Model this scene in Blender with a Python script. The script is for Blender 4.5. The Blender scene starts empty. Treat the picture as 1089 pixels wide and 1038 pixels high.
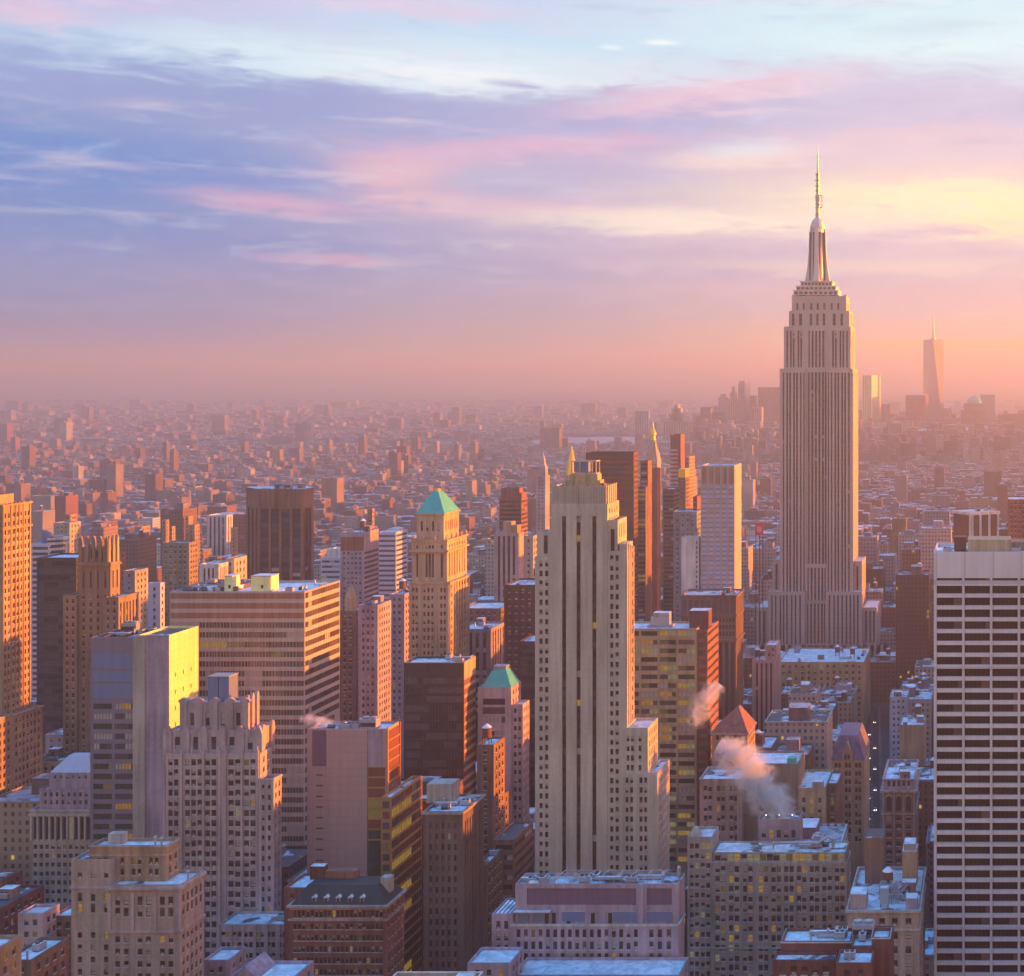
import bpy, math, random
import numpy as np
from math import sin, cos, tan, atan, atan2, pi, radians as R, sqrt

random.seed(7)
SC = bpy.context.scene
COL = SC.collection

# ------------------------------------------------------------------ camera
FPX, PX0, PY0, CH = 1476.0, 1055.0, 400.0, 252.0      # focal length in photo pixels, principal point, camera height
cam_d = bpy.data.cameras.new("camera")
cam = bpy.data.objects.new("camera", cam_d); COL.objects.link(cam)
cam.location = (0, 0, CH); cam.rotation_euler = (R(90), 0, 0)
cam_d.sensor_fit = 'HORIZONTAL'; cam_d.sensor_width = 36.0
cam_d.lens = 36.0 * FPX / 1089.0
cam_d.shift_x = -(PX0 - 544.5) / 1089.0
cam_d.shift_y = -(519.0 - PY0) / 1089.0
cam_d.clip_start = 1.0; cam_d.clip_end = 120000.0
SC.camera = cam

# ------------------------------------------------------------------ light
EXPO = 2.45
SUN_AZ, SUN_EL = 68.0, 3.6            # degrees to the right of the view axis, degrees up
sd = bpy.data.lights.new("sun", 'SUN'); sd.energy = 5.0; sd.angle = R(0.5); sd.color = (1.0, 0.275, 0.012)
sun = bpy.data.objects.new("sun", sd); COL.objects.link(sun)
sun.rotation_euler = (R(90 - SUN_EL), 0, R(180 - SUN_AZ))   # checked below
from mathutils import Vector
_d = Vector((sin(R(SUN_AZ)) * cos(R(SUN_EL)), cos(R(SUN_AZ)) * cos(R(SUN_EL)), sin(R(SUN_EL))))
sun.rotation_euler = _d.to_track_quat('Z', 'Y').to_euler()
sun.location = _d * 900

vs = SC.view_settings
vs.view_transform = 'Standard'; vs.look = 'None'; vs.gamma = 1.0; vs.use_curve_mapping = False
vs.exposure = EXPO

def S(r, g, b):
    f = lambda c: (c / 255 / 12.92) if c <= 10.3 else ((c / 255 + 0.055) / 1.055) ** 2.4
    return (f(r), f(g), f(b))

class NT:
    """small helper to write node graphs as expressions"""
    def __init__(s, tree): s.t = tree
    def n(s, typ, **kw):
        nd = s.t.nodes.new(typ)
        for k, v in kw.items(): setattr(nd, k, v)
        return nd
    def link(s, a, b): s.t.links.new(a, b)
    def put(s, sock, v):
        if isinstance(v, bpy.types.NodeSocket): s.link(v, sock)
        else: sock.default_value = v
    def m(s, op, a, b=0.0, c=None, clamp=False):
        nd = s.n('ShaderNodeMath', operation=op, use_clamp=clamp)
        s.put(nd.inputs[0], a); s.put(nd.inputs[1], b)
        if c is not None: s.put(nd.inputs[2], c)
        return nd.outputs[0]
    def mix(s, f, a, b, blend='MIX'):
        nd = s.n('ShaderNodeMix', data_type='RGBA', blend_type=blend)
        s.put(nd.inputs[0], f)
        for i, v in ((6, a), (7, b)):
            if isinstance(v, bpy.types.NodeSocket): s.link(v, nd.inputs[i])
            else: nd.inputs[i].default_value = (v[0], v[1], v[2], 1)
        return nd.outputs[2]
    def ramp(s, f, stops, interp='LINEAR'):
        nd = s.n('ShaderNodeValToRGB'); cr = nd.color_ramp; cr.interpolation = interp
        while len(cr.elements) > 1: cr.elements.remove(cr.elements[-1])
        for i, (p, c) in enumerate(stops):
            e = cr.elements[0] if i == 0 else cr.elements.new(p)
            e.position = p; e.color = (c[0], c[1], c[2], 1) if len(c) == 3 else c
        s.put(nd.inputs[0], f); return nd.outputs[0]
    def smooth(s, x, a, b):
        nd = s.n('ShaderNodeMapRange', interpolation_type='SMOOTHSTEP', clamp=True)
        s.put(nd.inputs[0], x); nd.inputs[1].default_value = a; nd.inputs[2].default_value = b
        return nd.outputs[0]
    def xyz(s, x, y, z):
        nd = s.n('ShaderNodeCombineXYZ'); s.put(nd.inputs[0], x); s.put(nd.inputs[1], y); s.put(nd.inputs[2], z); return nd.outputs[0]
    def sep(s, v):
        nd = s.n('ShaderNodeSeparateXYZ'); s.link(v, nd.inputs[0]); return nd.outputs
    def noise(s, v, scale, detail=3.0, rough=0.55, dist=0.0):
        nd = s.n('ShaderNodeTexNoise'); s.put(nd.inputs['Vector'], v)
        nd.inputs['Scale'].default_value = scale; nd.inputs['Detail'].default_value = detail
        nd.inputs['Roughness'].default_value = rough; nd.inputs['Distortion'].default_value = dist
        return nd.outputs[0]

# ------------------------------------------------------------------ sky (sunset clouds laid out on the dome by azimuth and elevation)
W = bpy.data.worlds.new("World"); SC.world = W; W.use_nodes = True
W.node_tree.nodes.clear()
g = NT(W.node_tree)
tc = g.n('ShaderNodeTexCoord')
dx, dy, dz = g.sep(tc.outputs['Generated'])
az = g.m('MULTIPLY', g.m('ARCTAN2', dx, dy), 180 / pi)
el = g.m('MULTIPLY', g.m('ARCSINE', dz), 180 / pi)
def ae(px, py):
    a = atan((px - PX0) / FPX); return a * 180 / pi, atan((PY0 - py) / FPX * cos(a)) * 180 / pi
pv = g.xyz(g.m('MULTIPLY', az, 0.045), g.m('MULTIPLY', el, 0.28), 3.7)
w1 = g.m('SUBTRACT', g.noise(pv, 1.0, 4.0, 0.5, 0.6), 0.5)
w2 = g.m('SUBTRACT', g.noise(g.xyz(g.m('MULTIPLY', az, 0.16), g.m('MULTIPLY', el, 1.3), 9.1), 1.0, 5.0, 0.55, 0.4), 0.5)
w3 = g.m('SUBTRACT', g.noise(g.xyz(g.m('MULTIPLY', az, 0.42), g.m('MULTIPLY', el, 1.9), 5.3), 1.0, 6.0, 0.6, 0.8), 0.5)
elw = g.m('ADD', el, g.m('ADD', g.m('MULTIPLY', w1, 2.6), g.m('ADD', g.m('MULTIPLY', w2, 1.2), g.m('MULTIPLY', w3, 1.5))))
elw = g.m('MAXIMUM', elw, 0.0)
def col_ramp(px, stops):
    out = []
    for y, c in sorted(stops, key=lambda s: -s[0]):
        out.append((max(0.0, min(1.0, ae(px, y)[1] / 20.0)), S(*c)))
    return g.ramp(g.m('DIVIDE', elw, 20.0), out)
SKL = col_ramp(50, [(0, (196, 190, 228)), (38, (172, 198, 230)), (75, (150, 178, 222)), (105, (120, 150, 205)), (160, (80, 138, 206)), (205, (70, 132, 204)), (240, (70, 132, 202)), (290, (72, 132, 200)), (330, (70, 130, 192)), (370, (90, 132, 178)), (399, (108, 138, 166))])
SKM = col_ramp(500, [(0, (196, 214, 240)), (40, (190, 226, 246)), (78, (226, 240, 248)), (98, (176, 188, 222)), (125, (160, 170, 214)), (165, (184, 172, 212)), (195, (186, 178, 212)), (230, (180, 174, 210)), (265, (140, 156, 208)), (300, (146, 158, 204)), (340, (150, 160, 194)), (380, (160, 166, 182)), (399, (172, 172, 176))])
SKR = col_ramp(1040, [(0, (206, 240, 250)), (50, (220, 248, 252)), (85, (198, 206, 232)), (120, (196, 194, 224)), (160, (214, 200, 222)), (195, (240, 214, 212)), (218, (255, 240, 206)), (240, (244, 216, 214)), (275, (204, 192, 214)), (315, (204, 192, 208)), (350, (228, 196, 190)), (380, (255, 206, 164)), (399, (255, 210, 150))])
tl = g.smooth(az, -34.0, -19.0); tr = g.smooth(az, -20.0, -1.0)
sky = g.mix(tr, g.mix(tl, SKL, SKM), SKR)
def blob(px, py, wpx, hpx, c, amt, tilt=0.0, soft=1.0, rag=1.0):
    """one cloud streak: an uneven ellipse on the dome"""
    global sky
    a0, e0 = ae(px, py); ca = cos(R(a0))
    sa = wpx / FPX * ca * ca * 180 / pi; se = hpx / FPX * ca * 180 / pi
    u = g.m('DIVIDE', g.m('SUBTRACT', az, a0), sa)
    dv = g.m('ADD', g.m('SUBTRACT', el, e0), g.m('MULTIPLY', g.m('SUBTRACT', az, a0), -tilt))
    dv = g.m('ADD', dv, g.m('ADD', g.m('MULTIPLY', w1, se * 2.0 * rag), g.m('ADD', g.m('MULTIPLY', w2, se * 1.8 * rag), g.m('MULTIPLY', w3, se * 3.0 * rag))))
    v = g.m('DIVIDE', dv, se)
    r2 = g.m('ADD', g.m('MULTIPLY', u, u), g.m('MULTIPLY', v, v))
    f = g.m('MULTIPLY', g.m('EXPONENT', g.m('MULTIPLY', g.m('POWER', r2, 1.5), -0.9)), amt, clamp=True)
    sky = g.mix(f, sky, S(*c))
blob(330, 66, 190, 17, (216, 240, 250), .85, -.05)
blob(470, 76, 110, 12, (238, 246, 250), .85, -.02)
blob(250, 112, 330, 27, (134, 154, 208), .92, -.03)
blob(130, 190, 270, 32, (74, 134, 208), .72, -.02)
blob(640, 122, 230, 26, (162, 170, 216), .88, .10)
blob(760, 100, 150, 16, (242, 198, 212), .75, .16)
blob(560, 160, 160, 14, (226, 180, 208), .75, .12)
blob(430, 196, 70, 24, (232, 184, 200), .85, -.05)
blob(560, 222, 150, 9, (226, 188, 206), .6, .0)
blob(640, 185, 110, 14, (180, 176, 216), .7, .05)
blob(290, 216, 90, 9, (214, 166, 200), .8, -.03)
blob(340, 275, 85, 6, (222, 172, 200), .75, .0)
blob(760, 236, 190, 12, (255, 244, 222), .85, .0)
blob(990, 214, 150, 15, (255, 246, 204), .9, .04)
blob(1060, 232, 60, 22, (255, 250, 190), .75, .0)
blob(790, 170, 90, 12, (250, 226, 216), .7, .10)
blob(800, 158, 50, 9, (214, 238, 248), .7, .05)
blob(950, 108, 190, 20, (204, 196, 226), .7, .06)
blob(960, 150, 160, 14, (236, 206, 214), .6, .05)
blob(700, 275, 190, 16, (190, 178, 208), .75, .0)
blob(880, 258, 240, 10, (206, 190, 214), .8, .0)
blob(930, 282, 180, 8, (250, 226, 206), .5, .0)
blob(900, 310, 260, 14, (212, 184, 202), .7, .0)
blob(150, 300, 200, 40, (142, 148, 198), .5, .0)
blob(110, 262, 240, 26, (76, 132, 206), .6, .0)
blob(60, 335, 260, 34, (60, 132, 200), .6, .0)
blob(525, 196, 75, 10, (150, 176, 218), .6, .05)
blob(30, 12, 60, 14, (228, 196, 218), .7, .0)
blob(430, 4, 130, 10, (226, 200, 224), .6, .0)
blob(930, 22, 200, 22, (206, 238, 248), .7, .0)
blob(1010, 366, 150, 4.2, (255, 206, 128), .95, .0, rag=.25)
blob(650, 50.5, 12, 2.6, (228, 246, 250), .95, .0, rag=.4)
blob(703, 45, 17, 2.8, (240, 250, 252), 1.0, .03, rag=.4)
# fine streaks
hi_ = g.smooth(el, 1.2, 5.0)
f3 = g.m('MULTIPLY', g.smooth(w2, 0.02, 0.24), hi_)
sky = g.mix(g.m('MULTIPLY', f3, 0.30), sky, S(244, 216, 222))
f4 = g.m('MULTIPLY', g.smooth(g.m('MULTIPLY', w2, -1.0), 0.03, 0.26), hi_)
sky = g.mix(g.m('MULTIPLY', f4, 0.24), sky, S(150, 160, 208))
f5 = g.m('MULTIPLY', g.smooth(w3, 0.0, 0.26), hi_)
sky = g.mix(g.m('MULTIPLY', f5, 0.26), sky, S(222, 232, 246))
f6 = g.m('MULTIPLY', g.smooth(g.m('MULTIPLY', w3, -1.0), 0.0, 0.26), hi_)
sky = g.mix(g.m('MULTIPLY', f6, 0.20), sky, S(158, 158, 208))
upk = g.n('ShaderNodeVectorMath', operation='SCALE'); g.link(sky, upk.inputs[0]); upk.inputs[3].default_value = 1.10
sky = upk.outputs[0]
# glow of the low sun (outside the frame to the right), blue zenith, mauve northern horizon behind the camera
north = g.ramp(g.m('DIVIDE', g.m('MAXIMUM', el, 0.0), 90.0), [(0.0, (1.22, 0.80, 0.44)), (0.22, (1.10, 0.74, 0.44)), (0.36, (0.42, 0.52, 0.60)), (0.52, (0.0, 0.64, 1.75)), (1.0, (0.0, 0.76, 2.1))])
fback = g.m('MAXIMUM', g.smooth(dy, 0.35, -0.15), g.smooth(el, 16.0, 28.0))
sky = g.mix(fback, sky, north)
da = g.m('SUBTRACT', az, 82.0); de = g.m('SUBTRACT', el, 4.0)
r2 = g.m('ADD', g.m('POWER', g.m('DIVIDE', da, 45.0), 2.0), g.m('POWER', g.m('DIVIDE', de, 22.0), 2.0))
sky = g.mix(g.m('EXPONENT', g.m('MULTIPLY', r2, -1.0)), sky, (0.85, 0.36, 0.08))
nish = g.n('ShaderNodeTexSky', sky_type='NISHITA'); nish.sun_disc = False
nish.sun_elevation = R(SUN_EL); nish.sun_rotation = R(SUN_AZ); nish.altitude = 250
SKYSTR = 0.10
gain = 1.0 / (SKYSTR * 2 ** EXPO)
sk = g.n('ShaderNodeVectorMath', operation='SCALE'); g.link(sky, sk.inputs[0]); sk.inputs[3].default_value = gain
fin = g.mix(0.06, sk.outputs[0], nish.outputs[0])
bg = g.n('ShaderNodeBackground'); g.link(fin, bg.inputs[0]); bg.inputs[1].default_value = SKYSTR
wo = g.n('ShaderNodeOutputWorld'); g.link(bg.outputs[0], wo.inputs[0])
W.cycles.sampling_method = 'AUTOMATIC'
SC.cycles.max_bounces = 6; SC.cycles.diffuse_bounces = 3; SC.cycles.glossy_bounces = 2
SC.cycles.volume_bounces = 1; SC.cycles.caustics_reflective = False; SC.cycles.caustics_refractive = False
SC.cycles.use_denoising = True
SC.cycles.sample_clamp_indirect = 4.0

# ------------------------------------------------------------------ materials
MATS = {}
def new_mat(name):
    m = bpy.data.materials.new(name); m.use_nodes = True; m.node_tree.nodes.clear()
    q = NT(m.node_tree); b = q.n('ShaderNodeBsdfPrincipled'); o = q.n('ShaderNodeOutputMaterial')
    q.link(b.outputs[0], o.inputs[0]); return m, q, b
def lin(c, k=1.0): return tuple(max(0, min(1, x * k)) for x in c)

def wall_mat(name, c, rough=0.85, var=0.32, panel=None, spec=0.3):
    """masonry: large tonal patches, fine grain, vertical rain streaks, optional panel joints (u, z pitch)"""
    if name in MATS: return MATS[name]
    m, q, b = new_mat(name)
    geo = q.n('ShaderNodeNewGeometry'); P = geo.outputs['Position']; x, y, z = q.sep(P)
    big = q.noise(P, 0.045, 3.0); fine = q.noise(P, 0.9, 3.0)
    streak = q.noise(q.xyz(q.m('MULTIPLY', x, 0.55), q.m('MULTIPLY', y, 0.55), q.m('MULTIPLY', z, 0.03)), 1.0, 3.0)
    t = q.m('ADD', q.m('MULTIPLY', q.m('SUBTRACT', big, 0.5), 1.6), q.m('ADD', q.m('MULTIPLY', q.m('SUBTRACT', fine, 0.5), 0.7), q.m('MULTIPLY', q.m('SUBTRACT', streak, 0.5), 2.1)))
    t = q.m('ADD', 0.5, t, clamp=True)
    colr = q.mix(t, lin(c, 1 - var), lin(c, 1 + var))
    if panel:
        u = q.m('ADD', x, y)
        ju = q.m('LESS_THAN', q.m('FRACT', q.m('DIVIDE', u, panel[0])), 0.05)
        jz = q.m('LESS_THAN', q.m('FRACT', q.m('DIVIDE', z, panel[1])), 0.05)
        colr = q.mix(q.m('MULTIPLY', q.m('MAXIMUM', ju, jz), 0.35), colr, lin(c, 0.45))
    q.link(colr, b.inputs['Base Color']); b.inputs['Roughness'].default_value = rough
    b.inputs['Specular IOR Level'].default_value = spec
    MATS[name] = m; return m

def roof_mat(name, snow=(.80, .82, .86), bare=(.10, .085, .085), cover=0.5, scale=0.12):
    if name in MATS: return MATS[name]
    m, q, b = new_mat(name)
    geo = q.n('ShaderNodeNewGeometry'); P = geo.outputs['Position']
    n = q.noise(P, scale, 5.0, 0.6, 0.5)
    f = q.smooth(n, 0.62 - 0.32 * cover - 0.05, 0.62 - 0.32 * cover + 0.05)
    f2 = q.noise(P, 0.8, 3.0)
    f3 = q.noise(P, 0.22, 4.0, .6, .8); f4 = q.smooth(q.noise(P, 0.55, 5.0, .7, 1.2), .60, .68)
    sn = q.mix(q.smooth(f3, .35, .65), lin(snow, .62), snow); sn = q.mix(q.m('MULTIPLY', f4, .65), sn, lin(bare, 1.6))
    q.link(q.mix(f, q.mix(f2, lin(bare, .7), lin(bare, 1.4)), q.mix(f2, lin(sn, 1) if False else sn, sn)), b.inputs['Base Color'])
    b.inputs['Roughness'].default_value = 0.8
    MATS[name] = m; return m

def plain_mat(name, c, rough=0.6, metal=0.0, spec=0.5, var=0.12, scale=0.6):
    if name in MATS: return MATS[name]
    m, q, b = new_mat(name)
    geo = q.n('ShaderNodeNewGeometry')
    q.link(q.mix(q.noise(geo.outputs['Position'], scale, 3.0), lin(c, 1 - var), lin(c, 1 + var)), b.inputs['Base Color'])
    b.inputs['Roughness'].default_value = rough; b.inputs['Metallic'].default_value = metal
    b.inputs['Specular IOR Level'].default_value = spec
    MATS[name] = m; return m

def lit_mat(name, c, e):
    if name in MATS: return MATS[name]
    m, q, b = new_mat(name)
    geo = q.n('ShaderNodeNewGeometry')
    k = q.noise(geo.outputs['Position'], 0.45, 2.0)
    cc = q.mix(k, lin(c, .35), lin(c, 1.2))
    b.inputs['Base Color'].default_value = (.05, .045, .04, 1); b.inputs['Roughness'].default_value = .2
    q.link(cc, b.inputs['Emission Color']); b.inputs['Emission Strength'].default_value = e * 2 ** (1 - EXPO)
    MATS[name] = m; return m

GLASS = plain_mat('dark_glass', (.075, .056, .058), 0.12, 0, .5, .5, .25)
GLASS2 = plain_mat('grey_glass', (.13, .10, .105), 0.2, 0, .5, .4, .25)
BLIND = plain_mat('blind', (.42, .37, .35), 0.7, 0, .3, .2)
BLUEGL = plain_mat('blue_glass', (.06, .10, .22), 0.12, 0, .8, .3, .3)
GREENGL = plain_mat('green_glass', (.07, .08, .06), 0.12, 0, .6, .35, .3)
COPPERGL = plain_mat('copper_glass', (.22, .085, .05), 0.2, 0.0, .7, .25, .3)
LITWIN = lit_mat('lit_window', (.75, .46, .06), 0.20)
LITDIM = lit_mat('dim_window', (.50, .36, .08), 0.11)
LITS = [LITWIN, LITDIM, lit_mat('warm_window', (.85, .40, .07), .17), lit_mat('pale_window', (.62, .55, .30), .15), lit_mat('faint_window', (.40, .30, .12), .09)]
STEEL = plain_mat('galvanised_steel', (.42, .41, .42), 0.45, .6)
DARKMETAL = plain_mat('dark_metal', (.06, .05, .05), 0.5, .3)
RUST = plain_mat('rusty_steel', (.18, .075, .05), 0.7, .2)
WOOD = plain_mat('tank_wood', (.16, .09, .06), .8, 0, .2, .3, 1.5)
SNOW = roof_mat('snow_roof', cover=1.25)
PATCHY = roof_mat('patchy_snow_roof', cover=.62)
TAR = roof_mat('tar_roof', cover=.12)
COPPER = plain_mat('verdigris_copper', (.06, .40, .33), .6, 0, .4, .25, .3)
GOLD = plain_mat('gilded_copper', (.85, .55, .08), .35, .8, .5, .1)
# ------------------------------------------------------------------ geometry helpers
def wx(px, Y): return (px - PX0) * Y / FPX
def wz(py, Y): return CH - (py - PY0) * Y / FPX

class MB:
    """mesh buffer with material slots"""
    def __init__(s): s.v = []; s.f = []; s.mi = []; s.mats = []; s.cut = []
    def slot(s, m):
        if m not in s.mats: s.mats.append(m)
        return s.mats.index(m)
    def face(s, pts, m):
        i = len(s.v); s.v += [tuple(p) for p in pts]; s.f.append(tuple(range(i, i + len(pts)))); s.mi.append(s.slot(m))
    def box(s, x0, x1, y0, y1, z0, z1, m, bottom=False, top=None):
        i = len(s.v); s.cut.append((i, len(s.f)))
        s.v += [(x0, y0, z0), (x1, y0, z0), (x1, y1, z0), (x0, y1, z0), (x0, y0, z1), (x1, y0, z1), (x1, y1, z1), (x0, y1, z1)]
        fs = [(0, 1, 5, 4), (1, 2, 6, 5), (2, 3, 7, 6), (3, 0, 4, 7), (4, 5, 6, 7)]
        if bottom: fs.append((3, 2, 1, 0))
        for k, f in enumerate(fs):
            s.f.append(tuple(i + a for a in f)); s.mi.append(s.slot(top if (k == 4 and top) else m))
    def loft(s, rings, m, cap=True):
        """rings: lists of equal length of 3-d points, bottom to top"""
        i = len(s.v); n = len(rings[0]); k = s.slot(m); s.cut.append((i, len(s.f)))
        for r in rings: s.v += [tuple(p) for p in r]
        for a in range(len(rings) - 1):
            for b in range(n):
                c = (b + 1) % n
                s.f.append((i + a * n + b, i + a * n + c, i + (a + 1) * n + c, i + (a + 1) * n + b)); s.mi.append(k)
        if cap:
            s.f.append(tuple(i + (len(rings) - 1) * n + b for b in range(n))); s.mi.append(k)
    def cyl(s, x, y, z0, z1, r0, r1, m, n=10):
        s.loft([[(x + r * cos(2 * pi * k / n), y + r * sin(2 * pi * k / n), z) for k in range(n)] for r, z in ((r0, z0), (r1, z1))], m)
    def lathe(s, x, y, prof, m, n=12):
        s.loft([[(x + r * cos(2 * pi * k / n), y + r * sin(2 * pi * k / n), z) for k in range(n)] for r, z in prof], m)
    def tube(s, pts, r, m, n=6):
        rings = []
        for i, p in enumerate(pts):
            p = Vector(p); a = Vector(pts[max(0, i - 1)]); b = Vector(pts[min(len(pts) - 1, i + 1)])
            d = (b - a).normalized(); u = d.orthogonal().normalized(); w = d.cross(u)
            if rings and abs(d.z) < .99:
                u = d.cross(Vector((0, 0, 1))).normalized(); w = d.cross(u)
            rings.append([tuple(p + u * r * cos(2 * pi * k / n) + w * r * sin(2 * pi * k / n)) for k in range(n)])
        s.loft(rings, m)
    def pieces(s):
        out = []
        for k, (a, fa) in enumerate(s.cut):
            b, fb = s.cut[k + 1] if k + 1 < len(s.cut) else (len(s.v), len(s.f))
            p = MB(); p.mats = s.mats; p.v = s.v[a:b]; p.f = [tuple(i - a for i in f) for f in s.f[fa:fb]]; p.mi = s.mi[fa:fb]; out.append(p)
        return out
    def mesh(s, name):
        me = bpy.data.meshes.new(name)
        me.from_pydata(s.v, [], s.f)
        for m in s.mats: me.materials.append(m)
        if s.mi: me.polygons.foreach_set('material_index', s.mi)
        me.update(); return me

def add(name, me, parent=None, loc=(0, 0, 0), rz=0.0):
    o = bpy.data.objects.new(name, me); COL.objects.link(o)
    o.location = loc
    if rz: o.rotation_euler = (0, 0, rz)
    if parent: o.parent = parent
    return o
def tag(o, label=None, cat=None, group=None, kind=None):
    if label: o['label'] = label
    if cat: o['category'] = cat
    if group: o['group'] = group
    if kind: o['kind'] = kind
    return o
def root(name, x, y, label, cat='building', group=None, z=0.0):
    o = bpy.data.objects.new(name, None); COL.objects.link(o); o.location = (x, y, z); o.empty_display_size = 5
    return tag(o, label, cat, group)

# ---- facade patterns: each returns (cols, rows) of openings; u runs left to right as seen from outside
def cols_grid(w, pitch, win, m=1.5):
    n = max(1, int(round((w - 2 * m) / pitch))); p = (w - 2 * m) / n
    return [(m + p * (i + .5) - win / 2, m + p * (i + .5) + win / 2) for i in range(n)]
def cols_pair(w, pitch, win, gap=.45, m=1.0, k=2):
    n = max(1, int(round((w - 2 * m) / pitch))); p = (w - 2 * m) / n; out = []
    tot = k * win + (k - 1) * gap
    for i in range(n):
        c = m + p * (i + .5)
        for j in range(k):
            a = c - tot / 2 + j * (win + gap); out.append((a, a + win))
    return out
def rows_grid(z0, z1, floor, h, top=1.6):
    out = []; z = z1 - top
    while z - h > z0 + .6:
        out.append((z - h, z)); z -= floor
    return out

BLD = []                       # every building, finished once the depth picture of all blocks is known
SIL = []                       # silhouettes of blocks: (X0,X1,Y0,Y1,Z0,Z1)
FOOT = []                      # footprints that the street fill keeps clear of

SILL = wall_mat('window_sill_stone', (.50, .43, .40))
SPLIT = {'glazed_panel', 'door', 'dark_bay', 'pier', 'column', 'finial', 'buttress', 'vent_slot', 'blank_panel', 'glass_panel', 'spandrel_band', 'roof_beam', 'roof_lamp', 'parapet_urn', 'small_antenna', 'terrace', 'strip_hood', 'roof_pipe', 'chimney', 'bulkhead', 'crown_pier', 'mast_buttress', 'mast_glazing', 'antenna', 'roof_shed', 'top_bay', 'window_strip', 'skylight', 'arcade', 'side_band', 'side_glass', 'balcony_band', 'louvre_panel', 'attic_band'}

class Building:
    def __init__(s, name, label, wall, Y, group=None, cat='building', glass=None, wts=None, cap=100, roof=None, recess=.35, blind=None, lit=None):
        s.name, s.label, s.wall, s.Y, s.group, s.cat = name, label, wall, Y, group, cat
        s.glass = glass or GLASS; s.wts = wts or (5, 2.2, .25, .5); s.cap = cap; s.roof = roof or PATCHY; s.recess = recess
        s.blind = blind or BLIND; s.lit = lit or LITWIN
        s.mb = MB(); s.rf = MB(); s.wins = []; s.parts = {}; s.tiers = []; s.extra = []
        BLD.append(s)
    def part(s, name):
        """a fresh mesh buffer for one part"""
        b = MB(); s.extra.append((name, b)); return b
    def px(s, xl, xr, yt, Yf=None, xb=None, depth=None):
        """front edges and top in photo pixels at distance Yf, back of the right face at pixel xb -> box"""
        Yf = Yf or s.Y
        Yb = Yf * (PX0 - xr) / (PX0 - xb) if xb else Yf + depth
        return wx(xl, Yf), wx(xr, Yf), Yf, Yb, wz(yt, Yf)
    def tier(s, x0, x1, y0, y1, z0, z1, N=None, Wf=None, E=None, Sf=None, parapet=.9, roof=True, roofm=None, wall=None, glass=None, foot=True):
        s.tiers.append((x0, x1, y0, y1, z0, z1)); SIL.append((x0, x1, y0, y1, z0, z1))
        if foot: FOOT.append((x0, x1, y0, y1))
        wm = wall or s.wall
        for spec, O, U, Nn, w, key in ((N, (x0, y0), (1, 0), (0, 1), x1 - x0, 'N'), (Wf, (x1, y0), (0, 1), (-1, 0), y1 - y0, 'W'),
                                  (E, (x0, y1), (0, -1), (1, 0), y1 - y0, 'E'), (Sf, (x1, y1), (-1, 0), (0, -1), x1 - x0, 'S')):
            s.facade(O, U, Nn, w, z0, z1, spec, key, wm, glass)
        t = .4; zp = z1 - parapet
        if parapet > 0:
            a = ((x0, y0), (x1, y0), (x1, y1), (x0, y1)); b = ((x0 + t, y0 + t), (x1 - t, y0 + t), (x1 - t, y1 - t), (x0 + t, y1 - t))
            for k in range(4):
                n = (k + 1) % 4
                s.mb.face([(*a[k], z1), (*a[n], z1), (*b[n], z1), (*b[k], z1)], wm)
                s.mb.face([(*b[k], z1), (*b[n], z1), (*b[n], zp), (*b[k], zp)], wm)
            if roof: s.rf.face([(*b[0], zp), (*b[1], zp), (*b[2], zp), (*b[3], zp)], roofm or s.roof)
        elif roof:
            s.rf.face([(x0, y0, z1), (x1, y0, z1), (x1, y1, z1), (x0, y1, z1)], roofm or s.roof)
    def facade(s, O, U, N, w, z0, z1, spec, key, wm, glass=None):
        P = lambda u, z, d=0.0: (O[0] + U[0] * u + N[0] * d, O[1] + U[1] * u + N[1] * d, z)
        if not spec:
            s.mb.face([P(0, z0), P(w, z0), P(w, z1), P(0, z1)], wm); return
        cols, rows = spec[0], spec[1]; style = spec[2] if len(spec) > 2 else 'win'; opt = spec[3] if len(spec) > 3 else {}
        cols = [c for c in sorted(cols) if c[0] > .02 and c[1] < w - .02]
        rows = [r for r in sorted(rows) if r[0] > z0 + .02 and r[1] < z1 - .02]
        rd = opt.get('recess', s.recess)
        if not cols or not rows:
            s.mb.face([P(0, z0), P(w, z0), P(w, z1), P(0, z1)], wm); return
        zc = z0
        for (ra, rb) in rows:
            if ra > zc + .001: s.mb.face([P(0, zc), P(w, zc), P(w, ra), P(0, ra)], wm)
            uc = 0.0
            for (ca, cb) in cols:
                if ca > uc + .001: s.mb.face([P(uc, ra), P(ca, ra), P(ca, rb), P(uc, rb)], wm)
                s.mb.face([P(ca, ra), P(cb, ra), P(cb, ra, rd), P(ca, ra, rd)], wm)
                s.mb.face([P(ca, rb, rd), P(cb, rb, rd), P(cb, rb), P(ca, rb)], wm)
                s.mb.face([P(ca, ra), P(ca, ra, rd), P(ca, rb, rd), P(ca, rb)], wm)
                s.mb.face([P(cb, ra, rd), P(cb, ra), P(cb, rb), P(cb, rb, rd)], wm)
                c = P((ca + cb) / 2, (ra + rb) / 2, rd)
                s.wins.append((c, key, round(cb - ca, 2), round(rb - ra, 2), style, opt, glass or s.glass))
                uc = cb
            if uc < w - .001: s.mb.face([P(uc, ra), P(w, ra), P(w, rb), P(uc, rb)], wm)
            zc = rb
        if zc < z1 - .001: s.mb.face([P(0, zc), P(w, zc), P(w, z1), P(0, z1)], wm)
    ROT = {'N': 0.0, 'W': pi / 2, 'S': pi, 'E': -pi / 2}
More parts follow.
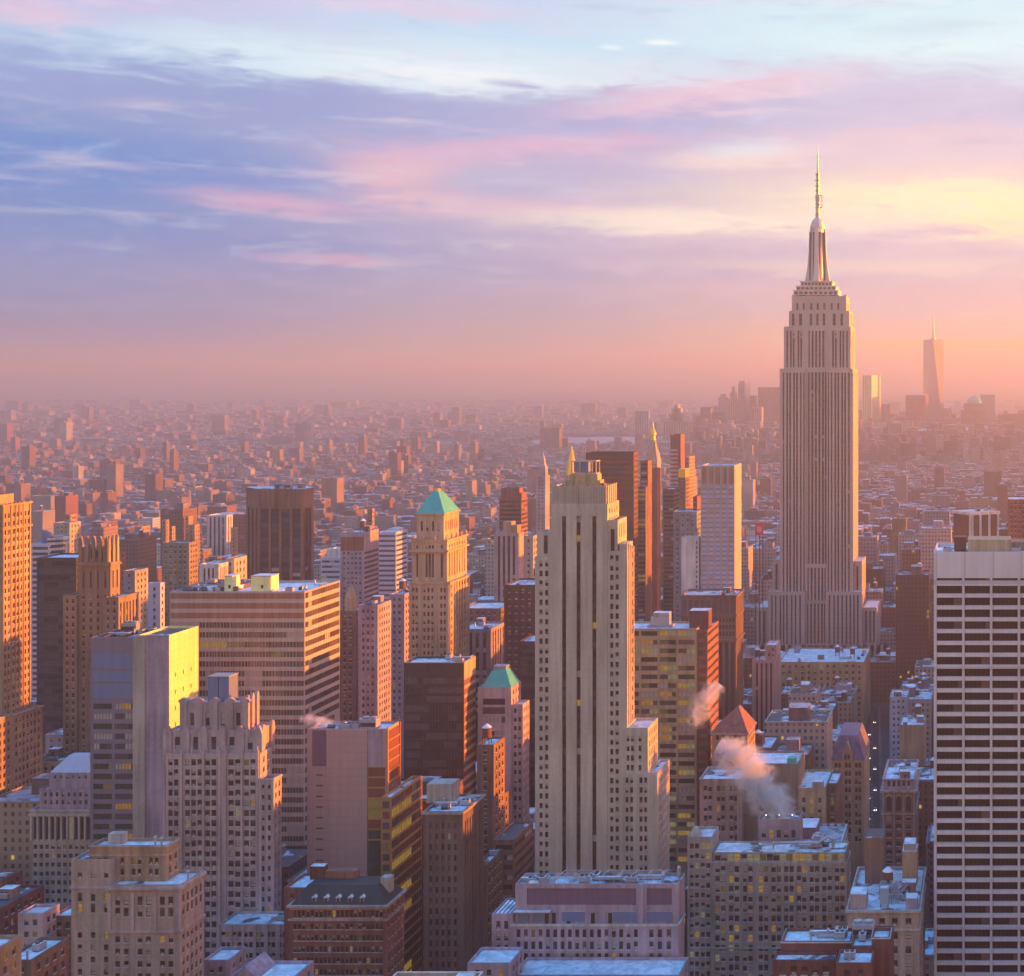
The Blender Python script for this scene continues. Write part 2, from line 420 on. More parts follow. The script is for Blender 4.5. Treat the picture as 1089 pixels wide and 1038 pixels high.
    def winmesh(s, b, style, w, h, var, opt, glass, at=None, simple=False):
        """one window in its own frame: x across, z up, outside is -y"""
        rng = random.Random(var * 7919 + int(w * 100) + int(h * 10)); kind = var % 10
        if at:
            (cx, cy, cz), key = at; a = s.ROT.get(key, key); ca, sa = cos(a), sin(a)
            T = lambda x, y, z: (cx + x * ca - y * sa, cy + x * sa + y * ca, cz + z)
        else: T = lambda x, y, z: (x, y, z)
        q = lambda x0, x1, z0, z1, y, m: b.face([T(x0, y, z0), T(x1, y, z0), T(x1, y, z1), T(x0, y, z1)], m)
        fr = opt.get('frame', DARKMETAL)
        def bar(x0, x1, z0, z1, y0=-.10):
            if simple: q(x0, x1, z0, z1, y0, fr); return
            for f in ([(x0, y0, z0), (x1, y0, z0), (x1, y0, z1), (x0, y0, z1)], [(x1, y0, z0), (x1, 0, z0), (x1, 0, z1), (x1, y0, z1)],
                      [(x0, 0, z0), (x0, y0, z0), (x0, y0, z1), (x0, 0, z1)], [(x0, y0, z1), (x1, y0, z1), (x1, 0, z1), (x0, 0, z1)]):
                b.face([T(*p) for p in f], fr)
        if style == 'win':
            if kind == 0: q(-w / 2, w / 2, -h / 2, 0, 0, rng.choice((glass, GLASS2, glass))); q(-w / 2, w / 2, 0, h / 2, 0, rng.choice((glass, glass, GLASS2)))
            elif kind == 1:
                k = rng.choice((.25, .4, .5, .65, .9)); zc = h / 2 - h * k
                q(-w / 2, w / 2, -h / 2, zc, 0, glass); q(-w / 2, w / 2, zc, h / 2, 0, s.blind)
            elif kind == 2:
                q(-w / 2, w / 2, -h / 2, -h * .18, -.02, s.blind); q(-w / 2, w / 2, -h * .18, h / 2, 0, glass)
            elif kind == 3: q(-w / 2, w / 2, -h / 2, h / 2, 0, rng.choice(LITS))
            else:
                q(-w / 2, w / 2, -h / 2, 0, 0, s.lit); q(-w / 2, w / 2, 0, h / 2, 0, GLASS2)
            bar(-w / 2, w / 2, -.05, .05)
            if not simple and h < 3.4:
                rd = opt.get('recess', s.recess); ya, yb, za, zb = -rd - .16, -rd - .002, -h / 2 - .26, -h / 2 - .02; e = w / 2 + .1
                sm = SILL
                for f in ([(-e, ya, za), (e, ya, za), (e, ya, zb), (-e, ya, zb)], [(-e, ya, zb), (e, ya, zb), (e, yb, zb), (-e, yb, zb)], [(e, ya, za), (e, yb, za), (e, yb, zb), (e, ya, zb)], [(-e, yb, za), (-e, ya, za), (-e, ya, zb), (-e, yb, zb)]):
                    b.face([T(*p) for p in f], sm)
                if kind == 0 and rng.random() < .16: 
                    q(-w * .3, w * .3, -h / 2 + .02, -h / 2 + .55, -rd * .6, s.blind)
            if w > 2.2: bar(-.05, .05, -h / 2, -.05); bar(-.05, .05, .05, h / 2)
        elif style == 'strip':
            fl = opt.get('floor', 3.7); sp = opt.get('sp', .38); z = h / 2; sm = opt.get('spandrel', DARKMETAL)
            k = 0
            while z > -h / 2 + .05:
                za = max(-h / 2, z - fl * (1 - sp)); zb = max(-h / 2, z - fl)
                r = rng.random()
                q(-w / 2, w / 2, za, z, 0, s.lit if r < opt.get('pl', .01) else (s.blind if r < opt.get('pb', .12) else (GLASS2 if r < .4 else glass)))
                if zb < za: q(-w / 2, w / 2, zb, za, -.06, sm)
                z = zb
            if w > 2: bar(-.08, .08, -h / 2, h / 2)
        elif style == 'rib':
            nb = max(1, int(round(w / opt.get('bay', 1.6)))); bw = w / nb
            m = glass; run = 0
            for i in range(nb):
                if run <= 0:
                    run = rng.choice((2, 3, 5, 8)); r = rng.random(); pl = opt.get('pl', .05); pb = opt.get('pb', .18)
                    m = rng.choice((s.lit, LITS[2], LITS[3])) if r < pl else (LITS[rng.choice((1, 4))] if r < pl * 2.2 else (s.blind if r < pl * 2.2 + pb else (GLASS2 if r < opt.get('p2', .6) else glass)))
                run -= 1
                xa = -w / 2 + i * bw
                q(xa, xa + bw, -h / 2, h / 2, 0, m)
                if i and not simple: bar(xa - .06, xa + .06, -h / 2, h / 2)
        elif style == 'plain':
            q(-w / 2, w / 2, -h / 2, h / 2, 0, glass)
    def finish(s):
        x = sum(t[0] + t[1] for t in s.tiers) / (2 * len(s.tiers)); y = sum(t[2] + t[3] for t in s.tiers) / (2 * len(s.tiers))
        o = s.obj = root(s.name, x, y, s.label, s.cat, s.group)
        def sub(nm, mb, par=o):
            if not mb.f: return None
            mb.v = [(a - x, b - y, c) for a, b, c in mb.v]; return add(nm, mb.mesh(nm), par)
        sub('wall', s.mb)
        rf = s.rf
        for k, f in enumerate(rf.f):
            p = MB(); p.mats = rf.mats; p.v = [rf.v[i] for i in f]; p.f = [tuple(range(len(f)))]; p.mi = [rf.mi[k]]; sub('roof', p)
        for nm, mb in s.extra:
            if nm in SPLIT and len(mb.cut) > 1 and mb.cut[0] == (0, 0):
                for p in mb.pieces(): sub(nm, p)
                continue
            if isinstance(nm, tuple):
                p = sub(nm[0], mb)
                if len(nm) > 1 and p: p['label'] = nm[1]
            else: sub(nm, mb)
        rng = random.Random(len(s.wins) * 31 + int(abs(x)))
        cand = []
        for w in s.wins:
            c, key = w[0], w[1]
            vis = (key == 'N' or key == 'W' or not isinstance(key, str)) and visible(c, key)
            area = w[2] * w[3] / max(1, c[1]) ** 2 * (1 if key != 'W' else .5 * max(0, -c[0]) / max(1, c[1]))
            cand.append((-(area if vis else 0), w))
        cand.sort(key=lambda a: a[0])
        cache = {}; rest = MB()
        cnt = 0
        for a, w in cand:
            c, key, ww, hh, style, opt, gl = w
            if style == 'win':
                wt = opt.get('wts', s.wts); var = rng.choices((0, 1, 2, 3), wt)[0] if len(wt) == 4 else rng.choices((0, 1, 2, 3, 4), wt)[0]
            elif style == 'plain': var = 0
            else: var = rng.randrange(9)
            if style == 'win': var += 10 * rng.randrange(4)
            if a < 0 and cnt < s.cap:
                k = (style, ww, hh, var, id(opt), gl.name)
                if k not in cache:
                    b = MB(); s.winmesh(b, style, ww, hh, var, opt, gl); cache[k] = b.mesh('window')
                add(opt.get('name', 'window'), cache[k], o, (c[0] - x, c[1] - y, c[2]), s.ROT.get(key, key)); cnt += 1
            else:
                s.winmesh(rest, style, ww, hh, var, opt, gl, at=((c[0] - x, c[1] - y, c[2]), key), simple=(a == 0))
        if rest.f:
            r = add('window_grid', rest.mesh('window_grid'), o)
            r['kind'] = 'stuff'
        for fn in s.parts.get('later', []): fn(o, x, y)
    def later(s, fn): s.parts.setdefault('later', []).append(fn)

# ---- the depth picture of all blocks at photo size / 2
DW, DH = 545, 519
DEPTH = None
def raster(sil):
    global DEPTH
    DEPTH = np.full((DH, DW), 1e9, np.float32); ID = np.full((DH, DW), -1, np.int32)
    order = sorted(range(len(sil)), key=lambda i: sil[i][2])
    for i in order:
        x0, x1, y0, y1, z0, z1 = sil[i]
        if y0 < 50: continue
        def proj(X, Y, Z): return (PX0 + FPX * X / Y) / 2, (PY0 - FPX * (Z - CH) / Y) / 2
        l, t = proj(x0, y0, z1); r, b = proj(x1, y0, z0)
        lb, tb = proj(x0, y1, z1); rb, _ = proj(x1, y1, z0)
        def fill(a, c, d, e, yy):
            a, c, d, e = int(max(0, round(a))), int(min(DW, round(c))), int(max(0, round(d))), int(min(DH, round(e)))
            if a >= c or d >= e: return
            sub = DEPTH[d:e, a:c]; k = sub > yy; sub[k] = yy; ID[d:e, a:c][k] = i
        fill(l, r, t, b, y0)
        if rb > r: fill(r, rb, t, b, (y0 + y1) / 2)
        if tb < t: fill(l, r, tb, t, (y0 + y1) / 2)
    return np.bincount(ID[ID >= 0].ravel(), minlength=len(sil))
def visible(c, key):
    u = (PX0 + FPX * c[0] / c[1]) / 2; v = (PY0 - FPX * (c[2] - CH) / c[1]) / 2
    if not (0 <= u < DW and 0 <= v < DH): return False
    if key == 'W' and c[0] > 0: return False
    return DEPTH[int(v), int(u)] >= c[1] - (4 if key == 'N' else 40)

# ---- roof furniture, shared by many buildings
_fm = {}
def furn(kind):
    if kind in _fm: return _fm[kind]
    b = MB()
    if kind == 'water_tank':
        for a in range(4):
            sx, sy = (-1, 1)[a % 2], (-1, 1)[a // 2]
            b.box(sx * 1.3 - .12, sx * 1.3 + .12, sy * 1.3 - .12, sy * 1.3 + .12, 0, 3, DARKMETAL)
        b.box(-1.6, 1.6, -1.6, 1.6, 2.9, 3.1, DARKMETAL, True)
        b.cyl(0, 0, 3.1, 7, 1.8, 1.75, WOOD, 14); b.lathe(0, 0, [(1.95, 7), (1.0, 7.9), (.1, 8.5)], SNOW, 14)
    elif kind == 'ac_unit':
        b.box(-1.5, 1.5, -1, 1, .3, 2.0, STEEL, True, SNOW)
        for sx in (-1.3, 1.3): b.box(sx - .1, sx + .1, -.9, .9, 0, .3, DARKMETAL)
        b.cyl(-.7, 0, 2.0, 2.3, .6, .6, DARKMETAL, 10); b.cyl(.7, 0, 2.0, 2.3, .6, .6, DARKMETAL, 10)
    elif kind == 'vent_pipe':
        b.cyl(0, 0, 0, 2.2, .3, .3, STEEL, 8); b.lathe(0, 0, [(.3, 2.2), (.55, 2.3), (.1, 2.8)], STEEL, 8)
    elif kind == 'bulkhead':
        b.box(-2.2, 2.2, -1.8, 1.8, 0, 3.2, wall_mat('bulkhead_brick', (.26, .17, .15)), top=SNOW)
        b.box(-.5, .5, -1.85, -1.803, 0, 2.1, DARKMETAL); b.box(-2.35, 2.35, -1.95, 1.95, 3.2, 3.4, wall_mat('bulkhead_brick', (.26, .17, .15)), True, SNOW)
    elif kind == 'duct':
        b.box(-4, 4, -.5, .5, .4, 1.4, STEEL, True, SNOW); b.box(3, 4, .5, 3.5, .4, 1.4, STEEL, True)
        for sx in (-3, 0, 3): b.box(sx - .1, sx + .1, -.4, .4, 0, .4, DARKMETAL)
    elif kind == 'pipe_run':
        for k in range(3): b.tube([(-3 + .2 * k, -.5 + k * .5, 0), (-3 + .2 * k, -.5 + k * .5, .7 + .1 * k), (3, -.5 + k * .5, .7 + .1 * k), (3, 1.6, .7 + .1 * k), (3, 1.6, 0)], .16, STEEL, 6)
    elif kind == 'roof_hatch':
        b.box(-1.1, 1.1, -.8, .8, 0, .9, DARKMETAL); b.loft([[(-1.2, -.9, .9), (1.2, -.9, .9), (1.2, .9, .9), (-1.2, .9, .9)], [(-1.2, -.1, 1.6), (1.2, -.1, 1.6), (1.2, .1, 1.6), (-1.2, .1, 1.6)]], GLASS2)
    elif kind == 'dunnage_frame':
        for x in (-2.5, 0, 2.5):
            for y in (-1.5, 1.5): b.box(x - .12, x + .12, y - .12, y + .12, 0, 1.6, RUST)
            b.box(x - .15, x + .15, -1.9, 1.9, 1.6, 1.9, RUST, True)
        for y in (-1.5, 1.5): b.box(-3, 3, y - .12, y + .12, 1.9, 2.15, RUST, True)
        b.box(-1.2, 1.6, -1, 1, 2.15, 3.6, STEEL, True)
    elif kind == 'cooling_tower':
        b.box(-3, 3, -2, 2, .4, 3.6, plain_mat('cooling_panel', (.32, .30, .34), .6), True)
        for sx in (-1.5, 1.5): b.cyl(sx, 0, 3.6, 4.3, 1.1, 1.2, STEEL, 12)
        for sx in (-2.6, 2.6): b.box(sx - .2, sx + .2, -1.8, 1.8, 0, .4, DARKMETAL)
        b.box(-2.8, 2.8, -2.06, -2.0, .9, 2.4, DARKMETAL)
    _fm[kind] = b.mesh(kind); return _fm[kind]
def clutter(B, x0, x1, y0, y1, z, kinds, seed=0):
    rng = random.Random(seed * 13 + int(z))
    if (x1 - x0) * (y1 - y0) > 120: kinds = list(kinds) + ['pipe_run', 'roof_hatch', 'vent_pipe'] + (['dunnage_frame', 'pipe_run', 'ac_unit', 'roof_hatch'] if (x1 - x0) * (y1 - y0) > 420 else [])
    def fn(o, x, y):
        for k in kinds:
            m = 4.2 if k == 'duct' else 2.6
            ax = rng.uniform(x0 + m, x1 - m) if x1 - x0 > 2 * m else (x0 + x1) / 2
            ay = rng.uniform(y0 + m * .7, y1 - m * .7) if y1 - y0 > 1.5 * m else (y0 + y1) / 2
            ob = add(k, furn(k), o, (ax - x, ay - y, z), rng.choice((0, pi / 2, 0)) if k != 'duct' else 0)
    B.later(fn)
# ------------------------------------------------------------------ named buildings, nearest first
LIME = wall_mat('limestone', (.40, .30, .25)); PINKL = wall_mat('pink_limestone', (.44, .33, .33)); WARM = wall_mat('warm_stone', (.44, .315, .215))
GREYL = wall_mat('grey_limestone', (.38, .33, .29)); BROWN = wall_mat('brown_brick', (.20, .125, .10)); RED = wall_mat('red_brick', (.27, .115, .085))
DKRED = wall_mat('dark_red_brick', (.15, .065, .06)); WHITE = wall_mat('white_brick', (.62, .57, .55)); MARBLE_SUN = wall_mat('sun_yellow_marble', (.80, .72, .33), .6, .12, panel=(2.6, 3.9))  # yellow of the sunset light is put into the marble's colour
TRAV = wall_mat('white_travertine', (.68, .63, .65), .6, .08, panel=(9.8, 30)); PINKP = wall_mat('pink_panels', (.44, .29, .27), .6, .08, panel=(1.5, 3.0))
DARKP = wall_mat('dark_bronze', (.055, .042, .045), .4, .12, spec=.5); TAN = wall_mat('tan_brick', (.36, .24, .155)); OLIVE = wall_mat('olive_brick', (.25, .195, .145))
MAUVE = wall_mat('mauve_stone', (.36, .28, .33)); CONC = wall_mat('pale_concrete', (.46, .40, .36)); BANDM = wall_mat('warm_band_stone', (.44, .36, .335), .8, .14); BLUEP = wall_mat('blue_panel', (.16, .20, .34), .35, .08, spec=.5)
LOUV = wall_mat('mauve_louvre', (.19, .12, .17), .6, .1, panel=(2.2, .45)); BUFF = wall_mat('buff_stone', (.43, .31, .19)); SLATE = wall_mat('dark_slate', (.045, .05, .045), .6, .2, panel=(.9, .6))
REFL_ORANGE = wall_mat('orange_reflection', (.30, .15, .11)); BLUEW = wall_mat('blue_white_panel', (.50, .52, .66), .5, .06)

def GR(w, z0, z1, pitch=3.2, win=1.3, fl=3.6, h=1.9, m=1.2, top=1.8, style='win', opt=None, k=1, gap=.45, zl=None):
    c = cols_grid(w, pitch, win, m) if k == 1 else cols_pair(w, pitch, win, gap, m, k)
    return (c, rows_grid(max(z0, zl) if zl else z0, z1, fl, h, top), style, opt or {})
def ST(w, z0, z1, pitch=4, win=1.6, m=1.5, top=3, bot=2, opt=None):
    return (cols_grid(w, pitch, win, m), [(z0 + bot, z1 - top)], 'strip', opt or {})
def RB(w, z0, z1, fl=3.9, h=1.9, m=.6, top=1.5, opt=None, nb=1, zl=None):
    n = nb; p = (w - 2 * m) / n; gp = .5 if n > 1 else 0
    return ([(m + i * p + gp, m + (i + 1) * p - gp) for i in range(n)], rows_grid(max(z0, zl) if zl else z0, z1, fl, h, top), 'rib', opt or {'bay': 1.7})
def ring(B, name, x0, x1, y0, y1, z, h, d, m):
    """a cornice: a moulding that runs round a block and stands d out from it"""
    b = B.part(name)
    b.box(x0 - d, x1 + d, y0 - d, y0 + .2, z, z + h, m, True); b.box(x1 - .2, x1 + d, y0 + .2, y1 + d, z, z + h, m, True)
    b.box(x0 - d, x0 + .2, y0 + .2, y1 + d, z, z + h, m, True); b.box(x0 + .2, x1 - .2, y1 - .2, y1 + d, z, z + h, m, True)
def piers(B, x0, x1, y, z0, z1, us, w, d, m, name='pier'):
    b = B.part(name)
    for u in us: b.box(x0 + u - w / 2, x0 + u + w / 2, y - d, y + .05, z0, z1, m, True)
    return b

def simple(name, label, xl, xr, yt, Y, xb=None, depth=20, m=BROWN, spec='win', fl=3.6, pitch=3.2, win=1.3, h=1.8, z0=0, zl=None, cap=40, roof=None, glass=None, wts=None, top=2.0,
           wspec=None, kinds=(), opt=None, k=1, group=None, cat='building', blind=None, recess=.35):
    B = Building(name, label, m, Y, cap=cap, roof=roof, glass=glass, wts=wts, group=group, cat=cat, blind=blind, recess=recess)
    x0, x1, y0, y1, z1 = B.px(xl, xr, yt, Y, xb, depth)
    def mk(sp, w):
        if sp == 'win': return GR(w, z0, z1, pitch, win, fl, h, k=k, zl=zl, top=top, opt=opt)
        if sp == 'strip': return ST(w, max(z0, zl or 0), z1, pitch, win, top=top, opt=opt or {'floor': fl})
        if sp == 'rib': return RB(w, z0, z1, fl, h, top=top, zl=zl, opt=opt)
        return None
    B.tier(x0, x1, y0, y1, z0, z1, N=mk(spec, x1 - x0), Wf=mk(wspec or spec, y1 - y0) if wspec != 'none' else None, E=mk(spec, y1 - y0) if spec != 'strip' else None)
    if kinds: clutter(B, x0, x1, y0, y1, z1 - .9, kinds, int(xl))
    B.box = (x0, x1, y0, y1, z1); return B

# --- A: limestone block with a colonnaded top, bottom left
B = Building('limestone_building', 'limestone block with tall top windows and a snowy penthouse, near the bottom left corner', LIME, 400, wts=(5, 2.4, .6, .7))
x0, x1, y0, y1, z1 = B.px(115, 191.5, 941, 400, 217)
zb = wz(990, 400); zt = wz(952, 400)
cols = cols_pair(x1 - x0, 6.6, 1.45, 1.0, .7); wc = cols_grid(y1 - y0, 2.4, 1.1, .6)
lo = rows_grid(20, zb - .6, 3.55, 1.75, 1.0); hi = rows_grid(zb + .5, zt, 3.3, 2.5, .4)
B.tier(x0, x1, y0, y1, 0, z1, N=(cols, lo + hi), Wf=(wc, lo + hi), E=None)
ring(B, 'cornice', x0, x1, y0, y1, zb - .5, .6, .35, PINKL); ring(B, 'cornice', x0, x1, y0, y1, z1 - 1.4, .9, .55, PINKL)
piers(B, x0, x1, y0, zb + .2, zt + .6, [(a[1] + b[0]) / 2 for a, b in zip(cols[1::2], cols[2::2])] + [.45, x1 - x0 - .45], .9, .3, PINKL)
ax0, ax1, ay0, ay1, az1 = B.px(75.7, 115, 914, 403, depth=14)
B.tier(ax0, x0, ay0, ay1, 0, az1, N=(cols_grid(x0 - ax0, 3.7, 1.3, .6), lo + hi + [(az1 - 5.4, az1 - 3.8)]), E=GR(14, 20, az1))
ring(B, 'cornice', ax0, x0 - .6, ay0, ay1, wz(945, 403), .7, .3, PINKL)
px0, px1, py0, py1, pz1 = B.px(95, 177, 899, 405.2, 191)
B.tier(px0, px1, py0, py1, z1 - .9, pz1, N=(cols_pair(px1 - px0, 5.2, 1.1, .6, 1.2), rows_grid(z1 - .9, pz1, 3.2, 1.9, 3.6)), Wf=(cols_grid(py1 - py0, 2.4, 1.0, .5), rows_grid(z1 - .9, pz1, 3.2, 1.9, 3.6)), wall=TAN, roofm=SNOW)
ring(B, 'cornice', px0, px1, py0, py1, pz1 - 3.0, .35, .25, LIME); ring(B, 'cornice', px0, px1, py0, py1, pz1 - .5, .4, .3, LIME)
b = B.part('chimney'); b.box(px0 + 3.2, px0 + 7.5, py1 - 3, py1 - .6, pz1 - .9, pz1 + 2.2, CONC)
clutter(B, px0 + 9, px1, py0, py1, pz1 - .9, ['vent_pipe', 'vent_pipe'], 3); clutter(B, x1 - 3.5, x1, y0 + 4, y1, z1 - .9, ['vent_pipe'], 1)

# --- B: stepped pale tower with scalloped gothic crown
B = Building('stepped_tower', 'pale mauve stepped tower with a scalloped gothic crown, left of centre in the foreground', PINKL, 500, wts=(5, 2.6, .8, .25), recess=.45)
x0, x1, y0, y1, z1 = B.px(173, 276.5, 801, 500, 289)
cols = []
for a, b_, k in ((2.0, 5.6, 2), (8.0, 14.2, 3), (15.2, 19.3, 2), (23.6, 28.0, 2), (29.2, 33.4, 2)):
    ww = (b_ - a - (k - 1) * .5) / k
    cols += [(a + i * (ww + .5), a + i * (ww + .5) + ww) for i in range(k)]
B.tier(x0, x1, y0, y1, 0, z1, N=(cols, rows_grid(30, z1, 3.65, 2.3, 2.2)), Wf=GR(y1 - y0, 30, z1, 3, 1.2, 3.65, 2.0), E=GR(y1 - y0, 30, z1, 3, 1.2, 3.65, 2.0))
piers(B, x0, x1, y0, 30, z1 + 1.2, [.6, 6.9, 14.7, 20.6, 22.6, 28.6, 34.3], .8, .45, PINKL)
piers(B, x0, x1, y0, z1 - .4, z1 + 2.4, [1.2, 7.4, 10.5, 13.8, 20.0, 23, 28.6, 34.2], .35, .3, CONC, 'finial')
s2 = B.px(179, 275.5, 776, 502, 292.5); bays = [(i + .5) * (s2[1] - s2[0]) / 5 for i in range(5)]
B.tier(*s2[:4], z1 - .9, s2[4], N=([(u - .9, u + .9) for u in bays], [(s2[4] - 7.2, s2[4] - 2.6)]), Wf=GR(s2[3] - s2[2], z1, s2[4], 4, 1.4, 9, 4.6, top=2.6))
b = B.part('buttress')
for i in range(6):
    u = s2[0] + i * (s2[1] - s2[0]) / 5
    b.loft([[(u - w, s2[2] - .9, z), (u + w, s2[2] - .9, z), (u + w, s2[2] + .1, z), (u - w, s2[2] + .1, z)] for w, z in ((1.5, z1 - .8), (1.5, s2[4] - 1.5), (.9, s2[4] + .6), (.3, s2[4] + 1.5))], PINKL)
for j in range(2):
    v = s2[2] + 2 + j * 6.5
    b.loft([[(s2[1] - .1, v - w, z), (s2[1] + .8, v - w, z), (s2[1] + .8, v + w, z), (s2[1] - .1, v + w, z)] for w, z in ((1.2, z1 - 2), (1.2, s2[4] - 1), (.5, s2[4] + 1.4))], PINKL)
s3 = B.px(196, 261.5, 744, 503.5, 273); bays = [(i + .5) * (s3[1] - s3[0]) / 4 for i in range(4)]
B.tier(*s3[:4], s2[4] - .9, s3[4] - 1, N=([(u - .75, u + .75) for u in bays], [(s3[4] - 9.5, s3[4] - 4.8)]), Wf=GR(s3[3] - s3[2], s2[4], s3[4], 3.4, 1.1, 9, 4.6, top=4.8))
b = B.part('buttress')
for i in range(5):
    u = s3[0] + i * (s3[1] - s3[0]) / 4
    b.loft([[(u - w, s3[2] - .8, z), (u + w, s3[2] - .8, z), (u + w, s3[2] + .4, z), (u - w, s3[2] + .4, z)] for w, z in ((1.25, s2[4] - .8), (1.25, s3[4] - 1.2), (1.9, s3[4] - .4), (1.2, s3[4] + .3), (.3, s3[4] + .8))], PINKL)
for j in range(3):
    v = s3[2] + .6 + j * 3.2
    b.loft([[(s3[1] - .2, v - w, z), (s3[1] + .8, v - w, z), (s3[1] + .8, v + w, z), (s3[1] - .2, v + w, z)] for w, z in ((.75, s2[4] - .8), (.75, s3[4]), (.2, s3[4] + 1.6))], PINKL)
p = B.px(221, 243.5, 720, 506.5, 253)
b = B.part('penthouse'); b.box(p[0], p[1], p[2], p[3], s3[4] - 1.9, p[4], BLUEP); b.box(p[0] - .2, p[1] + .2, p[2] - .2, p[3] + .2, p[4], p[4] + .3, STEEL, True)
b.box((p[0] + p[1]) / 2 - .12, (p[0] + p[1]) / 2 + .12, p[2] - .06, p[2], s3[4], p[4], DARKMETAL)
w = B.px(280, 291, 828, 499, 299.5)
B.tier(x1 + .02, w[1], w[2], w[3], 0, w[4], N=(cols_grid(w[1] - x1, 2.2, 1.0, .5), rows_grid(30, w[4], 3.65, 2.0, 2.2)), Wf=GR(w[3] - w[2], 30, w[4], 2.4, 1.0, 3.65, 2.0, m=.4))
ring(B, 'cornice', x1 + .4, w[1], w[2], w[3], w[4] - .6, .5, .25, CONC)
q = B.px(232, 320, 983, 487, 338)
B.tier(q[0], q[1], q[2], 499, 0, q[4], N=(cols_pair(q[1] - q[0], 4.2, 1.35, .4, .7), rows_grid(30, q[4], 3.7, 1.9, 2.6)), Wf=GR(12, 30, q[4], 2.6, 1.1, 3.7, 2.6), roofm=PATCHY)
piers(B, q[0], q[1], q[2], 30, q[4], [i * 4.2 + .5 for i in range(7)], .6, .3, PINKL)
q2 = B.px(318, 336, 1010, 480, 352)
B.tier(q2[0], q2[1], q2[2], q2[3], 0, q2[4], N=GR(q2[1] - q2[0], 30, q2[4], 2.6, 1.2, 3.7, 1.9), Wf=GR(q2[3] - q2[2], 30, q2[4], 2.6, 1.1, 3.7, 2.2))
clutter(B, q[0] + 10, q[1], q[2], 499, q[4] - .9, ['vent_pipe', 'ac_unit'], 2)

# --- C: broad pale mauve block with mechanical floors, bottom centre
B = Building('mauve_office_block', 'broad mauve stone block with louvred mechanical floors and steel roof frames, bottom centre', MAUVE, 430, wts=(6, 1.6, .3, .15), roof=PATCHY)
x0, x1, y0, y1, z1 = B.px(544, 721.5, 983, 430, 728)
n = 17; p = (wx(682, 430) - x0 - 1.6) / n
cols = [(1.2 + i * p + .35, 1.2 + i * p + 1.55) for i in range(n)] + [(wx(a, 430) - x0, wx(a, 430) - x0 + 1.3) for a in (690.5, 699.5, 709)]
B.tier(x0, x1, y0, y1, 0, z1, N=(cols, rows_grid(24, z1, 3.7, 2.5, 1.6)), Wf=None, E=GR(y1 - y0, 24, z1))
ring(B, 'cornice', x0, x1, y0, y1, z1 - .6, .7, .35, CONC)
u0, u1, v0, v1, uz = B.px(548, 721.5, 940, 432.5, 728)
fr = [(1.0, 10.0), (11.5, 22.5), (23.6, 24.8), (25.6, 36), (37.3, 38.5), (40.4, 49.5)]
B.tier(u0, u1, v0, v1 + 1, z1 - .9, uz, N=([(3.6, 37.6), (40.9, 48.8)], [(uz - 6.6, uz - 1.4)], 'plain', {'recess': .3, 'name': 'louvre_panel'}), glass=LOUV)
b = B.part('glazed_panel')
for a, c in ((1.0, 4.3), (5.5, 8.8), (14.6, 21.6), (30.6, 37.4), (40.8, 49.0)): b.box(u0 + a, u0 + c, v0 - .28, v0 - .03, z1 + .1, z1 + 3.1, BLUEP, True, SNOW)
b = B.part('door')
for a in (9.2, 11.4, 16, 23.6, 29): b.box(u0 + a, u0 + a + 1.2, v0 - .1, v0 - .02, z1 - .85, z1 + 2.6, DARKMETAL)
b = B.part('setback_roof'); b.box(u0 - .2, u0 + 11.3, v0 - 1.9, v0 - .03, z1 + 3.2, z1 + 3.5, PINKL, True, SNOW); b.box(u0 + 39.2, u0 + 40, v0 - .5, v0 - .02, z1 - .8, uz, MAUVE)
b = B.part('roof_frame')
for i in range(8):
    a = u0 + 12 + i * 4.6
    b.tube([(a, v0 + 1, uz - .5), (a, v0 + 1, uz + 1.5), (a + 1.4, v1 - .6, uz + 1.5), (a + 1.4, v1 - .6, uz - .5)], .12, STEEL, 5)
b.tube([(u0 + 12, v0 + 1, uz + 1.4), (u0 + 46, v0 + 1, uz + 1.4)], .11, STEEL, 5); b.tube([(u0 + 13, v1 - .6, uz + 1.4), (u0 + 47, v1 - .6, uz + 1.4)], .11, STEEL, 5)
b = B.part('roof_vent'); b.lathe(u0 + 5, v0 + 2, [(1.7, uz - .9), (1.7, uz - .2), (1.2, uz + .4), (.1, uz + .8)], SNOW, 14)
b = B.part('roof_vent'); b.lathe(u1 - 1.6, v1 - 1, [(.7, uz - .9), (.6, uz + 2.4), (.2, uz + 3)], STEEL, 10)
clutter(B, u0, u0 + 14, v0, v1 + 1, uz - .9, ['ac_unit', 'duct', 'vent_pipe', 'ac_unit'], 5); clutter(B, u0 + 14, u1, v0, v1 + 1, uz - .9, ['duct', 'ac_unit', 'duct', 'ac_unit', 'vent_pipe', 'ac_unit'], 6)
l0 = B.px(523, 544, 972, 431, depth=13)
B.tier(l0[0], x0 - .02, l0[2], l0[3], 0, l0[4], N=(cols_grid(x0 - l0[0], 2.3, 1.2, .8), rows_grid(24, l0[4], 3.7, 2.5, 2.2)), E=GR(13, 24, l0[4]), roofm=TAR)
b = B.part('skylight')
for i in range(4): b.box(l0[0] + .8 + i * 1.3, l0[0] + 1.5 + i * 1.3, l0[2] + 1, l0[3] - 1, l0[4] - .9, l0[4] - .2, SNOW)
simple('low_wing', 'flat snow covered low roof wrapped round the foot of the mauve block, bottom centre', 497, 543, 1024, 410, depth=11.5, m=MAUVE, roof=SNOW, cap=20)
simple('podium', 'long snow covered ledge at the very bottom edge, under the mauve block', 545, 722, 1037, 416, depth=13, m=MAUVE, roof=SNOW, cap=20)

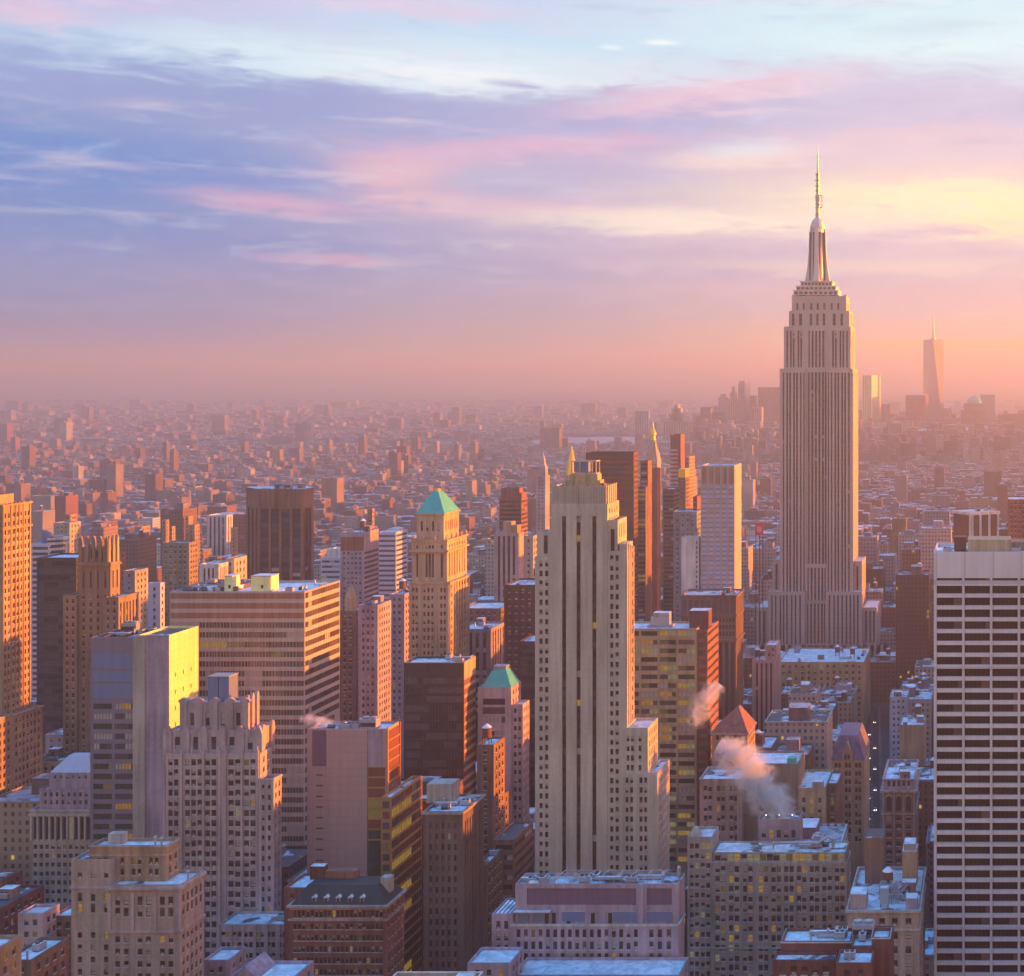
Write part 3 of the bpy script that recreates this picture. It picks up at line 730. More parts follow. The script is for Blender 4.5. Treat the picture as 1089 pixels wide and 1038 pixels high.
# --- D: office block with lit attic floor
B = Building('office_block', 'wide grey office block with a lit glass attic floor, right of bottom centre', GREYL, 500, wts=(3.4, 3.4, 1.2, .7))
x0, x1, y0, y1, z1 = B.px(757, 901, 917, 500, depth=13)
xm = wx(804, 500)
c1 = cols_pair(xm - x0, 5.3, 1.6, .45, .6); c2 = [(a + xm - x0, b + xm - x0) for a, b in cols_pair(x1 - xm, 4.7, 1.5, .4, .4)]
rr = rows_grid(18, z1, 3.55, 2.3, 1.4)
B.tier(x0, x1, y0, y1, 0, z1, N=(c1 + c2, rr), Wf=GR(13, 18, z1), E=GR(13, 18, z1))
piers(B, x0, x1, y0, 18, z1, [.3, 5.7, 11, xm - x0, xm - x0 + 5, xm - x0 + 14.3, xm - x0 + 23.6, x1 - x0 - .4], .6, .35, GREYL)
ring(B, 'cornice', x0, x1, y0, y1, wz(1009, 500), .5, .4, GREYL)
a = B.px(757, 901, 906.5, 500.8, depth=12)
B.tier(a[0] + .6, a[1] - .6, a[2], a[3], z1 - .9, a[4], N=(cols_grid(a[1] - a[0] - 1.2, 2.4, 2.1, .3), [(z1 + .2, a[4] - .6)], 'win', {'wts': (2, 2, .3, 5.0)}), roofm=PATCHY, parapet=.4)
clutter(B, x0 + 10, x1 - 2, y0 + 3, y1, a[4] - .4, ['duct', 'ac_unit', 'cooling_tower', 'duct', 'duct', 'vent_pipe'], 9)
b = B.part('duct')
b.tube([(x0 + 17, y0 + 4, a[4] + 1.6), (x0 + 30, y0 + 5, a[4] + 2.2), (x0 + 38, y0 + 5, a[4] + 2.2), (x0 + 41, y0 + 6, a[4] + 4), (x0 + 43, y0 + 6, a[4] + 3), (x0 + 43, y0 + 6, a[4])], .6, STEEL, 8)
q = B.px(731, 757, 890, 501, depth=12)
B.tier(q[0], x0 - .02, q[2], q[3], 0, q[4], N=(cols_pair(x0 - q[0], 4.4, 1.4, .5, .5), rows_grid(18, q[4], 3.55, 1.9, 2.4)), E=GR(12, 18, q[4]))
b = B.part('hipped_cap'); c0 = B.px(733, 744, 884, 502, depth=5)
b.loft([[(c0[0], c0[2], q[4] - .9), (c0[1], c0[2], q[4] - .9), (c0[1], c0[3], q[4] - .9), (c0[0], c0[3], q[4] - .9)], [(c0[0] + 1.2, c0[2] + 1.2, q[4] + 2.4), (c0[1] - 1.2, c0[2] + 1.2, q[4] + 2.4), (c0[1] - 1.2, c0[3] - 1.2, q[4] + 2.4), (c0[0] + 1.2, c0[3] - 1.2, q[4] + 2.4)]], CONC)
# plant room on columns behind the attic, from which the steam rises
B = Building('plant_house', 'louvred plant house with three lamps under the rising steam, behind the lit attic roof', MAUVE, 530, roof=TAR)
x0, x1, y0, y1, z1 = B.px(806, 850, 871, 528, depth=10)
B.tier(x0, x1, y0, y1, 0, z1, N=(cols_grid(x1 - x0, 2.6, 1.6, .8), [(z1 - 7.2, z1 - 4.2)]), E=None)
b = B.part('roof_lamp')
LAMP = lit_mat('lamp_glow', (1, .9, .75), 2.5)
for i in range(3): b.box(x0 + 3 + i * 5, x0 + 3.1 + i * 5, y0 + .2, y0 + .3, z1, z1 + 1.2, DARKMETAL); b.lathe(x0 + 3.05 + i * 5, y0 + .25, [(.05, z1 + 1.2), (.22, z1 + 1.4), (.05, z1 + 1.65)], LAMP, 8)

# --- E: dark red brick block with snowy roofs, bottom right
B = Building('red_brick_building', 'dark red brick block with bright snowy stepped roofs, at the bottom edge', DKRED, 380, wts=(7, 1, .3, .1), roof=roof_mat('snow_roof_tracks', cover=1.05, scale=.3))
a = B.px(831, 905, 1001, 384, depth=9.4); B.tier(*a[:4], 0, a[4], N=GR(a[1] - a[0], 60, a[4], 4.6, 1.9, 4.2, 2.3, top=2.6), E=GR(9, 60, a[4]))
ring(B, 'cornice', a[0], a[1], a[2], a[3], a[4] - .5, .35, .2, CONC)
t = B.px(905.2, 947, 1006, 380, depth=14); B.tier(*t[:4], 0, t[4], N=None, Wf=None)
k = B.px(927, 946, 997, 380.6, depth=7); B.tier(*k[:4], t[4] - .9, k[4], N=None)
ring(B, 'cornice', *k[:4], k[4] - .4, .35, .2, CONC)
f = B.px(889, 927, 1024, 371, depth=8.8); B.tier(*f[:4], 0, f[4], N=GR(f[1] - f[0], 60, f[4], 3, 1.5, 4, 2))
g_ = B.px(822, 888.8, 1021, 378, depth=5.8); B.tier(*g_[:4], 0, g_[4], N=GR(g_[1] - g_[0], 60, g_[4], 3.2, 1.7, 4.2, 2.2), roofm=PATCHY)
clutter(B, a[0], a[1], a[2], a[3], a[4] - .9, ['duct', 'ac_unit', 'vent_pipe', 'ac_unit'], 11); clutter(B, t[0], k[0] - .5, t[2], t[3], t[4] - .9, ['ac_unit', 'cooling_tower', 'vent_pipe', 'ac_unit'], 12); clutter(B, *f[:4], f[4] - .9, ['ac_unit', 'vent_pipe'], 4)

# --- F: beige block with crowded roof
B = Building('beige_building', 'beige stone block with heavy cornice and crowded roof, beside the white gridded tower', LIME, 455, wts=(6, 1.5, .2, .2))
x0, x1, y0, y1, z1 = B.px(901, 977.5, 968, 455, depth=40)
B.tier(x0, x1, y0, y1, 0, z1, N=([(wx(a, 455) - x0, wx(a, 455) - x0 + 1.9) for a in (909, 921, 935, 948.5, 963)], rows_grid(40, z1, 4.6, 2.4, 2.6)), Wf=GR(40, 40, z1, 4, 1.6, 4.6, 2.4))
ring(B, 'cornice', x0, x1, y0, y1, z1 - .8, .8, .5, CONC); ring(B, 'cornice', x0, x1, y0, y1, z1 - 6.6, .5, .4, CONC)
zr = z1 - .9
b = B.part(('roof_shed', 'snow topped brick roof shed')); b.box(x0 + .6, x0 + 6, y0 + 3, y0 + 10, zr, zr + 5.0, PINKL, top=SNOW)
b = B.part('roof_shed'); b.box(x0 + 3.4, x0 + 9.8, y0 + 26, y0 + 36, zr, zr + 16, BROWN, top=TAR)
b = B.part('roof_shed'); b.box(x0 + 16.5, x0 + 21.5, y0 + 24, y0 + 32, zr, zr + 12, TAN, top=SNOW); b.box(x0 + 17, x0 + 21, y0 + 24.5, y0 + 31, zr + 12, zr + 14.4, STEEL, top=SNOW)
b = B.part('roof_tank'); b.box(x0 + 10.4, x0 + 13.2, y0 + 4, y0 + 6.4, zr + 1.3, zr + 6.6, plain_mat('pale_blue_steel', (.30, .42, .52), .4), True, SNOW)
for i in range(4): b.box(x0 + 10.5 + (i % 2) * 2.4, x0 + 10.7 + (i % 2) * 2.4, y0 + 4.1 + (i // 2) * 2, y0 + 4.3 + (i // 2) * 2, zr, zr + 1.3, DARKMETAL)
b = B.part('roof_shed'); b.box(x1 - 4.6, x1 - .8, y0 + 3, y0 + 8, zr, zr + 3.6, MAUVE, top=SNOW)
b = B.part('roof_pipe')
for i in range(5): b.tube([(x0 + 13 + i * .8, y0 + 8, zr), (x0 + 13 + i * .8, y0 + 8, zr + 5.4 - i * .5), (x0 + 15 + i, y0 + 13 + i, zr + 5.4 - i * .5)], .25, STEEL, 6)
clutter(B, x0 + 8, x1 - 1, y0 + 9, y0 + 24, zr, ['ac_unit', 'cooling_tower', 'duct', 'ac_unit', 'vent_pipe', 'ac_unit', 'water_tank', 'vent_pipe', 'bulkhead'], 15)

# --- G: white gridded tower at the right edge
B = Building('white_office_tower', 'tall white tower gridded with wide dark ribbon windows, cut by the right edge', TRAV, 480, cap=100, recess=.9)
x0, x1, y0, y1, z1 = B.px(993, 1203, 587, 480, depth=27)
ncol = 7; pw = (x1 - x0 - 1.0) / ncol
gc = [(.5 + i * pw + .55, .5 + (i + 1) * pw - .3) for i in range(ncol)]
zt = wz(623, 480)
B.tier(x0, x1, y0, y1, 0, z1, N=(gc, rows_grid(30, zt + .001, 4.1, 2.75, 0) + [(wz(617.5, 480), wz(614.8, 480))], 'rib', {'bay': 1.5, 'pl': .03, 'pb': .015, 'recess': .9, 'p2': .16}), Sf=None, parapet=1.2, roofm=PATCHY, glass=plain_mat('bronze_glass', (.028, .023, .024), .15, 0, .5, .4, .2))
piers(B, x0, x1, y0, 30, z1 - .3, [0.5 + i * pw + .12 for i in range(ncol + 1)], .5, .35, TRAV)
zr = z1 - 1.2
b = B.part('penthouse'); b.box(x0 + 11.6, x0 + 27, y0 + 9, y0 + 20, zr, zr + 4.4, BUFF); b.box(x0 + 27, x1 - 6, y0 + 12, y0 + 22, zr, zr + 3.2, OLIVE)
b = B.part('tank'); b.box(x0 + 6.8, x0 + 11, y0 + 10, y0 + 15, zr + .6, zr + 5.2, RUST, True); b.box(x0 + 7, x0 + 10.6, y0 + 10.2, y0 + 14.8, zr, zr + .6, DARKMETAL)
clutter(B, x0 + 26, x1 - 30, y0 + 1, y0 + 9, zr, ['ac_unit', 'vent_pipe', 'ac_unit', 'vent_pipe'], 21); clutter(B, x0 + 1, x0 + 8, y0 + 2, y0 + 9, zr, ['vent_pipe', 'ac_unit'], 22)

# --- H: tall tan tower cut by the left edge
B = Building('tan_skyscraper', 'tall tan stone tower with a sunlit orange top, cut by the left edge', TAN, 600, wts=(6, 1.5, .3, .15))
X1 = wx(2.5, 600); Yb = 600 * (PX0 - 2.5) / (PX0 - 33); z1 = wz(537, 600)
wcols = [(1.2, 2.3), (3.4, 4.5), (6.2, 7.5), (8.5, 9.8), (10.8, 12.1), (13.8, 14.8), (15.8, 16.7)]
B.tier(X1 - 30, X1, 600, Yb, 0, z1, N=GR(30, 60, z1, 3, 1.3, 3.6, 2), Wf=(wcols, rows_grid(100, z1 - 3, 3.6, 2.1, 1)), E=None)
b = B.part('pier')
for v in (.5, 5.3, 7.98, 10.3, 13.0, 17.0): b.box(X1 - .05, X1 + .35, 600 + v - .3, 600 + v + .3, 100, z1 + .5, TAN, True)
ring(B, 'cornice', X1 - 30, X1, 600, Yb, z1 - 11, .7, .5, TAN); ring(B, 'cornice', X1 - 30, X1, 600, Yb, z1 - .8, .8, .5, TAN)
B.tier(X1 - 27, X1 - 3.5, 602, Yb - 6, z1 - .9, z1 + 4)
Xb = wx(45.5, 619); zb = wz(750, 619)
B.tier(Xb - 40, Xb, 582, 599.9, 0, zb + 1, Wf=GR(18, 30, zb, 2.6, 1.2, 3.6, 2)); B.tier(X1 + .02, Xb, 599.9, 619, 0, zb, Wf=GR(19, 30, zb, 2.4, 1.2, 3.6, 2))
ring(B, 'cornice', X1 + .7, Xb, 600.4, 619, zb - 4.4, .5, .4, TAN); ring(B, 'cornice', X1 + .7, Xb, 600.4, 619, zb - .6, .6, .5, TAN)

# --- low buildings in the bottom left corner
simple('brick_building', 'dark red building with a long thin pale parapet, at the left edge low down', -60, 0, 966, 448, xb=47, m=DKRED, cap=30, kinds=['ac_unit', 'bulkhead'], roof=TAR)
simple('brick_building', 'shadowed red brick building under the colonnaded pyramid block at the left edge', -70, 2, 936, 528, xb=24, m=RED, cap=30, kinds=['water_tank'], roof=TAR)
simple('brick_building', 'small brick building with a parallelogram of bright snow on its roof, near the left edge', 19, 46, 971, 420, depth=7.4, m=PINKL, cap=20, roof=SNOW)
simple('brick_building', 'low building with a bright snowy roof touching the left side of the limestone block', 54, 81, 974, 426, depth=11, m=BROWN, cap=20, roof=SNOW)
simple('brick_building', 'low brick building with a broken strip of snow along its roof edge, lower left corner', 2, 33, 1021, 368, xb=74, m=BROWN, cap=40, roof=roof_mat('half_snow_roof', cover=.8), kinds=['ac_unit', 'vent_pipe'], wts=(5, 1, .3, .6))
simple('tan_building', 'tan building with dim lit windows in the lower left corner', -80, -12, 1014, 336, xb=23, m=TAN, cap=30, wts=(2, 1, 0, 2), opt={})
simple('brick_building', 'small building with a snowy roof wedged between the limestone block and the stepped tower', 216, 243, 1021, 424, depth=10, m=MAUVE, cap=20, roof=SNOW)
B = simple('brick_building', 'low mauve building with a gabled roof at the bottom edge, right of the limestone block', 243, 312, 1040, 404, depth=12, m=MAUVE, cap=10, roof=SNOW)
x0, x1, y0, y1, z1 = B.box
b = B.part('gabled_roof'); b.loft([[(x0 + 1, y0 + .6, z1 - .8), (x0 + 8, y0 + .6, z1 - .8), (x0 + 8, y1 - .6, z1 - .8), (x0 + 1, y1 - .6, z1 - .8)], [(x0 + 4.3, y0 + .6, z1 + 3), (x0 + 4.7, y0 + .6, z1 + 3), (x0 + 4.7, y1 - .6, z1 + 3), (x0 + 4.3, y1 - .6, z1 + 3)]], MAUVE)
B = simple('flat_roofed_building', 'flat roof edged with a pale parapet at the bottom edge, below the brown slab', 391, 486, 1066, 340, xb=513, m=TAN, cap=10, roof=PATCHY)
x0, x1, y0, y1, z1 = B.box
b = B.part('bulkhead'); b.box(x1 - 5, x1 - .6, y1 - 9, y1 - 3, z1 - .9, z1 + 1.2, CONC, top=SNOW)
ring(B, 'coping', x0, x1, y0, y1, z1, .25, .15, WHITE)

# --- Z: pale stepped block with colonnade and sloped roof
B = Building('colonnaded_building', 'pale stepped block with a colonnade and a sloped snowy roof, low down on the left', MAUVE, 560, wts=(6, 1.5, .2, .4))
x0, x1, y0, y1, z1 = B.px(33, 98.5, 861, 560, depth=22); zc = wz(893, 560)
cl = cols_grid(x1 - x0, 2.45, 1.45, .5)
B.tier(x0, x1, y0, y1, 0, z1, N=(cl, [(zc, z1 - 3)] + rows_grid(20, zc - 1, 3.6, 1.8, 1)), Wf=GR(22, 20, z1), E=GR(22, 20, z1), wall=GREYL)
piers(B, x0, x1, y0, zc - .3, z1 - 2.6, [.25] + [(a[1] + b_[0]) / 2 for a, b_ in zip(cl, cl[1:])] + [x1 - x0 - .3], .7, .5, CONC, 'column')
ring(B, 'cornice', x0, x1, y0, y1, z1 - 2.4, .7, .8, CONC); ring(B, 'cornice', x0, x1, y0, y1, z1 - .6, .6, .5, CONC)
s = B.px(42, 98, 839, 562, depth=18); B.tier(*s[:4], z1 - .9, s[4], N=GR(s[1] - s[0], z1, s[4], 2.5, 1.0, 3.2, 1.7, top=1.4), Wf=GR(18, z1, s[4]))
s2 = B.px(52, 97.5, 822, 564, depth=14); B.tier(*s2[:4], s[4] - .9, s2[4], N=GR(s2[1] - s2[0], s[4], s2[4], 2.5, .9, 3.0, 1.4, top=1.0), Wf=GR(14, s[4], s2[4]), parapet=0, roof=False)
zt = wz(804, 568)
b = B.part('sloped_roof'); rings = []
for i in range(8):
    t = i / 8; z = s2[4] + t * (zt - s2[4])
    for tt in (t, t + .09):
        rings.append([(s2[0] + .3 + tt * 4.6, s2[2] + .3 + tt * 5, z + (0 if tt == t else .78)), (s2[1] - .3 - tt * 4.2, s2[2] + .3 + tt * 5, z + (0 if tt == t else .78)), (s2[1] - .3 - tt * 4.2, s2[3] - .3 - tt * 5, z + (0 if tt == t else .78)), (s2[0] + .3 + tt * 4.6, s2[3] - .3 - tt * 5, z + (0 if tt == t else .78))])
b.loft(rings, BLUEW)
simple('grey_building', 'grey block with a low roof shed, between the left edge and the colonnaded block', 28, 62, 810, 625, depth=18, m=GREYL, cap=30, kinds=['bulkhead', 'ac_unit'], roof=TAR)
simple('grey_building', 'small pale grey rooftop block in shadow at the foot of the dark slab', 48, 70, 781, 690, depth=14, m=MAUVE, cap=20)

# --- I, K: dark slab and blue glass block behind it
simple('dark_slab_tower', 'dark bronze glass slab behind the tan tower at the left edge', 39, 81, 593, 745, depth=20, m=DARKP, spec='rib', fl=3.8, h=2.6, glass=GLASS, opt={'bay': 1.5, 'pl': .006, 'pb': .03}, roof=SNOW, cap=60, wspec='rib')
B = simple('blue_glass_tower', 'blue glass block with rounded terraces and a domed top, behind the dark slab', 33, 52, 578, 830, depth=16, m=BLUEW, spec='rib', fl=3.4, h=1.8, glass=BLUEGL, opt={'bay': 2.0, 'pl': 0, 'pb': .05}, cap=60)
x0, x1, y0, y1, z1 = B.box
b = B.part('dome'); b.loft([[(x0 + 2.6 + (1 - k) * 2.6 + 5.4 * k * (0.5 + .5 * cos(a)) / 1.0, y0 + 3 + 7 * (.5 + .5 * sin(a)) * k, z) for a in [2 * pi * j / 14 for j in range(14)]] for k, z in ((1, z1 - .9), (1, z1 + 3), (.86, z1 + 5.4), (.5, z1 + 7.2), (.08, z1 + 7.8))], BLUEP)
b = B.part('terrace')
for i, (zz, w) in enumerate(((572, 67), (577, 66), (583, 65), (589, 64))):
    z = wz(zz, 832); b.loft([[(x1 + (wx(w, 832) - x1) * sin(j * pi / 12 * 1) if True else 0, y0 + 1 + 12 * j / 12, zq) for j in range(13)] + [(x1 - 2, y1 - 1, zq), (x1 - 2, y0 + 1, zq)] for zq in (z - 1.4, z)], WHITE)
b.loft([[(x1 + (wx(60, 832) - x1) * sin(j * pi / 12), y0 + 2 + 10 * j / 12, zq) for j in range(13)] + [(x1 - 2, y1 - 2, zq), (x1 - 2, y0 + 2, zq)] for zq in (60, wz(571, 832))], BLUEGL)
simple('tan_tower', 'grey brick tower with sunlit orange right wall, behind the blue domed block', 57, 74, 556, 1000, xb=86, m=GREYL, cap=30, fl=3.6)
simple('tan_tower', 'slim block topped orange by the sun, just behind the grey brick tower', 68, 75, 547, 1016, xb=82, m=TAN, cap=10)

# --- J: gothic tower with a crown of buttresses
B = Building('gothic_tower', 'grey brown gothic tower with a crown of sunlit buttresses, left of the blue glass block', OLIVE, 640, wts=(7, 1.2, .2, .08))
x0, x1, y0, y1, z1 = B.px(83.5, 117.4, 598, 640, 127.5)
B.tier(x0, x1, y0, y1, 0, z1, N=(cols_pair(x1 - x0, 3.3, .95, .4, .6, 1), rows_grid(60, z1 - 14, 3.6, 2, 1) + [(z1 - 12, z1 - 4)]), Wf=(cols_grid(y1 - y0, 2.6, .9, .4), rows_grid(60, z1 - 14, 3.6, 2, 1) + [(z1 - 12, z1 - 4)]))
ring(B, 'cornice', x0, x1, y0, y1, z1 - 1.6, .9, .6, OLIVE)
s = B.px(86.5, 114.5, 582, 641.5, 124.5); B.tier(*s[:4], z1 - .9, s[4], N=GR(s[1] - s[0], z1, s[4], 2.6, .9, 5, 3.4, top=1.6), Wf=GR(s[3] - s[2], z1, s[4], 2.4, .8, 5, 3.4, top=1.6))
b = B.part('buttress')
for i in range(5):
    u = s[0] + i * (s[1] - s[0]) / 4
    b.loft([[(u - w, s[2] - .9, z), (u + w, s[2] - .9, z), (u + w, s[2] + .6, z), (u - w, s[2] + .6, z)] for w, z in ((.65, z1 - 1), (.6, s[4] + 2.2), (.35, s[4] + 4.2), (.05, s[4] + 5.2))], OLIVE)
for i in range(3):
    v = s[2] + .3 + i * (s[3] - s[2] - .6) / 2
    b.loft([[(s[1] - .3, v - w, z), (s[1] + .8, v - w, z), (s[1] + .8, v + w, z), (s[1] - .3, v + w, z)] for w, z in ((.65, z1 - 1), (.6, s[4] + 2.2), (.35, s[4] + 4.2), (.05, s[4] + 5.2))], BUFF)
w1_ = B.px(67, 83, 633, 639, depth=9); B.tier(w1_[0], x0 - .02, w1_[2], w1_[3], 0, w1_[4], N=GR(x0 - w1_[0], 60, w1_[4], 2.3, 1, 3.6, 2, m=.5), E=GR(9, 60, w1_[4]))
w2_ = B.px(110.5, 126, 635, 637, 140); B.tier(*w2_[:3], 652, 0, w2_[4], N=GR(w2_[1] - w2_[0], 60, w2_[4], 2.3, 1, 3.6, 2, m=.5), Wf=ST(15, 60, w2_[4], 2.3, 1.0, .5))
ring(B, 'cornice', w2_[0], w2_[1], w2_[2], 652, w2_[4] - .6, .5, .3, OLIVE)
simple('brick_tower', 'narrow brick tower glowing orange just right of the gothic crown', 121, 127, 587, 850, xb=134, m=RED, cap=20)

# --- L: blue glass and white marble block
B = Building('marble_office_tower', 'block with a blue glass front and a blank white marble side lit bright yellow', MARBLE_SUN, 540, wts=(4, 2, .3, .5), recess=.25)
x0, x1, y0, y1, z1 = B.px(96, 145.5, 678, 540, depth=20)
wz1 = wz(745, 540)
BGW = wall_mat('blue_grey_metal', (.20, .17, .22), .4, .1, spec=.5)
B.tier(x0, x1, y0, y1, 0, z1, N=([(1.2, 8.4), (9.6, x1 - x0 - 1.0)], rows_grid(20, wz1, 3.9, 2.2, 1.2), 'rib', {'bay': 1.2, 'pl': .05, 'pb': .12}), E=RB(20, 20, z1, 3.9, 2.2), wall=BGW, glass=GREENGL, roofm=TAR)
b = B.part('glass_panel')
for a, c in ((695, 711), (713.5, 725), (727.5, 743)): b.box(x0 + 1.0, x1 - .9, y0 - .15, y0 - .02, wz(c, 540), wz(a, 540), BLUEP)
r = B.px(145.5, 180, 675.5, 540.4, 211)
B.tier(x1 + .02, r[1], r[2] - .02, r[2], 0, r[4], N=None, wall=MAUVE, parapet=0, roof=False)  # marble's shaded front: its mauve cast is painted on a thin sheet
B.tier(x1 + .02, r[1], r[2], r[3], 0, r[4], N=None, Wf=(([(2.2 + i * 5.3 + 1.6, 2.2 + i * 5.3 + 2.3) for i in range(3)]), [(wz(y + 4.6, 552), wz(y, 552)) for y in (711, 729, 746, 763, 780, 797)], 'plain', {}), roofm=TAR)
b = B.part('corner_pier'); b.box(x1 - 1.4, x1 + 3.2, y0 - .3, y0 + .37, 0, z1 + .4, GREYL)
rb = B.part('roof_beam')
for i in range(3): rb.box(x0 + 4 + i * 6, x0 + 5 + i * 6, y0 + 1, y1 - 1, z1 - .9, z1 + .1, RUST, True)
clutter(B, x0 + 2, r[1] - 2, y0 + 4, y1 - 1, z1 - .9, ['duct', 'ac_unit', 'cooling_tower', 'ac_unit'], 31)

# --- M: banded office slab
B = Building('banded_office_slab', 'broad office slab banded with ribbon windows, its right wall striped orange by the sun', BANDM, 580, cap=100, recess=.3, roof=SNOW)
x0, x1, y0, y1, z1 = B.px(180.5, 324, 629, 580, 361.5)
rr = rows_grid(20, z1, 4.06, 2.35, .75)
B.tier(x0, x1, y0, y1, 0, z1, N=([(.5, x1 - x0 - .5)], rr[3:], 'rib', {'bay': 1.45, 'pl': .02, 'pb': .16, 'recess': .22, 'p2': .8, 'frame': CONC}), Wf=([(.4, y1 - y0 - .4)], rr, 'rib', {'bay': 1.45, 'pl': 0, 'pb': .1, 'recess': .12}), E=RB(y1 - y0, 20, z1, 4.06, 2.3), glass=plain_mat('warm_grey_glass', (.085, .06, .055), .3, 0, .5, .3, .15))
b = B.part('spandrel_band')  # orange reflections in the top ribbon windows, painted as flat bands
for a in rr[:3]: b.box(x0 + .4, x1 - .4, y0 - .06, y0 - .01, a[0], a[1], REFL_ORANGE)
mu = B.part('mullions'); nb = 44
for i in range(nb): u = x0 + .5 + (i + .5) * (x1 - x0 - 1) / nb; mu.box(u - .05, u + .05, y0 - .1, y0 + .1, 20, rr[3][1] + .5, CONC, True)
for xa, xb_, xc in ((238.7, 246.8, 256), (267, 288, 297)):
    p = B.px(xa, xb_, 613, 585, xc); b = B.part('penthouse'); b.box(p[0], p[1], p[2], p[3] - .4, z1 - .9, p[4], MARBLE_SUN); b.box(p[0] - .15, p[1] + .15, p[2] - .15, p[3] - .25, p[4], p[4] + .3, CONC, True, SNOW)  # roof houses share the marble with sun yellow in its colour
    b.box(p[0] + (p[1] - p[0]) * .5, p[0] + (p[1] - p[0]) * .5 + 1, p[2] - .06, p[2] - .01, z1 + .5, z1 + 2, DARKMETAL)
clutter(B, x0 + 3, wx(240, 580), y0 + 2, y1 - 2, z1 - .9, ['duct', 'ac_unit', 'duct', 'vent_pipe'], 41); clutter(B, wx(297, 580), x1, y0, y1, z1 - .9, ['vent_pipe', 'vent_pipe', 'ac_unit'], 43)
b = B.part('fascia'); b.box(x0 + 2, x0 + 24, y0 + 6, y1 - 3, z1 - .9, z1 + 1.0, TAR)

# --- N: pink blank walled block with bronze glass side
B = Building('pink_panel_block', 'pink panelled block with a blank front and an amber glass corner', PINKP, 520, cap=60, recess=.2)
x0, x1, y0, y1, z1 = B.px(326.5, 411, 775, 520, 425)
BRZ = wall_mat('copper_frame', (.40, .20, .08), .4, .1, spec=.5)
B.tier(x0, x1, y0, y1, 0, z1, N=None, roofm=PATCHY)
b = B.part('dark_bay'); b.box(x0 + 2.0, x0 + 7.3, y0 - .12, y0 - .01, z1 - 14, z1 - .6, LOUV); b.box(wx(391.5, 520), x1 - 1.6, y0 - .12, y0 - .01, z1 - 14, z1 - .6, MAUVE)
b = B.part('blank_panel'); b.box(x0 + 7.5, wx(391, 520), y0 - .5, y0 - .02, 10, z1 - .2, PINKP)
b = B.part('vent_slot')
for i in range(9): b.box(x0 + 3.4, x0 + 6, y0 - .07, y0 - .01, z1 - 17.5 - i * 4, z1 - 17.1 - i * 4, DARKMETAL)
gz = z1 - 14.5
c = B.part(('glass_corner', 'bronze glass corner with a few lit floors'))
rg = random.Random(3)
for i in range(17):
    z = gz - i * 3.9
    c.box(wx(392, 520), x1 - .5, y0 - .3, y0 - .02, z - 3.3, z, LITDIM if i in (3, 4) else (COPPERGL if i < 6 else GREENGL), True)
    c.box(wx(392, 520), x1 - .45, y0 - .36, y0 - .02, z - 3.9, z - 3.3, BRZ if i < 7 else DARKP, True)
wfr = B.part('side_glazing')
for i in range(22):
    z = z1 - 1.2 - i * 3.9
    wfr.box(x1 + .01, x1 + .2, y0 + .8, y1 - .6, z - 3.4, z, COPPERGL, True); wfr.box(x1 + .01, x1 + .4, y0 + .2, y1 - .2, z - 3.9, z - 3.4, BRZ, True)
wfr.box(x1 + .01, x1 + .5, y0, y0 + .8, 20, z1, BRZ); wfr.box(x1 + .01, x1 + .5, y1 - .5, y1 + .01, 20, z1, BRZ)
X2 = wx(416, 514); Z2 = wz(848, 514); Ye = 514 * (PX0 - 416) / (PX0 - 449)
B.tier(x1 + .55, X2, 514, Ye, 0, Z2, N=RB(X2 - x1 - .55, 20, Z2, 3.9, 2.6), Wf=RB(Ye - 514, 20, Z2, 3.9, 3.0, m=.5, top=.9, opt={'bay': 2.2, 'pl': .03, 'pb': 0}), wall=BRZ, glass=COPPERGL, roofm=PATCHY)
B.tier(x1 - 14, x1 + .5, y1 + .02, Ye - 2, 0, Z2 - .5, wall=DARKP, roofm=PATCHY)
clutter(B, x0 + 4, x1, y0, y1, z1 - .9, ['ac_unit', 'ac_unit', 'cooling_tower', 'vent_pipe', 'ac_unit', 'ac_unit', 'vent_pipe'], 51); clutter(B, x1 - 12, x1, y1 + 1, Ye - 3, Z2 - 1.4, ['ac_unit', 'ac_unit'], 52)

# --- O: dark slab in front of the green pyramid tower
B = Building('dark_slab_tower', 'dark bronze slab with orange striped right wall, below the green pyramid roofed tower', DARKP, 590, cap=70, recess=.12)
x0, x1, y0, y1, z1 = B.px(429.5, 493, 704.5, 590, 505.4)
B.tier(x0, x1, y0, y1, 0, z1, N=([(.5, x1 - x0 - 7), (x1 - x0 - 6.4, x1 - x0 - .5)], rows_grid(20, z1, 3.9, 2.7, 6.5), 'rib', {'bay': 1.3, 'pl': .012, 'pb': .01, 'recess': .1}), E=RB(y1 - y0, 20, z1, 3.9, 2.4), Wf=None, roofm=PATCHY)
sp = B.part('side_panel'); sp.box(x1 + .01, x1 + .3, y0 + .02, y1, z1 - 7.5, z1, BUFF)
st = B.part('side_band')
for i in range(26): st.box(x1 + .01, x1 + .35, y0 + .02, y1, z1 - 11.4 - i * 3.9, z1 - 9.9 - i * 3.9, BUFF, True)
sg = B.part('side_glass')
for i in range(26): sg.box(x1 + .01, x1 + .12, y0 + .02, y1, z1 - 9.89 - i * 3.9, z1 - 7.52 - i * 3.9, RUST, True)
clutter(B, x0 + 12, x1, y0, y1, z1 - .9, ['ac_unit', 'duct', 'vent_pipe', 'ac_unit'], 61)
ring(B, 'coping', x0, x1, y0, y1, z1 - .25, .3, .12, BUFF)

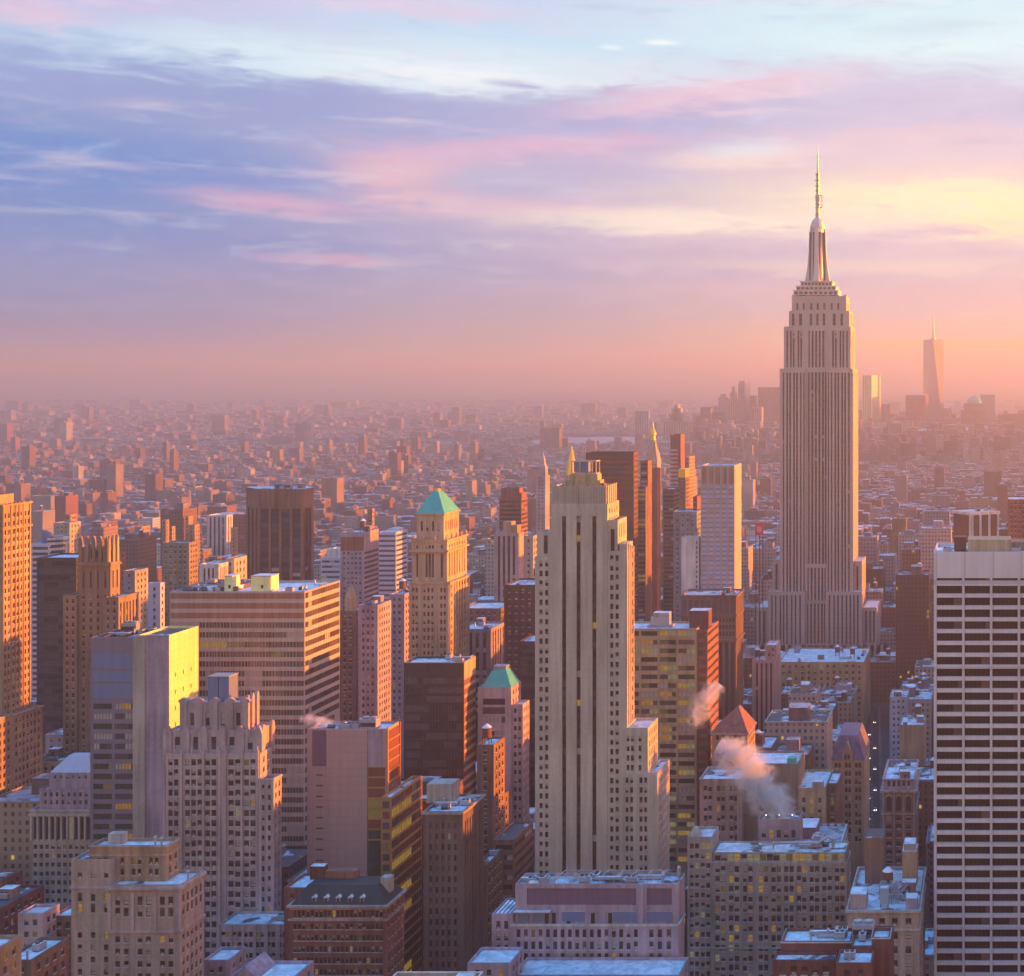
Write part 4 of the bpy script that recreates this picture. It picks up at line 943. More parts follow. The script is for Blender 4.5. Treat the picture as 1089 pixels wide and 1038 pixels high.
# --- P: tan tower with green pyramid roof
B = Building('pyramid_roofed_tower', 'tan stone tower with a green copper pyramid roof and glowing orange right wall', WARM, 700, wts=(6, 1.5, .3, .06))
x0, x1, y0, y1, z1 = B.px(435, 478, 619, 700, 499)
fw = x1 - x0
cN = [(1.6, 2.7), (3.3, 4.4), (7.2, 8.3), (9.2, 10.4), (11.2, 12.3), (15.7, 16.8), (17.4, 18.5)]
B.tier(x0, x1, y0, y1, 0, z1, N=(cN, rows_grid(60, z1, 4.0, 2.3, 3)), Wf=GR(y1 - y0, 60, z1, 3.6, 1.3, 4.0, 2.3), E=GR(y1 - y0, 60, z1, 3.6, 1.3, 4, 2.3))
piers(B, x0, x1, y0, 60, z1, [.6, 6.0, 13.9, fw - .6], 1.0, .45, WARM)
b = B.part('pier')
for v in (.6, 6.3, 10, 13.6, 17.3, 21, 25.4): b.box(x1 - .05, x1 + .45, y0 + v - .5, y0 + v + .5, 60, z1, WARM, True)
ring(B, 'cornice', x0, x1, y0, y1, z1 - 1, .9, .6, WARM)
s = B.px(438, 475.5, 574, 701.2, 496.5); sw = s[1] - s[0]
B.tier(*s[:4], z1 - .9, s[4], N=([(2.2, 3.2), (6.8, 8.0), (8.4, 9.6), (10.0, 11.2), (14.6, 15.6)], [(s[4] - 19, s[4] - 7), (s[4] - 4.6, s[4] - 2.8)]), Wf=(cols_grid(s[3] - s[2], 3.4, 1.2, 1.4), [(s[4] - 19, s[4] - 7), (s[4] - 4.6, s[4] - 2.8)]))
ring(B, 'cornice', *s[:4], s[4] - 6.2, .9, 1.0, WARM); ring(B, 'cornice', *s[:4], s[4] - .8, .8, .6, WARM)
u = B.px(443, 472, 546, 702.5, 488); B.tier(*u[:4], s[4] - .9, u[4], N=GR(u[1] - u[0], s[4], u[4], 2.6, 1.1, 9, 5.0, top=4), Wf=GR(u[3] - u[2], s[4], u[4], 2.8, 1.1, 9, 5, top=4), parapet=0, roof=False)
ring(B, 'cornice', *u[:4], u[4] - .8, .8, .7, WARM)
b = B.part(('pyramid_roof', 'green copper pyramid roof')); ap = wz(523, 708); cx, cy = (u[0] + u[1]) / 2, (u[2] + u[3]) / 2
b.loft([[(u[0] - .4, u[2] - .4, u[4]), (u[1] + .4, u[2] - .4, u[4]), (u[1] + .4, u[3] + .4, u[4]), (u[0] - .4, u[3] + .4, u[4])], [(cx - 1.4, cy - 3, ap), (cx + 1.4, cy - 3, ap), (cx + 1.4, cy + 3, ap), (cx - 1.4, cy + 3, ap)]], COPPER)
b = B.part('finial'); b.box(cx - .8, cx + .8, cy - 2, cy + 2, ap, ap + 1.2, GOLD)
b = B.part('parapet_urn')
for i in range(4):
    for v in (s[2] + .2, s[3] - .2): b.lathe(s[0] + .4 + i * (sw - .8) / 3, v, [(.5, s[4]), (.7, s[4] + 1), (.2, s[4] + 2.4)], WARM, 6)
for i in range(5): b.lathe(s[1] - .2, s[2] + 1 + i * (s[3] - s[2] - 2) / 4, [(.5, s[4]), (.7, s[4] + 1), (.2, s[4] + 2.4)], WARM, 6)

# --- U: white tower with green hipped roof
B = Building('green_roofed_tower', 'white stone tower with a green hipped copper roof, left of the tall pale striped tower', PINKL, 600, wts=(6, 2, .3, .1))
x0, x1, y0, y1, z1 = B.px(508, 543.6, 731, 600, 554)
B.tier(x0, x1, y0, y1, 0, z1, N=([(2.2, x1 - x0 - 2.6)], [(z1 - 7.6, z1 - 4.9), (z1 - 11.6, z1 - 8.6), (z1 - 15.4, z1 - 12.6)] + rows_grid(40, z1 - 18, 3.8, 2.0, 1), 'rib', {'bay': 1.7, 'pl': .0, 'pb': .3}), Wf=GR(y1 - y0, 40, z1, 3, 1.3, 3.8, 2.0))
b = B.part(('hipped_roof', 'green copper hipped roof')); zt = wz(707, 606)
b.loft([[(x0 + 1.4, y0 + .3, z1 - .4), (x1 - .1, y0 + .3, z1 - .4), (x1 - .1, y1 - .3, z1 - .4), (x0 + 1.4, y1 - .3, z1 - .4)], [(x0 + 3.6, y0 + 2.6, z1 + 4), (x1 - 2.2, y0 + 2.6, z1 + 4), (x1 - 2.2, y1 - 2.6, z1 + 4), (x0 + 3.6, y1 - 2.6, z1 + 4)], [(x0 + 5.6, y0 + 4.4, zt - 1), (x1 - 4.0, y0 + 4.4, zt - 1), (x1 - 4.0, y1 - 4.4, zt - 1), (x0 + 5.6, y1 - 4.4, zt - 1)]], COPPER)
b = B.part('roof_rail'); b.box(x0 + 5.2, x1 - 3.6, y0 + 4, y1 - 4, zt - 1, zt - .1, MAUVE)
w_ = B.px(543.8, 556, 749, 601, 563); B.tier(x1 + .02, w_[1], w_[2], w_[3], 0, w_[4], N=GR(w_[1] - x1, 40, w_[4], 2.6, 1.2, 3.8, 2, m=.4), Wf=GR(w_[3] - w_[2], 40, w_[4], 2.6, 1.2, 3.8, 2, m=.4))
simple('brown_brick_building', 'brown brick block in front of the green hipped roof tower', 507, 525, 792, 556, xb=537, m=BROWN, cap=40, kinds=['water_tank'])
simple('brown_slab', 'dark brown narrow slab just left of the tall pale striped tower', 552, 572, 682, 690, depth=20, m=wall_mat('dark_brown', (.09, .06, .06)), spec='rib', fl=3.8, h=2, cap=20, opt={'bay': 1.6, 'pl': 0, 'pb': .04})

# --- V and neighbours
B = simple('brown_office_block', 'shadowed brown block with faint window columns, between the mansard roof and the mauve block', 450, 492, 863, 480, xb=515, m=wall_mat('soot_brown', (.17, .12, .11)), spec='strip', wspec='strip', fl=3.7, pitch=2.2, win=1.0, zl=20, cap=60, opt={'floor': 3.7, 'spandrel': BROWN, 'sp': .45, 'pb': .05}, top=4, kinds=['ac_unit', 'duct', 'vent_pipe'])
x0, x1, y0, y1, z1 = B.box
b = B.part('penthouse'); b.box(wx(455, 493), wx(482, 493), 492, 499, z1 - .9, wz(834, 492), GREYL); ring(B, 'cornice', x0, x1, y0, y1, z1 - 1, .8, .5, GREYL)
simple('brown_brick_building', 'slim brick block with a snow edged roof, right of the shadowed brown block', 506, 517.5, 920, 500, xb=535, m=BROWN, cap=40, roof=PATCHY, kinds=['ac_unit', 'ac_unit'])
simple('brown_brick_building', 'flat topped brown block left of the foot of the tall pale striped tower', 525, 546.6, 893, 530, xb=567, m=BROWN, cap=40, spec='rib', wspec='rib', fl=3.8, h=2, roof=TAR, opt={'bay': 2, 'pl': 0, 'pb': .1})
simple('brown_brick_building', 'narrow tan brick building in shadow beyond the flat topped brown block', 512, 530, 850, 570, xb=541, m=BROWN, cap=30)

# --- W: mansard roofed block
B = Building('mansard_building', 'brick block with a dark green mansard roof and small dormers, lower left of centre', RED, 450, wts=(5, 1.5, .4, 1.0))
x0, x1, y0, y1, z1 = B.px(308, 411, 964, 450, 430)
cw = x1 - x0
cp = cols_pair(cw, 4.4, 1.0, .35, 1, 3)
B.tier(x0, x1, y0, y1, 0, z1, N=(cp, rows_grid(30, z1 - 4.4, 3.7, 1.8, 1.2) + [(z1 - 3.6, z1 - 1.3)]), Wf=(cols_grid(y1 - y0, 2.6, 1.1, .5), rows_grid(30, z1 - 4.4, 3.7, 1.8, 1.2) + [(z1 - 3.6, z1 - 1.3)]), parapet=0, roof=False)
b = B.part('attic_band'); b.box(x0 - .05, x1 + .05, y0 - .12, y0 - .01, z1 - 1.1, z1 - .4, LIME); b.box(x0 - .05, x1 + .05, y0 - .12, y0 - .01, z1 - 4.3, z1 - 3.9, LIME)
ring(B, 'cornice', x0, x1, y0, y1, z1 - .3, .7, .8, LIME); ring(B, 'cornice', x0, x1, y0, y1, z1 - 4.6, .5, .5, LIME)
b = B.part(('mansard_roof', 'dark green slate mansard roof')); zt = wz(936, 458)
b.loft([[(x0 + .2, y0 + .2, z1 + .4), (x1 - .2, y0 + .2, z1 + .4), (x1 - .2, y1 - .2, z1 + .4), (x0 + .2, y1 - .2, z1 + .4)], [(x0 + 4, y0 + 4, zt), (x1 - 4.6, y0 + 4, zt), (x1 - 4.6, y1 - 2, zt), (x0 + 4, y1 - 2, zt)]], SLATE)
for i in range(5):
    u_ = x0 + 7.5 + i * 3.9; d = B.part('dormer')
    d.box(u_ - .7, u_ + .7, y0 + .8, y0 + 2.6, z1 + .9, z1 + 2.6, LIME); d.box(u_ - .45, u_ + .45, y0 + .74, y0 + .79, z1 + 1.1, z1 + 2.3, GLASS)
    d.loft([[(u_ - .9, y0 + .6, z1 + 2.6), (u_ + .9, y0 + .6, z1 + 2.6), (u_ + .9, y0 + 3.2, z1 + 2.6), (u_ - .9, y0 + 3.2, z1 + 2.6)], [(u_ - .05, y0 + .7, z1 + 3.3), (u_ + .05, y0 + .7, z1 + 3.3), (u_ + .05, y0 + 3.2, z1 + 3.3), (u_ - .05, y0 + 3.2, z1 + 3.3)]], SNOW)
b = B.part('chimney'); b.box(x1 - 4.6, x1 - 1.6, y0 + 6, y0 + 9.4, z1, zt + 1.5, GREYL)
b = B.part('bulkhead'); b.box(wx(346, 460), wx(379, 460), y1 - 4, y1 - 1, zt - .5, wz(926, 460), RED); b.box(wx(330, 460), wx(345, 460), y1 - 4, y1 - 1.2, zt - .5, wz(921, 460), DKRED, top=SNOW)
simple('brick_building', 'red brick block with a low gable glimpsed between the stepped tower and the mansard roof', 302, 330, 944, 476, depth=14, m=RED, cap=20)
# --- the tall pale striped tower in the middle
B = Building('striped_skyscraper', 'tall pale stone tower with three dark vertical stripes down its front', BUFFP := wall_mat('pale_buff_stone', (.50, .42, .345), .85, .2), 516, wts=(5, 2.2, .5, .06), cap=100)
x0, x1, y0, y1, z1 = B.px(586, 646, 536, 516, depth=16)
w = x1 - x0; zs = wz(549, 516)
sc_ = [wx(a, 516) - x0 for a in (599.8, 615.2, 632)]
B.tier(x0, x1, y0, y1, 0, z1, N=([(c - .75, c + .75) for c in sc_], [(30, zs)], 'strip', {'floor': 3.6, 'pb': .03, 'pl': .004, 'sp': .34, 'recess': .9, 'name': 'window_strip'}), Wf=GR(y1 - y0, 60, z1, 3.2, 1.3, 3.6, 2), parapet=0)
b = B.part('strip_hood')
for c in sc_: b.loft([[(x0 + c - 1.1 * k, y0 - .3, z), (x0 + c + 1.1 * k, y0 - .3, z), (x0 + c + 1.1 * k, y0 - .01, z), (x0 + c - 1.1 * k, y0 - .01, z)] for k, z in ((1, zs), (.8, zs + 1.8), (.1, zs + 4))], BUFFP)
t = B.px(586.5, 645.5, 517, 516.4, 655); tw = t[1] - t[0]
B.tier(*t[:4], z1 - .05, t[4], N=None, Wf=GR(t[3] - t[2], z1, t[4], 2.2, .8, 9, 5.6, top=1), parapet=.9, roofm=TAR)
pr = B.part('crown_fin')
for i in range(22): u = t[0] + .4 + i * (tw - .8) / 21; pr.box(u - .22, u + .22, t[2] - .35, t[2] + .05, z1 - 1.2 - (2.5 if i % 5 == 2 else 0), t[4] + (.5 if i % 2 else .1), BUFFP, True)
for i in range(5): v = t[2] + .5 + i * (t[3] - t[2] - 1) / 4; pr.box(t[1] - .05, t[1] + .4, v - .3, v + .3, z1 - 3, t[4] + .4, BUFFP, True)
# right shoulder, right wing, left wing, lower right wings
def wing(xl, xr, yt, Yf, xb=None, depth=12, N=None, zl=40, roofm=None, foot=True):
    q = B.px(xl, xr, yt, Yf, xb, depth); return q
q = wing(646, 657, 553, 516.8, 666.5); B.tier(x1 + .02, q[1], q[2], q[3], 0, q[4], N=([((q[1] - x1) / 2 - .9, (q[1] - x1) / 2 + .6)], [(q[4] - 12, q[4] - 3.4)], 'strip', {'floor': 3.6}), Wf=GR(q[3] - q[2], q[4] - 16, q[4], 2.6, 1, 7, 5), roofm=TAR)
q = wing(646, 666, 586, 516.2, 673.5); qw = q[1] - x1
B.tier(x1 + .04, q[1], q[2], q[3] + .6, 0, q[4], N=([(.9, 2.1), (2.9, 4.1)], rows_grid(40, q[4], 3.6, 2.1, 1.6)), Wf=(cols_grid(q[3] - q[2] + .6, 2.7, 1.1, .6), rows_grid(40, q[4], 3.6, 2.1, 1.6)))
b = B.part('pier')
for v in (.3, 3.4, 6.4, 9.6): b.box(q[1] - .04, q[1] + .4, q[2] + v - .4, q[2] + v + .4, 60, q[4] + 3.5 - v * .3, BUFFP, True)
b.box(q[1] - 2.6, q[1] - .2, q[2] + .4, q[3], q[4] - .9, q[4] + 2.6, BUFFP)
q = wing(569, 586, 592, 516.3, depth=13); B.tier(q[0], x0 - .02, q[2], q[3], 0, q[4], N=([(1.6, 2.8), (3.7, 4.9)], rows_grid(40, q[4], 3.6, 2.1, 1.6)), E=GR(13, 40, q[4], 3, 1.2, 3.6, 2.1))
q = wing(571, 586, 566, 518, depth=10); B.tier(q[0], x0 - .04, q[2], q[3], 100, q[4], N=([(2.6, 4.0)], [(q[4] - 8, q[4] - 1.2)], 'strip', {'floor': 3.6}))
xa = wx(666, 516.2) + .02
q = wing(668, 689, 774, 515, 699.5); B.tier(xa, q[1], q[2], q[3], 0, q[4], N=([(.4, 1.5), (2.0, 3.1), (4.8, 5.9)], rows_grid(wz(822, 515), q[4], 3.6, 2.1, 3)), Wf=GR(q[3] - q[2], 60, q[4], 2.6, 1.1, 3.6, 2.1), roofm=PATCHY)
q2 = wing(668, 699, 824, 513.5, 712); B.tier(xa, q2[1], q2[2], q[2] - .02, 0, q2[4], N=([(.4, 1.5), (2.1, 3.2), (5.6, 6.7), (7.3, 8.4)], rows_grid(30, q2[4], 3.6, 2.1, 1)), Wf=None)
B.tier(q[1] + .02, q2[1], q[2], q2[3], 0, q2[4] + .4, Wf=GR(q2[3] - q[2], 30, q2[4], 2.6, 1.1, 3.6, 2.1))
# penthouse frame on the crown
zr = t[4] - .9; a0, a1 = wx(609.5, 520), wx(635, 520)
b = B.part('penthouse_frame')
for u in (a0, a0 + 3.0, a0 + 6.2, a1):
    for v in (518.5, 523): b.box(u - .15, u + .15, v - .15, v + .15, zr + 5.2, zr + 10.2, BUFFP, True)
for zz in (5.25, 9.9):
    for v in (518.5, 523): b.box(a0 - .3, a1 + .3, v - .2, v + .2, zr + zz, zr + zz + .35, BUFFP, True)
    b.box(a0 - .2, a0 + .2, 518.7, 522.8, zr + zz, zr + zz + .35, BUFFP, True); b.box(a1 - .2, a1 + .2, 518.7, 522.8, zr + zz, zr + zz + .35, BUFFP, True)
b = B.part(('rooftop_tank', 'blue grey roof tank inside a steel frame')); b.box(a0 + .6, a0 + 6.0, 519, 522.4, zr + 5.95, zr + 9.8, BLUEP, True)
b = B.part('bulkhead'); b.box(a0 - 2.2, a1 + 1.6, 518.2, 523.4, zr, zr + 2.9, BUFF); b.box(a0 - .6, a1 + .7, 518.3, 523.2, zr + 2.9, zr + 5.2, BUFF, True); b.box(a1 + 1.9, a1 + 3.2, 517.6, 521, zr, zr + 1.8, RUST)
b = B.part('antenna')
for i in range(6): u = a0 - 6 + i * 3.1; b.tube([(u, 517.4 + (i % 2), zr), (u, 517.4 + (i % 2), zr + 2.2 + i % 3)], .08, STEEL, 4)

# --- curved office with amber windows, behind it on the right
B = Building('curved_office', 'office block with amber lit ribbon windows and snowy roof, behind the tall striped tower', BUFF, 640, cap=80, recess=.3)
x0, x1, y0, y1, z1 = B.px(640, 741, 668.5, 640, 750)
B.tier(x0, x1, y0, y1, 0, z1, N=RB(x1 - x0, 20, z1, 4.0, 2.2, .5, 1.2, {'bay': 1.8, 'pl': .16, 'pb': .05}, nb=5), Wf=None, glass=GREENGL, roofm=SNOW)
c = B.px(741, 752.5, 670, 640.5, 764)
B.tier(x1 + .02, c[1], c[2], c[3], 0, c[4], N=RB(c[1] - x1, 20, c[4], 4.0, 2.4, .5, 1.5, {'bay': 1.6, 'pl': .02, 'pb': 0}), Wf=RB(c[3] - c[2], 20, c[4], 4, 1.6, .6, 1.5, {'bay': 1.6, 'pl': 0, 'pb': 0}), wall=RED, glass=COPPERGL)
p = B.px(733, 753.5, 649.5, 646, 757); b = B.part(('penthouse', 'dark red brick roof house')); b.box(*p[:4], c[4] - .9, p[4], DKRED, top=SNOW)
p = B.px(692, 711, 652, 648, 714); b = B.part('penthouse'); b.box(p[0], p[1], p[2], p[3], z1 - .9, p[4] - 2, STEEL); b.box(p[0] + 1, p[1], p[2] + .5, p[3], p[4] - 2, p[4], GREYL, top=SNOW)
b.box(p[0] - 1.5, p[1] + 1.5, p[2] - .8, p[3] + .8, z1 - .9, z1 - .1, MAUVE)

# --- red pyramid roofed block, behind the steam
B = Building('red_roofed_tower', 'brick tower with a red pyramid roof rising between two plumes of steam', TAN, 640, wts=(6, 1, .2, .3))
x0, x1, y0, y1, z1 = B.px(757, 795, 780, 630, 803)
B.tier(x0, x1, y0, y1, 0, z1, N=GR(x1 - x0, 30, z1, 2.6, 1.2, 3.6, 2.2, top=.8), Wf=GR(y1 - y0, 30, z1, 2.6, 1.1, 3.6, 2.2, top=.8), parapet=0, roof=False)
ring(B, 'cornice', x0, x1, y0, y1, z1 - .5, .6, .7, LIME)
b = B.part(('pyramid_roof', 'red tiled pyramid roof')); ap = wz(752, 638); cx, cy = x0 + 10.5, (y0 + y1) / 2
b.loft([[(x0 - .4, y0 - .4, z1 + .1), (x1 + .4, y0 - .4, z1 + .1), (x1 + .4, y1 + .4, z1 + .1), (x0 - .4, y1 + .4, z1 + .1)], [(cx - .3, cy - 2, ap), (cx + .3, cy - 2, ap), (cx + .3, cy + 2, ap), (cx - .3, cy + 2, ap)]], RED)

# --- beige block with blank wall under the steam
B = Building('blank_walled_building', 'beige block with a tall blank wall half hidden by the large steam plume', OLIVE, 580, wts=(4, 2, .8, 1.2))
x0, x1, y0, y1, z1 = B.px(744, 789, 829, 575, depth=18)
B.tier(x0, x1, y0, y1, 0, z1, N=(cols_pair(x1 - x0, 5.6, 1.5, .4, .7), rows_grid(20, z1, 4.1, 2.3, 2.6)), E=GR(18, 20, z1), wall=LIME)
ring(B, 'coping', x0, x1, y0, y1, z1, .3, .2, CONC); b = B.part('buttress'); b.box(x0 + 15.6, x0 + 16.3, y0 - .4, y0 + .05, 20, z1 - 6, CONC)
q = B.px(789, 849, 812, 580, depth=20); B.tier(x1 + .02, q[1], q[2], q[3], 0, q[4], N=None, roofm=PATCHY)
b = B.part('roof_vent'); b.box(q[1] - 5, q[1] - 1.5, q[2] + 2, q[2] + 6, q[4] - .9, q[4] + 1.5, COPPER)
q2 = B.px(849, 878, 838, 578, 886); B.tier(q[1] + .02, q2[1], q2[2], q2[3], 0, q2[4], N=(cols_grid(q2[1] - q[1], 3.6, 1.5, .8), rows_grid(20, q2[4], 4.0, 2.3, 4)), wall=BUFF)
b = B.part('bulkhead'); b.box(q2[1] - 5.6, q2[1] - 1.2, q2[2] + .4, q2[2] + 4, q2[4] - .9, q2[4] + 2.4, LIME, top=SNOW)
q3 = B.px(878.5, 891, 833, 582, 896); B.tier(q2[1] + .04, q3[1], q3[2], q3[3], 0, q3[4], N=GR(q3[1] - q2[1], 20, q3[4], 4, 1.6, 4, 2.6), wall=BROWN)

# --- gabled stone block and arched brick tower
B = Building('gabled_building', 'stone block with a steep slate roof and a pointed gable, left of the avenue', BUFF, 680, wts=(6, 1.5, .2, .2))
x0, x1, y0, y1, z1 = B.px(884.5, 919, 808, 680, 925)
B.tier(x0, x1, y0, y1, 0, z1, N=(cols_pair(x1 - x0, 5.2, 1.25, .4, .5), rows_grid(20, z1, 4.0, 2.4, 1.6)), Wf=GR(y1 - y0, 20, z1, 3, 1.2, 4, 2.4), parapet=0, roof=False)
b = B.part('slate_roof'); zt = wz(782, 684); b.loft([[(x0 - .3, y0 - .3, z1), (x1 + .3, y0 - .3, z1), (x1 + .3, y1 + .3, z1), (x0 - .3, y1 + .3, z1)], [(x0 + 3, y0 + 4, zt), (x1 - 3.6, y0 + 4, zt), (x1 - 3.6, y1 - 2, zt), (x0 + 3, y1 - 2, zt)]], wall_mat('mauve_slate', (.17, .12, .17), .6))
b = B.part('gable'); gx = wx(901, 680); zg = wz(790, 680)
b.loft([[(gx - w_, y0 - .35, z), (gx + w_, y0 - .35, z), (gx + w_, y0 + 4, z), (gx - w_, y0 + 4, z)] for w_, z in ((2.6, z1 - .2), (2.6, z1 + 2.6), (.3, zg))], BUFF)
for s_ in (-.9, .9): b.box(gx + s_ - .5, gx + s_ + .5, y0 - .4, y0 - .36, z1 + .3, z1 + 2.6, GLASS)
B = Building('arched_brick_tower', 'brick tower with a pale cornice and three tall arched windows, right of the avenue', wall_mat('rose_brick', (.27, .16, .145)), 600, wts=(6, 1.5, .2, .2))
x0, x1, y0, y1, z1 = B.px(938.5, 973, 829, 600, 977)
ww = x1 - x0; za, zb = wz(863, 600), wz(847, 600)
B.tier(x0, x1, y0, y1, 0, wz(841, 600), N=([(ww * f - 1.1, ww * f + 1.1) for f in (.2, .5, .8)], [(za, zb)] + rows_grid(20, za - 1, 3.7, 2.0, .9)), Wf=GR(y1 - y0, 20, z1 - 8, 2.6, 1, 3.7, 2), parapet=0)
b = B.part('arch')
for f in (.2, .5, .8):
    c_ = x0 + ww * f
    pts = [(c_ + 1.5 * cos(a), zb - .2 + 1.5 * sin(a)) for a in [pi * i / 8 for i in range(9)]]; ptsi = [(c_ + 1.08 * cos(a), zb - .9 + 1.1 * sin(a)) for a in [pi * i / 8 for i in range(9)]]
    for i in range(8): b.face([(pts[i][0], y0 - .12, pts[i][1]), (pts[i + 1][0], y0 - .12, pts[i + 1][1]), (ptsi[i + 1][0], y0 - .12, ptsi[i + 1][1]), (ptsi[i][0], y0 - .12, ptsi[i][1])][::-1], LIME)
piers(B, x0, x1, y0, 20, wz(843, 600), [.4, ww * .35, ww * .65, ww - .4], .6, .35, LIME)
ring(B, 'cornice', x0, x1, y0, y1, wz(842.5, 600), .9, 1.0, LIME); ring(B, 'cornice', x0, x1, y0, y1, za - 1.3, .5, .5, LIME)
B.tier(x0 + .4, x1 - .4, y0 + .6, y1 - .4, wz(841, 600), z1, N=GR(ww - .8, wz(841, 600), z1, 2.2, 1.2, 9, 2.6, top=.8), wall=MAUVE)
ring(B, 'cornice', x0 + .4, x1 - .4, y0 + .6, y1 - .4, z1 - .3, .5, .6, LIME)
clutter(B, x0, x1, y0 + 1, y1, z1 - .9, ['bulkhead', 'ac_unit'], 71)
simple('brick_building', 'plain tan brick block with cluttered roof, right of the avenue beyond the arched tower', 957, 983, 771, 760, depth=22, m=TAN, cap=20, spec=None, wspec='win', kinds=['water_tank', 'bulkhead', 'ac_unit'])
simple('blue_grey_building', 'pale blue grey block standing right of the avenue, beyond the plain tan brick one', 946, 965, 741, 850, depth=20, m=wall_mat('blue_grey_paint', (.33, .36, .46)), cap=20, kinds=['bulkhead'])

# --- the great stepped skyscraper with the mast
B = Building('art_deco_skyscraper', 'the tallest tower, stepped grey limestone with a mast and long antenna on top', wall_mat('esb_limestone', (.50, .40, .36), .8, .1), 1150, cap=100, recess=.8)
YE = 1150; EW = B.wall; E_OP = {'floor': 3.75, 'sp': .36, 'pb': .015, 'pl': .005, 'recess': .8, 'name': 'window_strip', 'spandrel': wall_mat('aluminium_spandrel', (.13, .105, .10), .5, .15)}
def est(xl, xr, yt, yb, dY, dep, cols, top=3.0, Wc=True, par=.9, zb=None, roofm=None):
    X0, X1 = wx(xl, YE), wx(xr, YE); Z1 = wz(yt, YE); Z0 = wz(yb, YE) if yb else 0
    cc = [(wx(c, YE) - X0 - h, wx(c, YE) - X0 + h) for c, h in cols]
    wv = ([(dep * f - .6, dep * f + .6) for f in (.14, .28, .44, .58, .72, .88)], [(max(Z0, 40) + 1, Z1 - top)], 'strip', E_OP) if Wc else None
    B.tier(X0, X1, YE + dY, YE + dY + dep, Z0, Z1, N=(cc, [(max(Z0, 30) + 1, Z1 - top)], 'strip', E_OP) if cc else None, Wf=wv, parapet=par, roofm=roofm)
    return X0, X1, YE + dY, YE + dY + dep, Z0, Z1
def strips(a, b, n, h=.72): return [(a + (b - a) * (i + .5) / n, h) for i in range(n)]
wl = strips(830.5, 856, 3, .01); 
def trip(c): return [(c - 2.6, .7), (c, .7), (c + 2.6, .7)]
LW = [(833.2, .6), (837.2, .7), (840.3, .7), (844.5, .7), (847.6, .7), (851.6, .6), (855, .5)]
RW = [(2 * 868 - a, h) for a, h in LW][::-1]
CB = [(859.5, .55), (863.2, .8), (867.0, .8), (870.8, .8), (874.6, .8), (877.5, .55)]
shaft = est(829, 907, 392, 640, 4, 41, LW[:] + CB + RW[:], 3.0)
# the central bay stands back in a shallow recess between two wings
b1 = est(829.2, 856.6, 392.5, 640, 0, 4, LW, 3.0, False); b2 = est(879.4, 906.8, 392.5, 640, 0, 4, RW, 3.0, True)
up = est(832.5, 904, 347, 392, 6, 36, [(836, .6), (840, .7), (843, .7), (848, .7), (851, .7)] + CB + [(885, .7), (888, .7), (893, .7), (896, .7), (900, .6)], 3.5)
sh = est(837.5, 902, 330, 347, 8, 32, [(842, 1.0), (850, 1.2)] + [(861, 1.0), (868, 1.0), (875, 1.0)] + [(886, 1.2), (894, 1.0)], 2.4)
cr = est(840.5, 898.5, 314, 330, 10, 29, [(846, .8), (853, .8), (861, .9), (868, .9), (875, .9), (883, .8), (890, .8)], 6.0)
b = B.part('crown_pier')
for c in (841.5, 857.5, 878.5, 897.5): X = wx(c, YE); b.box(X - .9, X + .9, cr[2] - .5, cr[2] + .1, wz(347, YE), cr[5] + 1.0, EW, True)
for c in (858, 878): X = wx(c, YE); b.box(X - .7, X + .7, up[2] - .5, up[2] + .1, wz(392, YE), up[5], EW, True)
# lower shoulders and wings
cb = est(856.7, 879.3, 600, 640, -.5, 4, [(859.5, .5), (863.2, .8), (867.0, .8), (870.8, .8), (874.6, .8), (877.5, .5)], 3, False)
est(820, 829, 596, None, 6, 34, [(824.5, .9)], 4); est(907.2, 916, 598, None, 6, 34, [(911, .8)], 4)
est(818, 857, 628, None, -6, 10, [(822, .7), (826, .7), (831, .7), (834.5, .7), (838, .7), (843, .7), (847, .7), (852, .7)], 3); est(879, 917.5, 628, None, -6, 10, [(883, .7), (888, .7), (892, .7), (896.5, .7), (901, .7), (905, .7), (909, .7), (913, .7)], 3)
est(857.2, 878.8, 640, None, -3, 7, [(859.5, .5), (863.2, .8), (867.0, .8), (870.8, .8), (874.6, .8), (877.5, .5)], 1, False)
est(829, 907, 640.5, None, 4.1, 41, [], 1, False)
est(804, 818, 646, None, 0, 40, [(808, .8), (813, .8)], 3, roofm=SNOW); est(917.7, 932.5, 646, None, 0, 40, [(921, .8), (925.5, .8), (929.5, .8)], 3, roofm=SNOW)
est(790, 945, 742, None, -10, 60, [(795 + i * 7.2, 1.2) for i in range(21)], 3, False)
# metal crown, mooring mast, antenna
def zz(y): return wz(y, YE + 22)
def xx(p): return wx(p, YE + 22)
cxE, cyE = xx(869.2), cr[2] + 14.5
MET = plain_mat('crown_metal', (.60, .53, .55), .5, .3, .5, .1)
b = B.part('observation_tiers')
for hw, ya, yb in ((18.6, 314.4, 309.3), (16.6, 309.2, 304.6), (13.2, 304.5, 299.6)):
    b.box(cxE - hw, cxE + hw, cyE - hw * .68, cyE + hw * .68, zz(ya), zz(yb), MET, True)
    b.box(cxE - hw - .5, cxE + hw + .5, cyE - hw * .68 - .5, cyE + hw * .68 + .5, zz(yb) - .9, zz(yb), WHITE, True)
    for i in range(9):
        u = cxE - hw + hw * 2 * (i + .5) / 9; b.box(u - hw * .075, u + hw * .075, cyE - hw * .68 - .12, cyE - hw * .68 - .02, zz(ya) + .6, zz(yb) - 1.3, GLASS2)
b = B.part('mooring_mast')
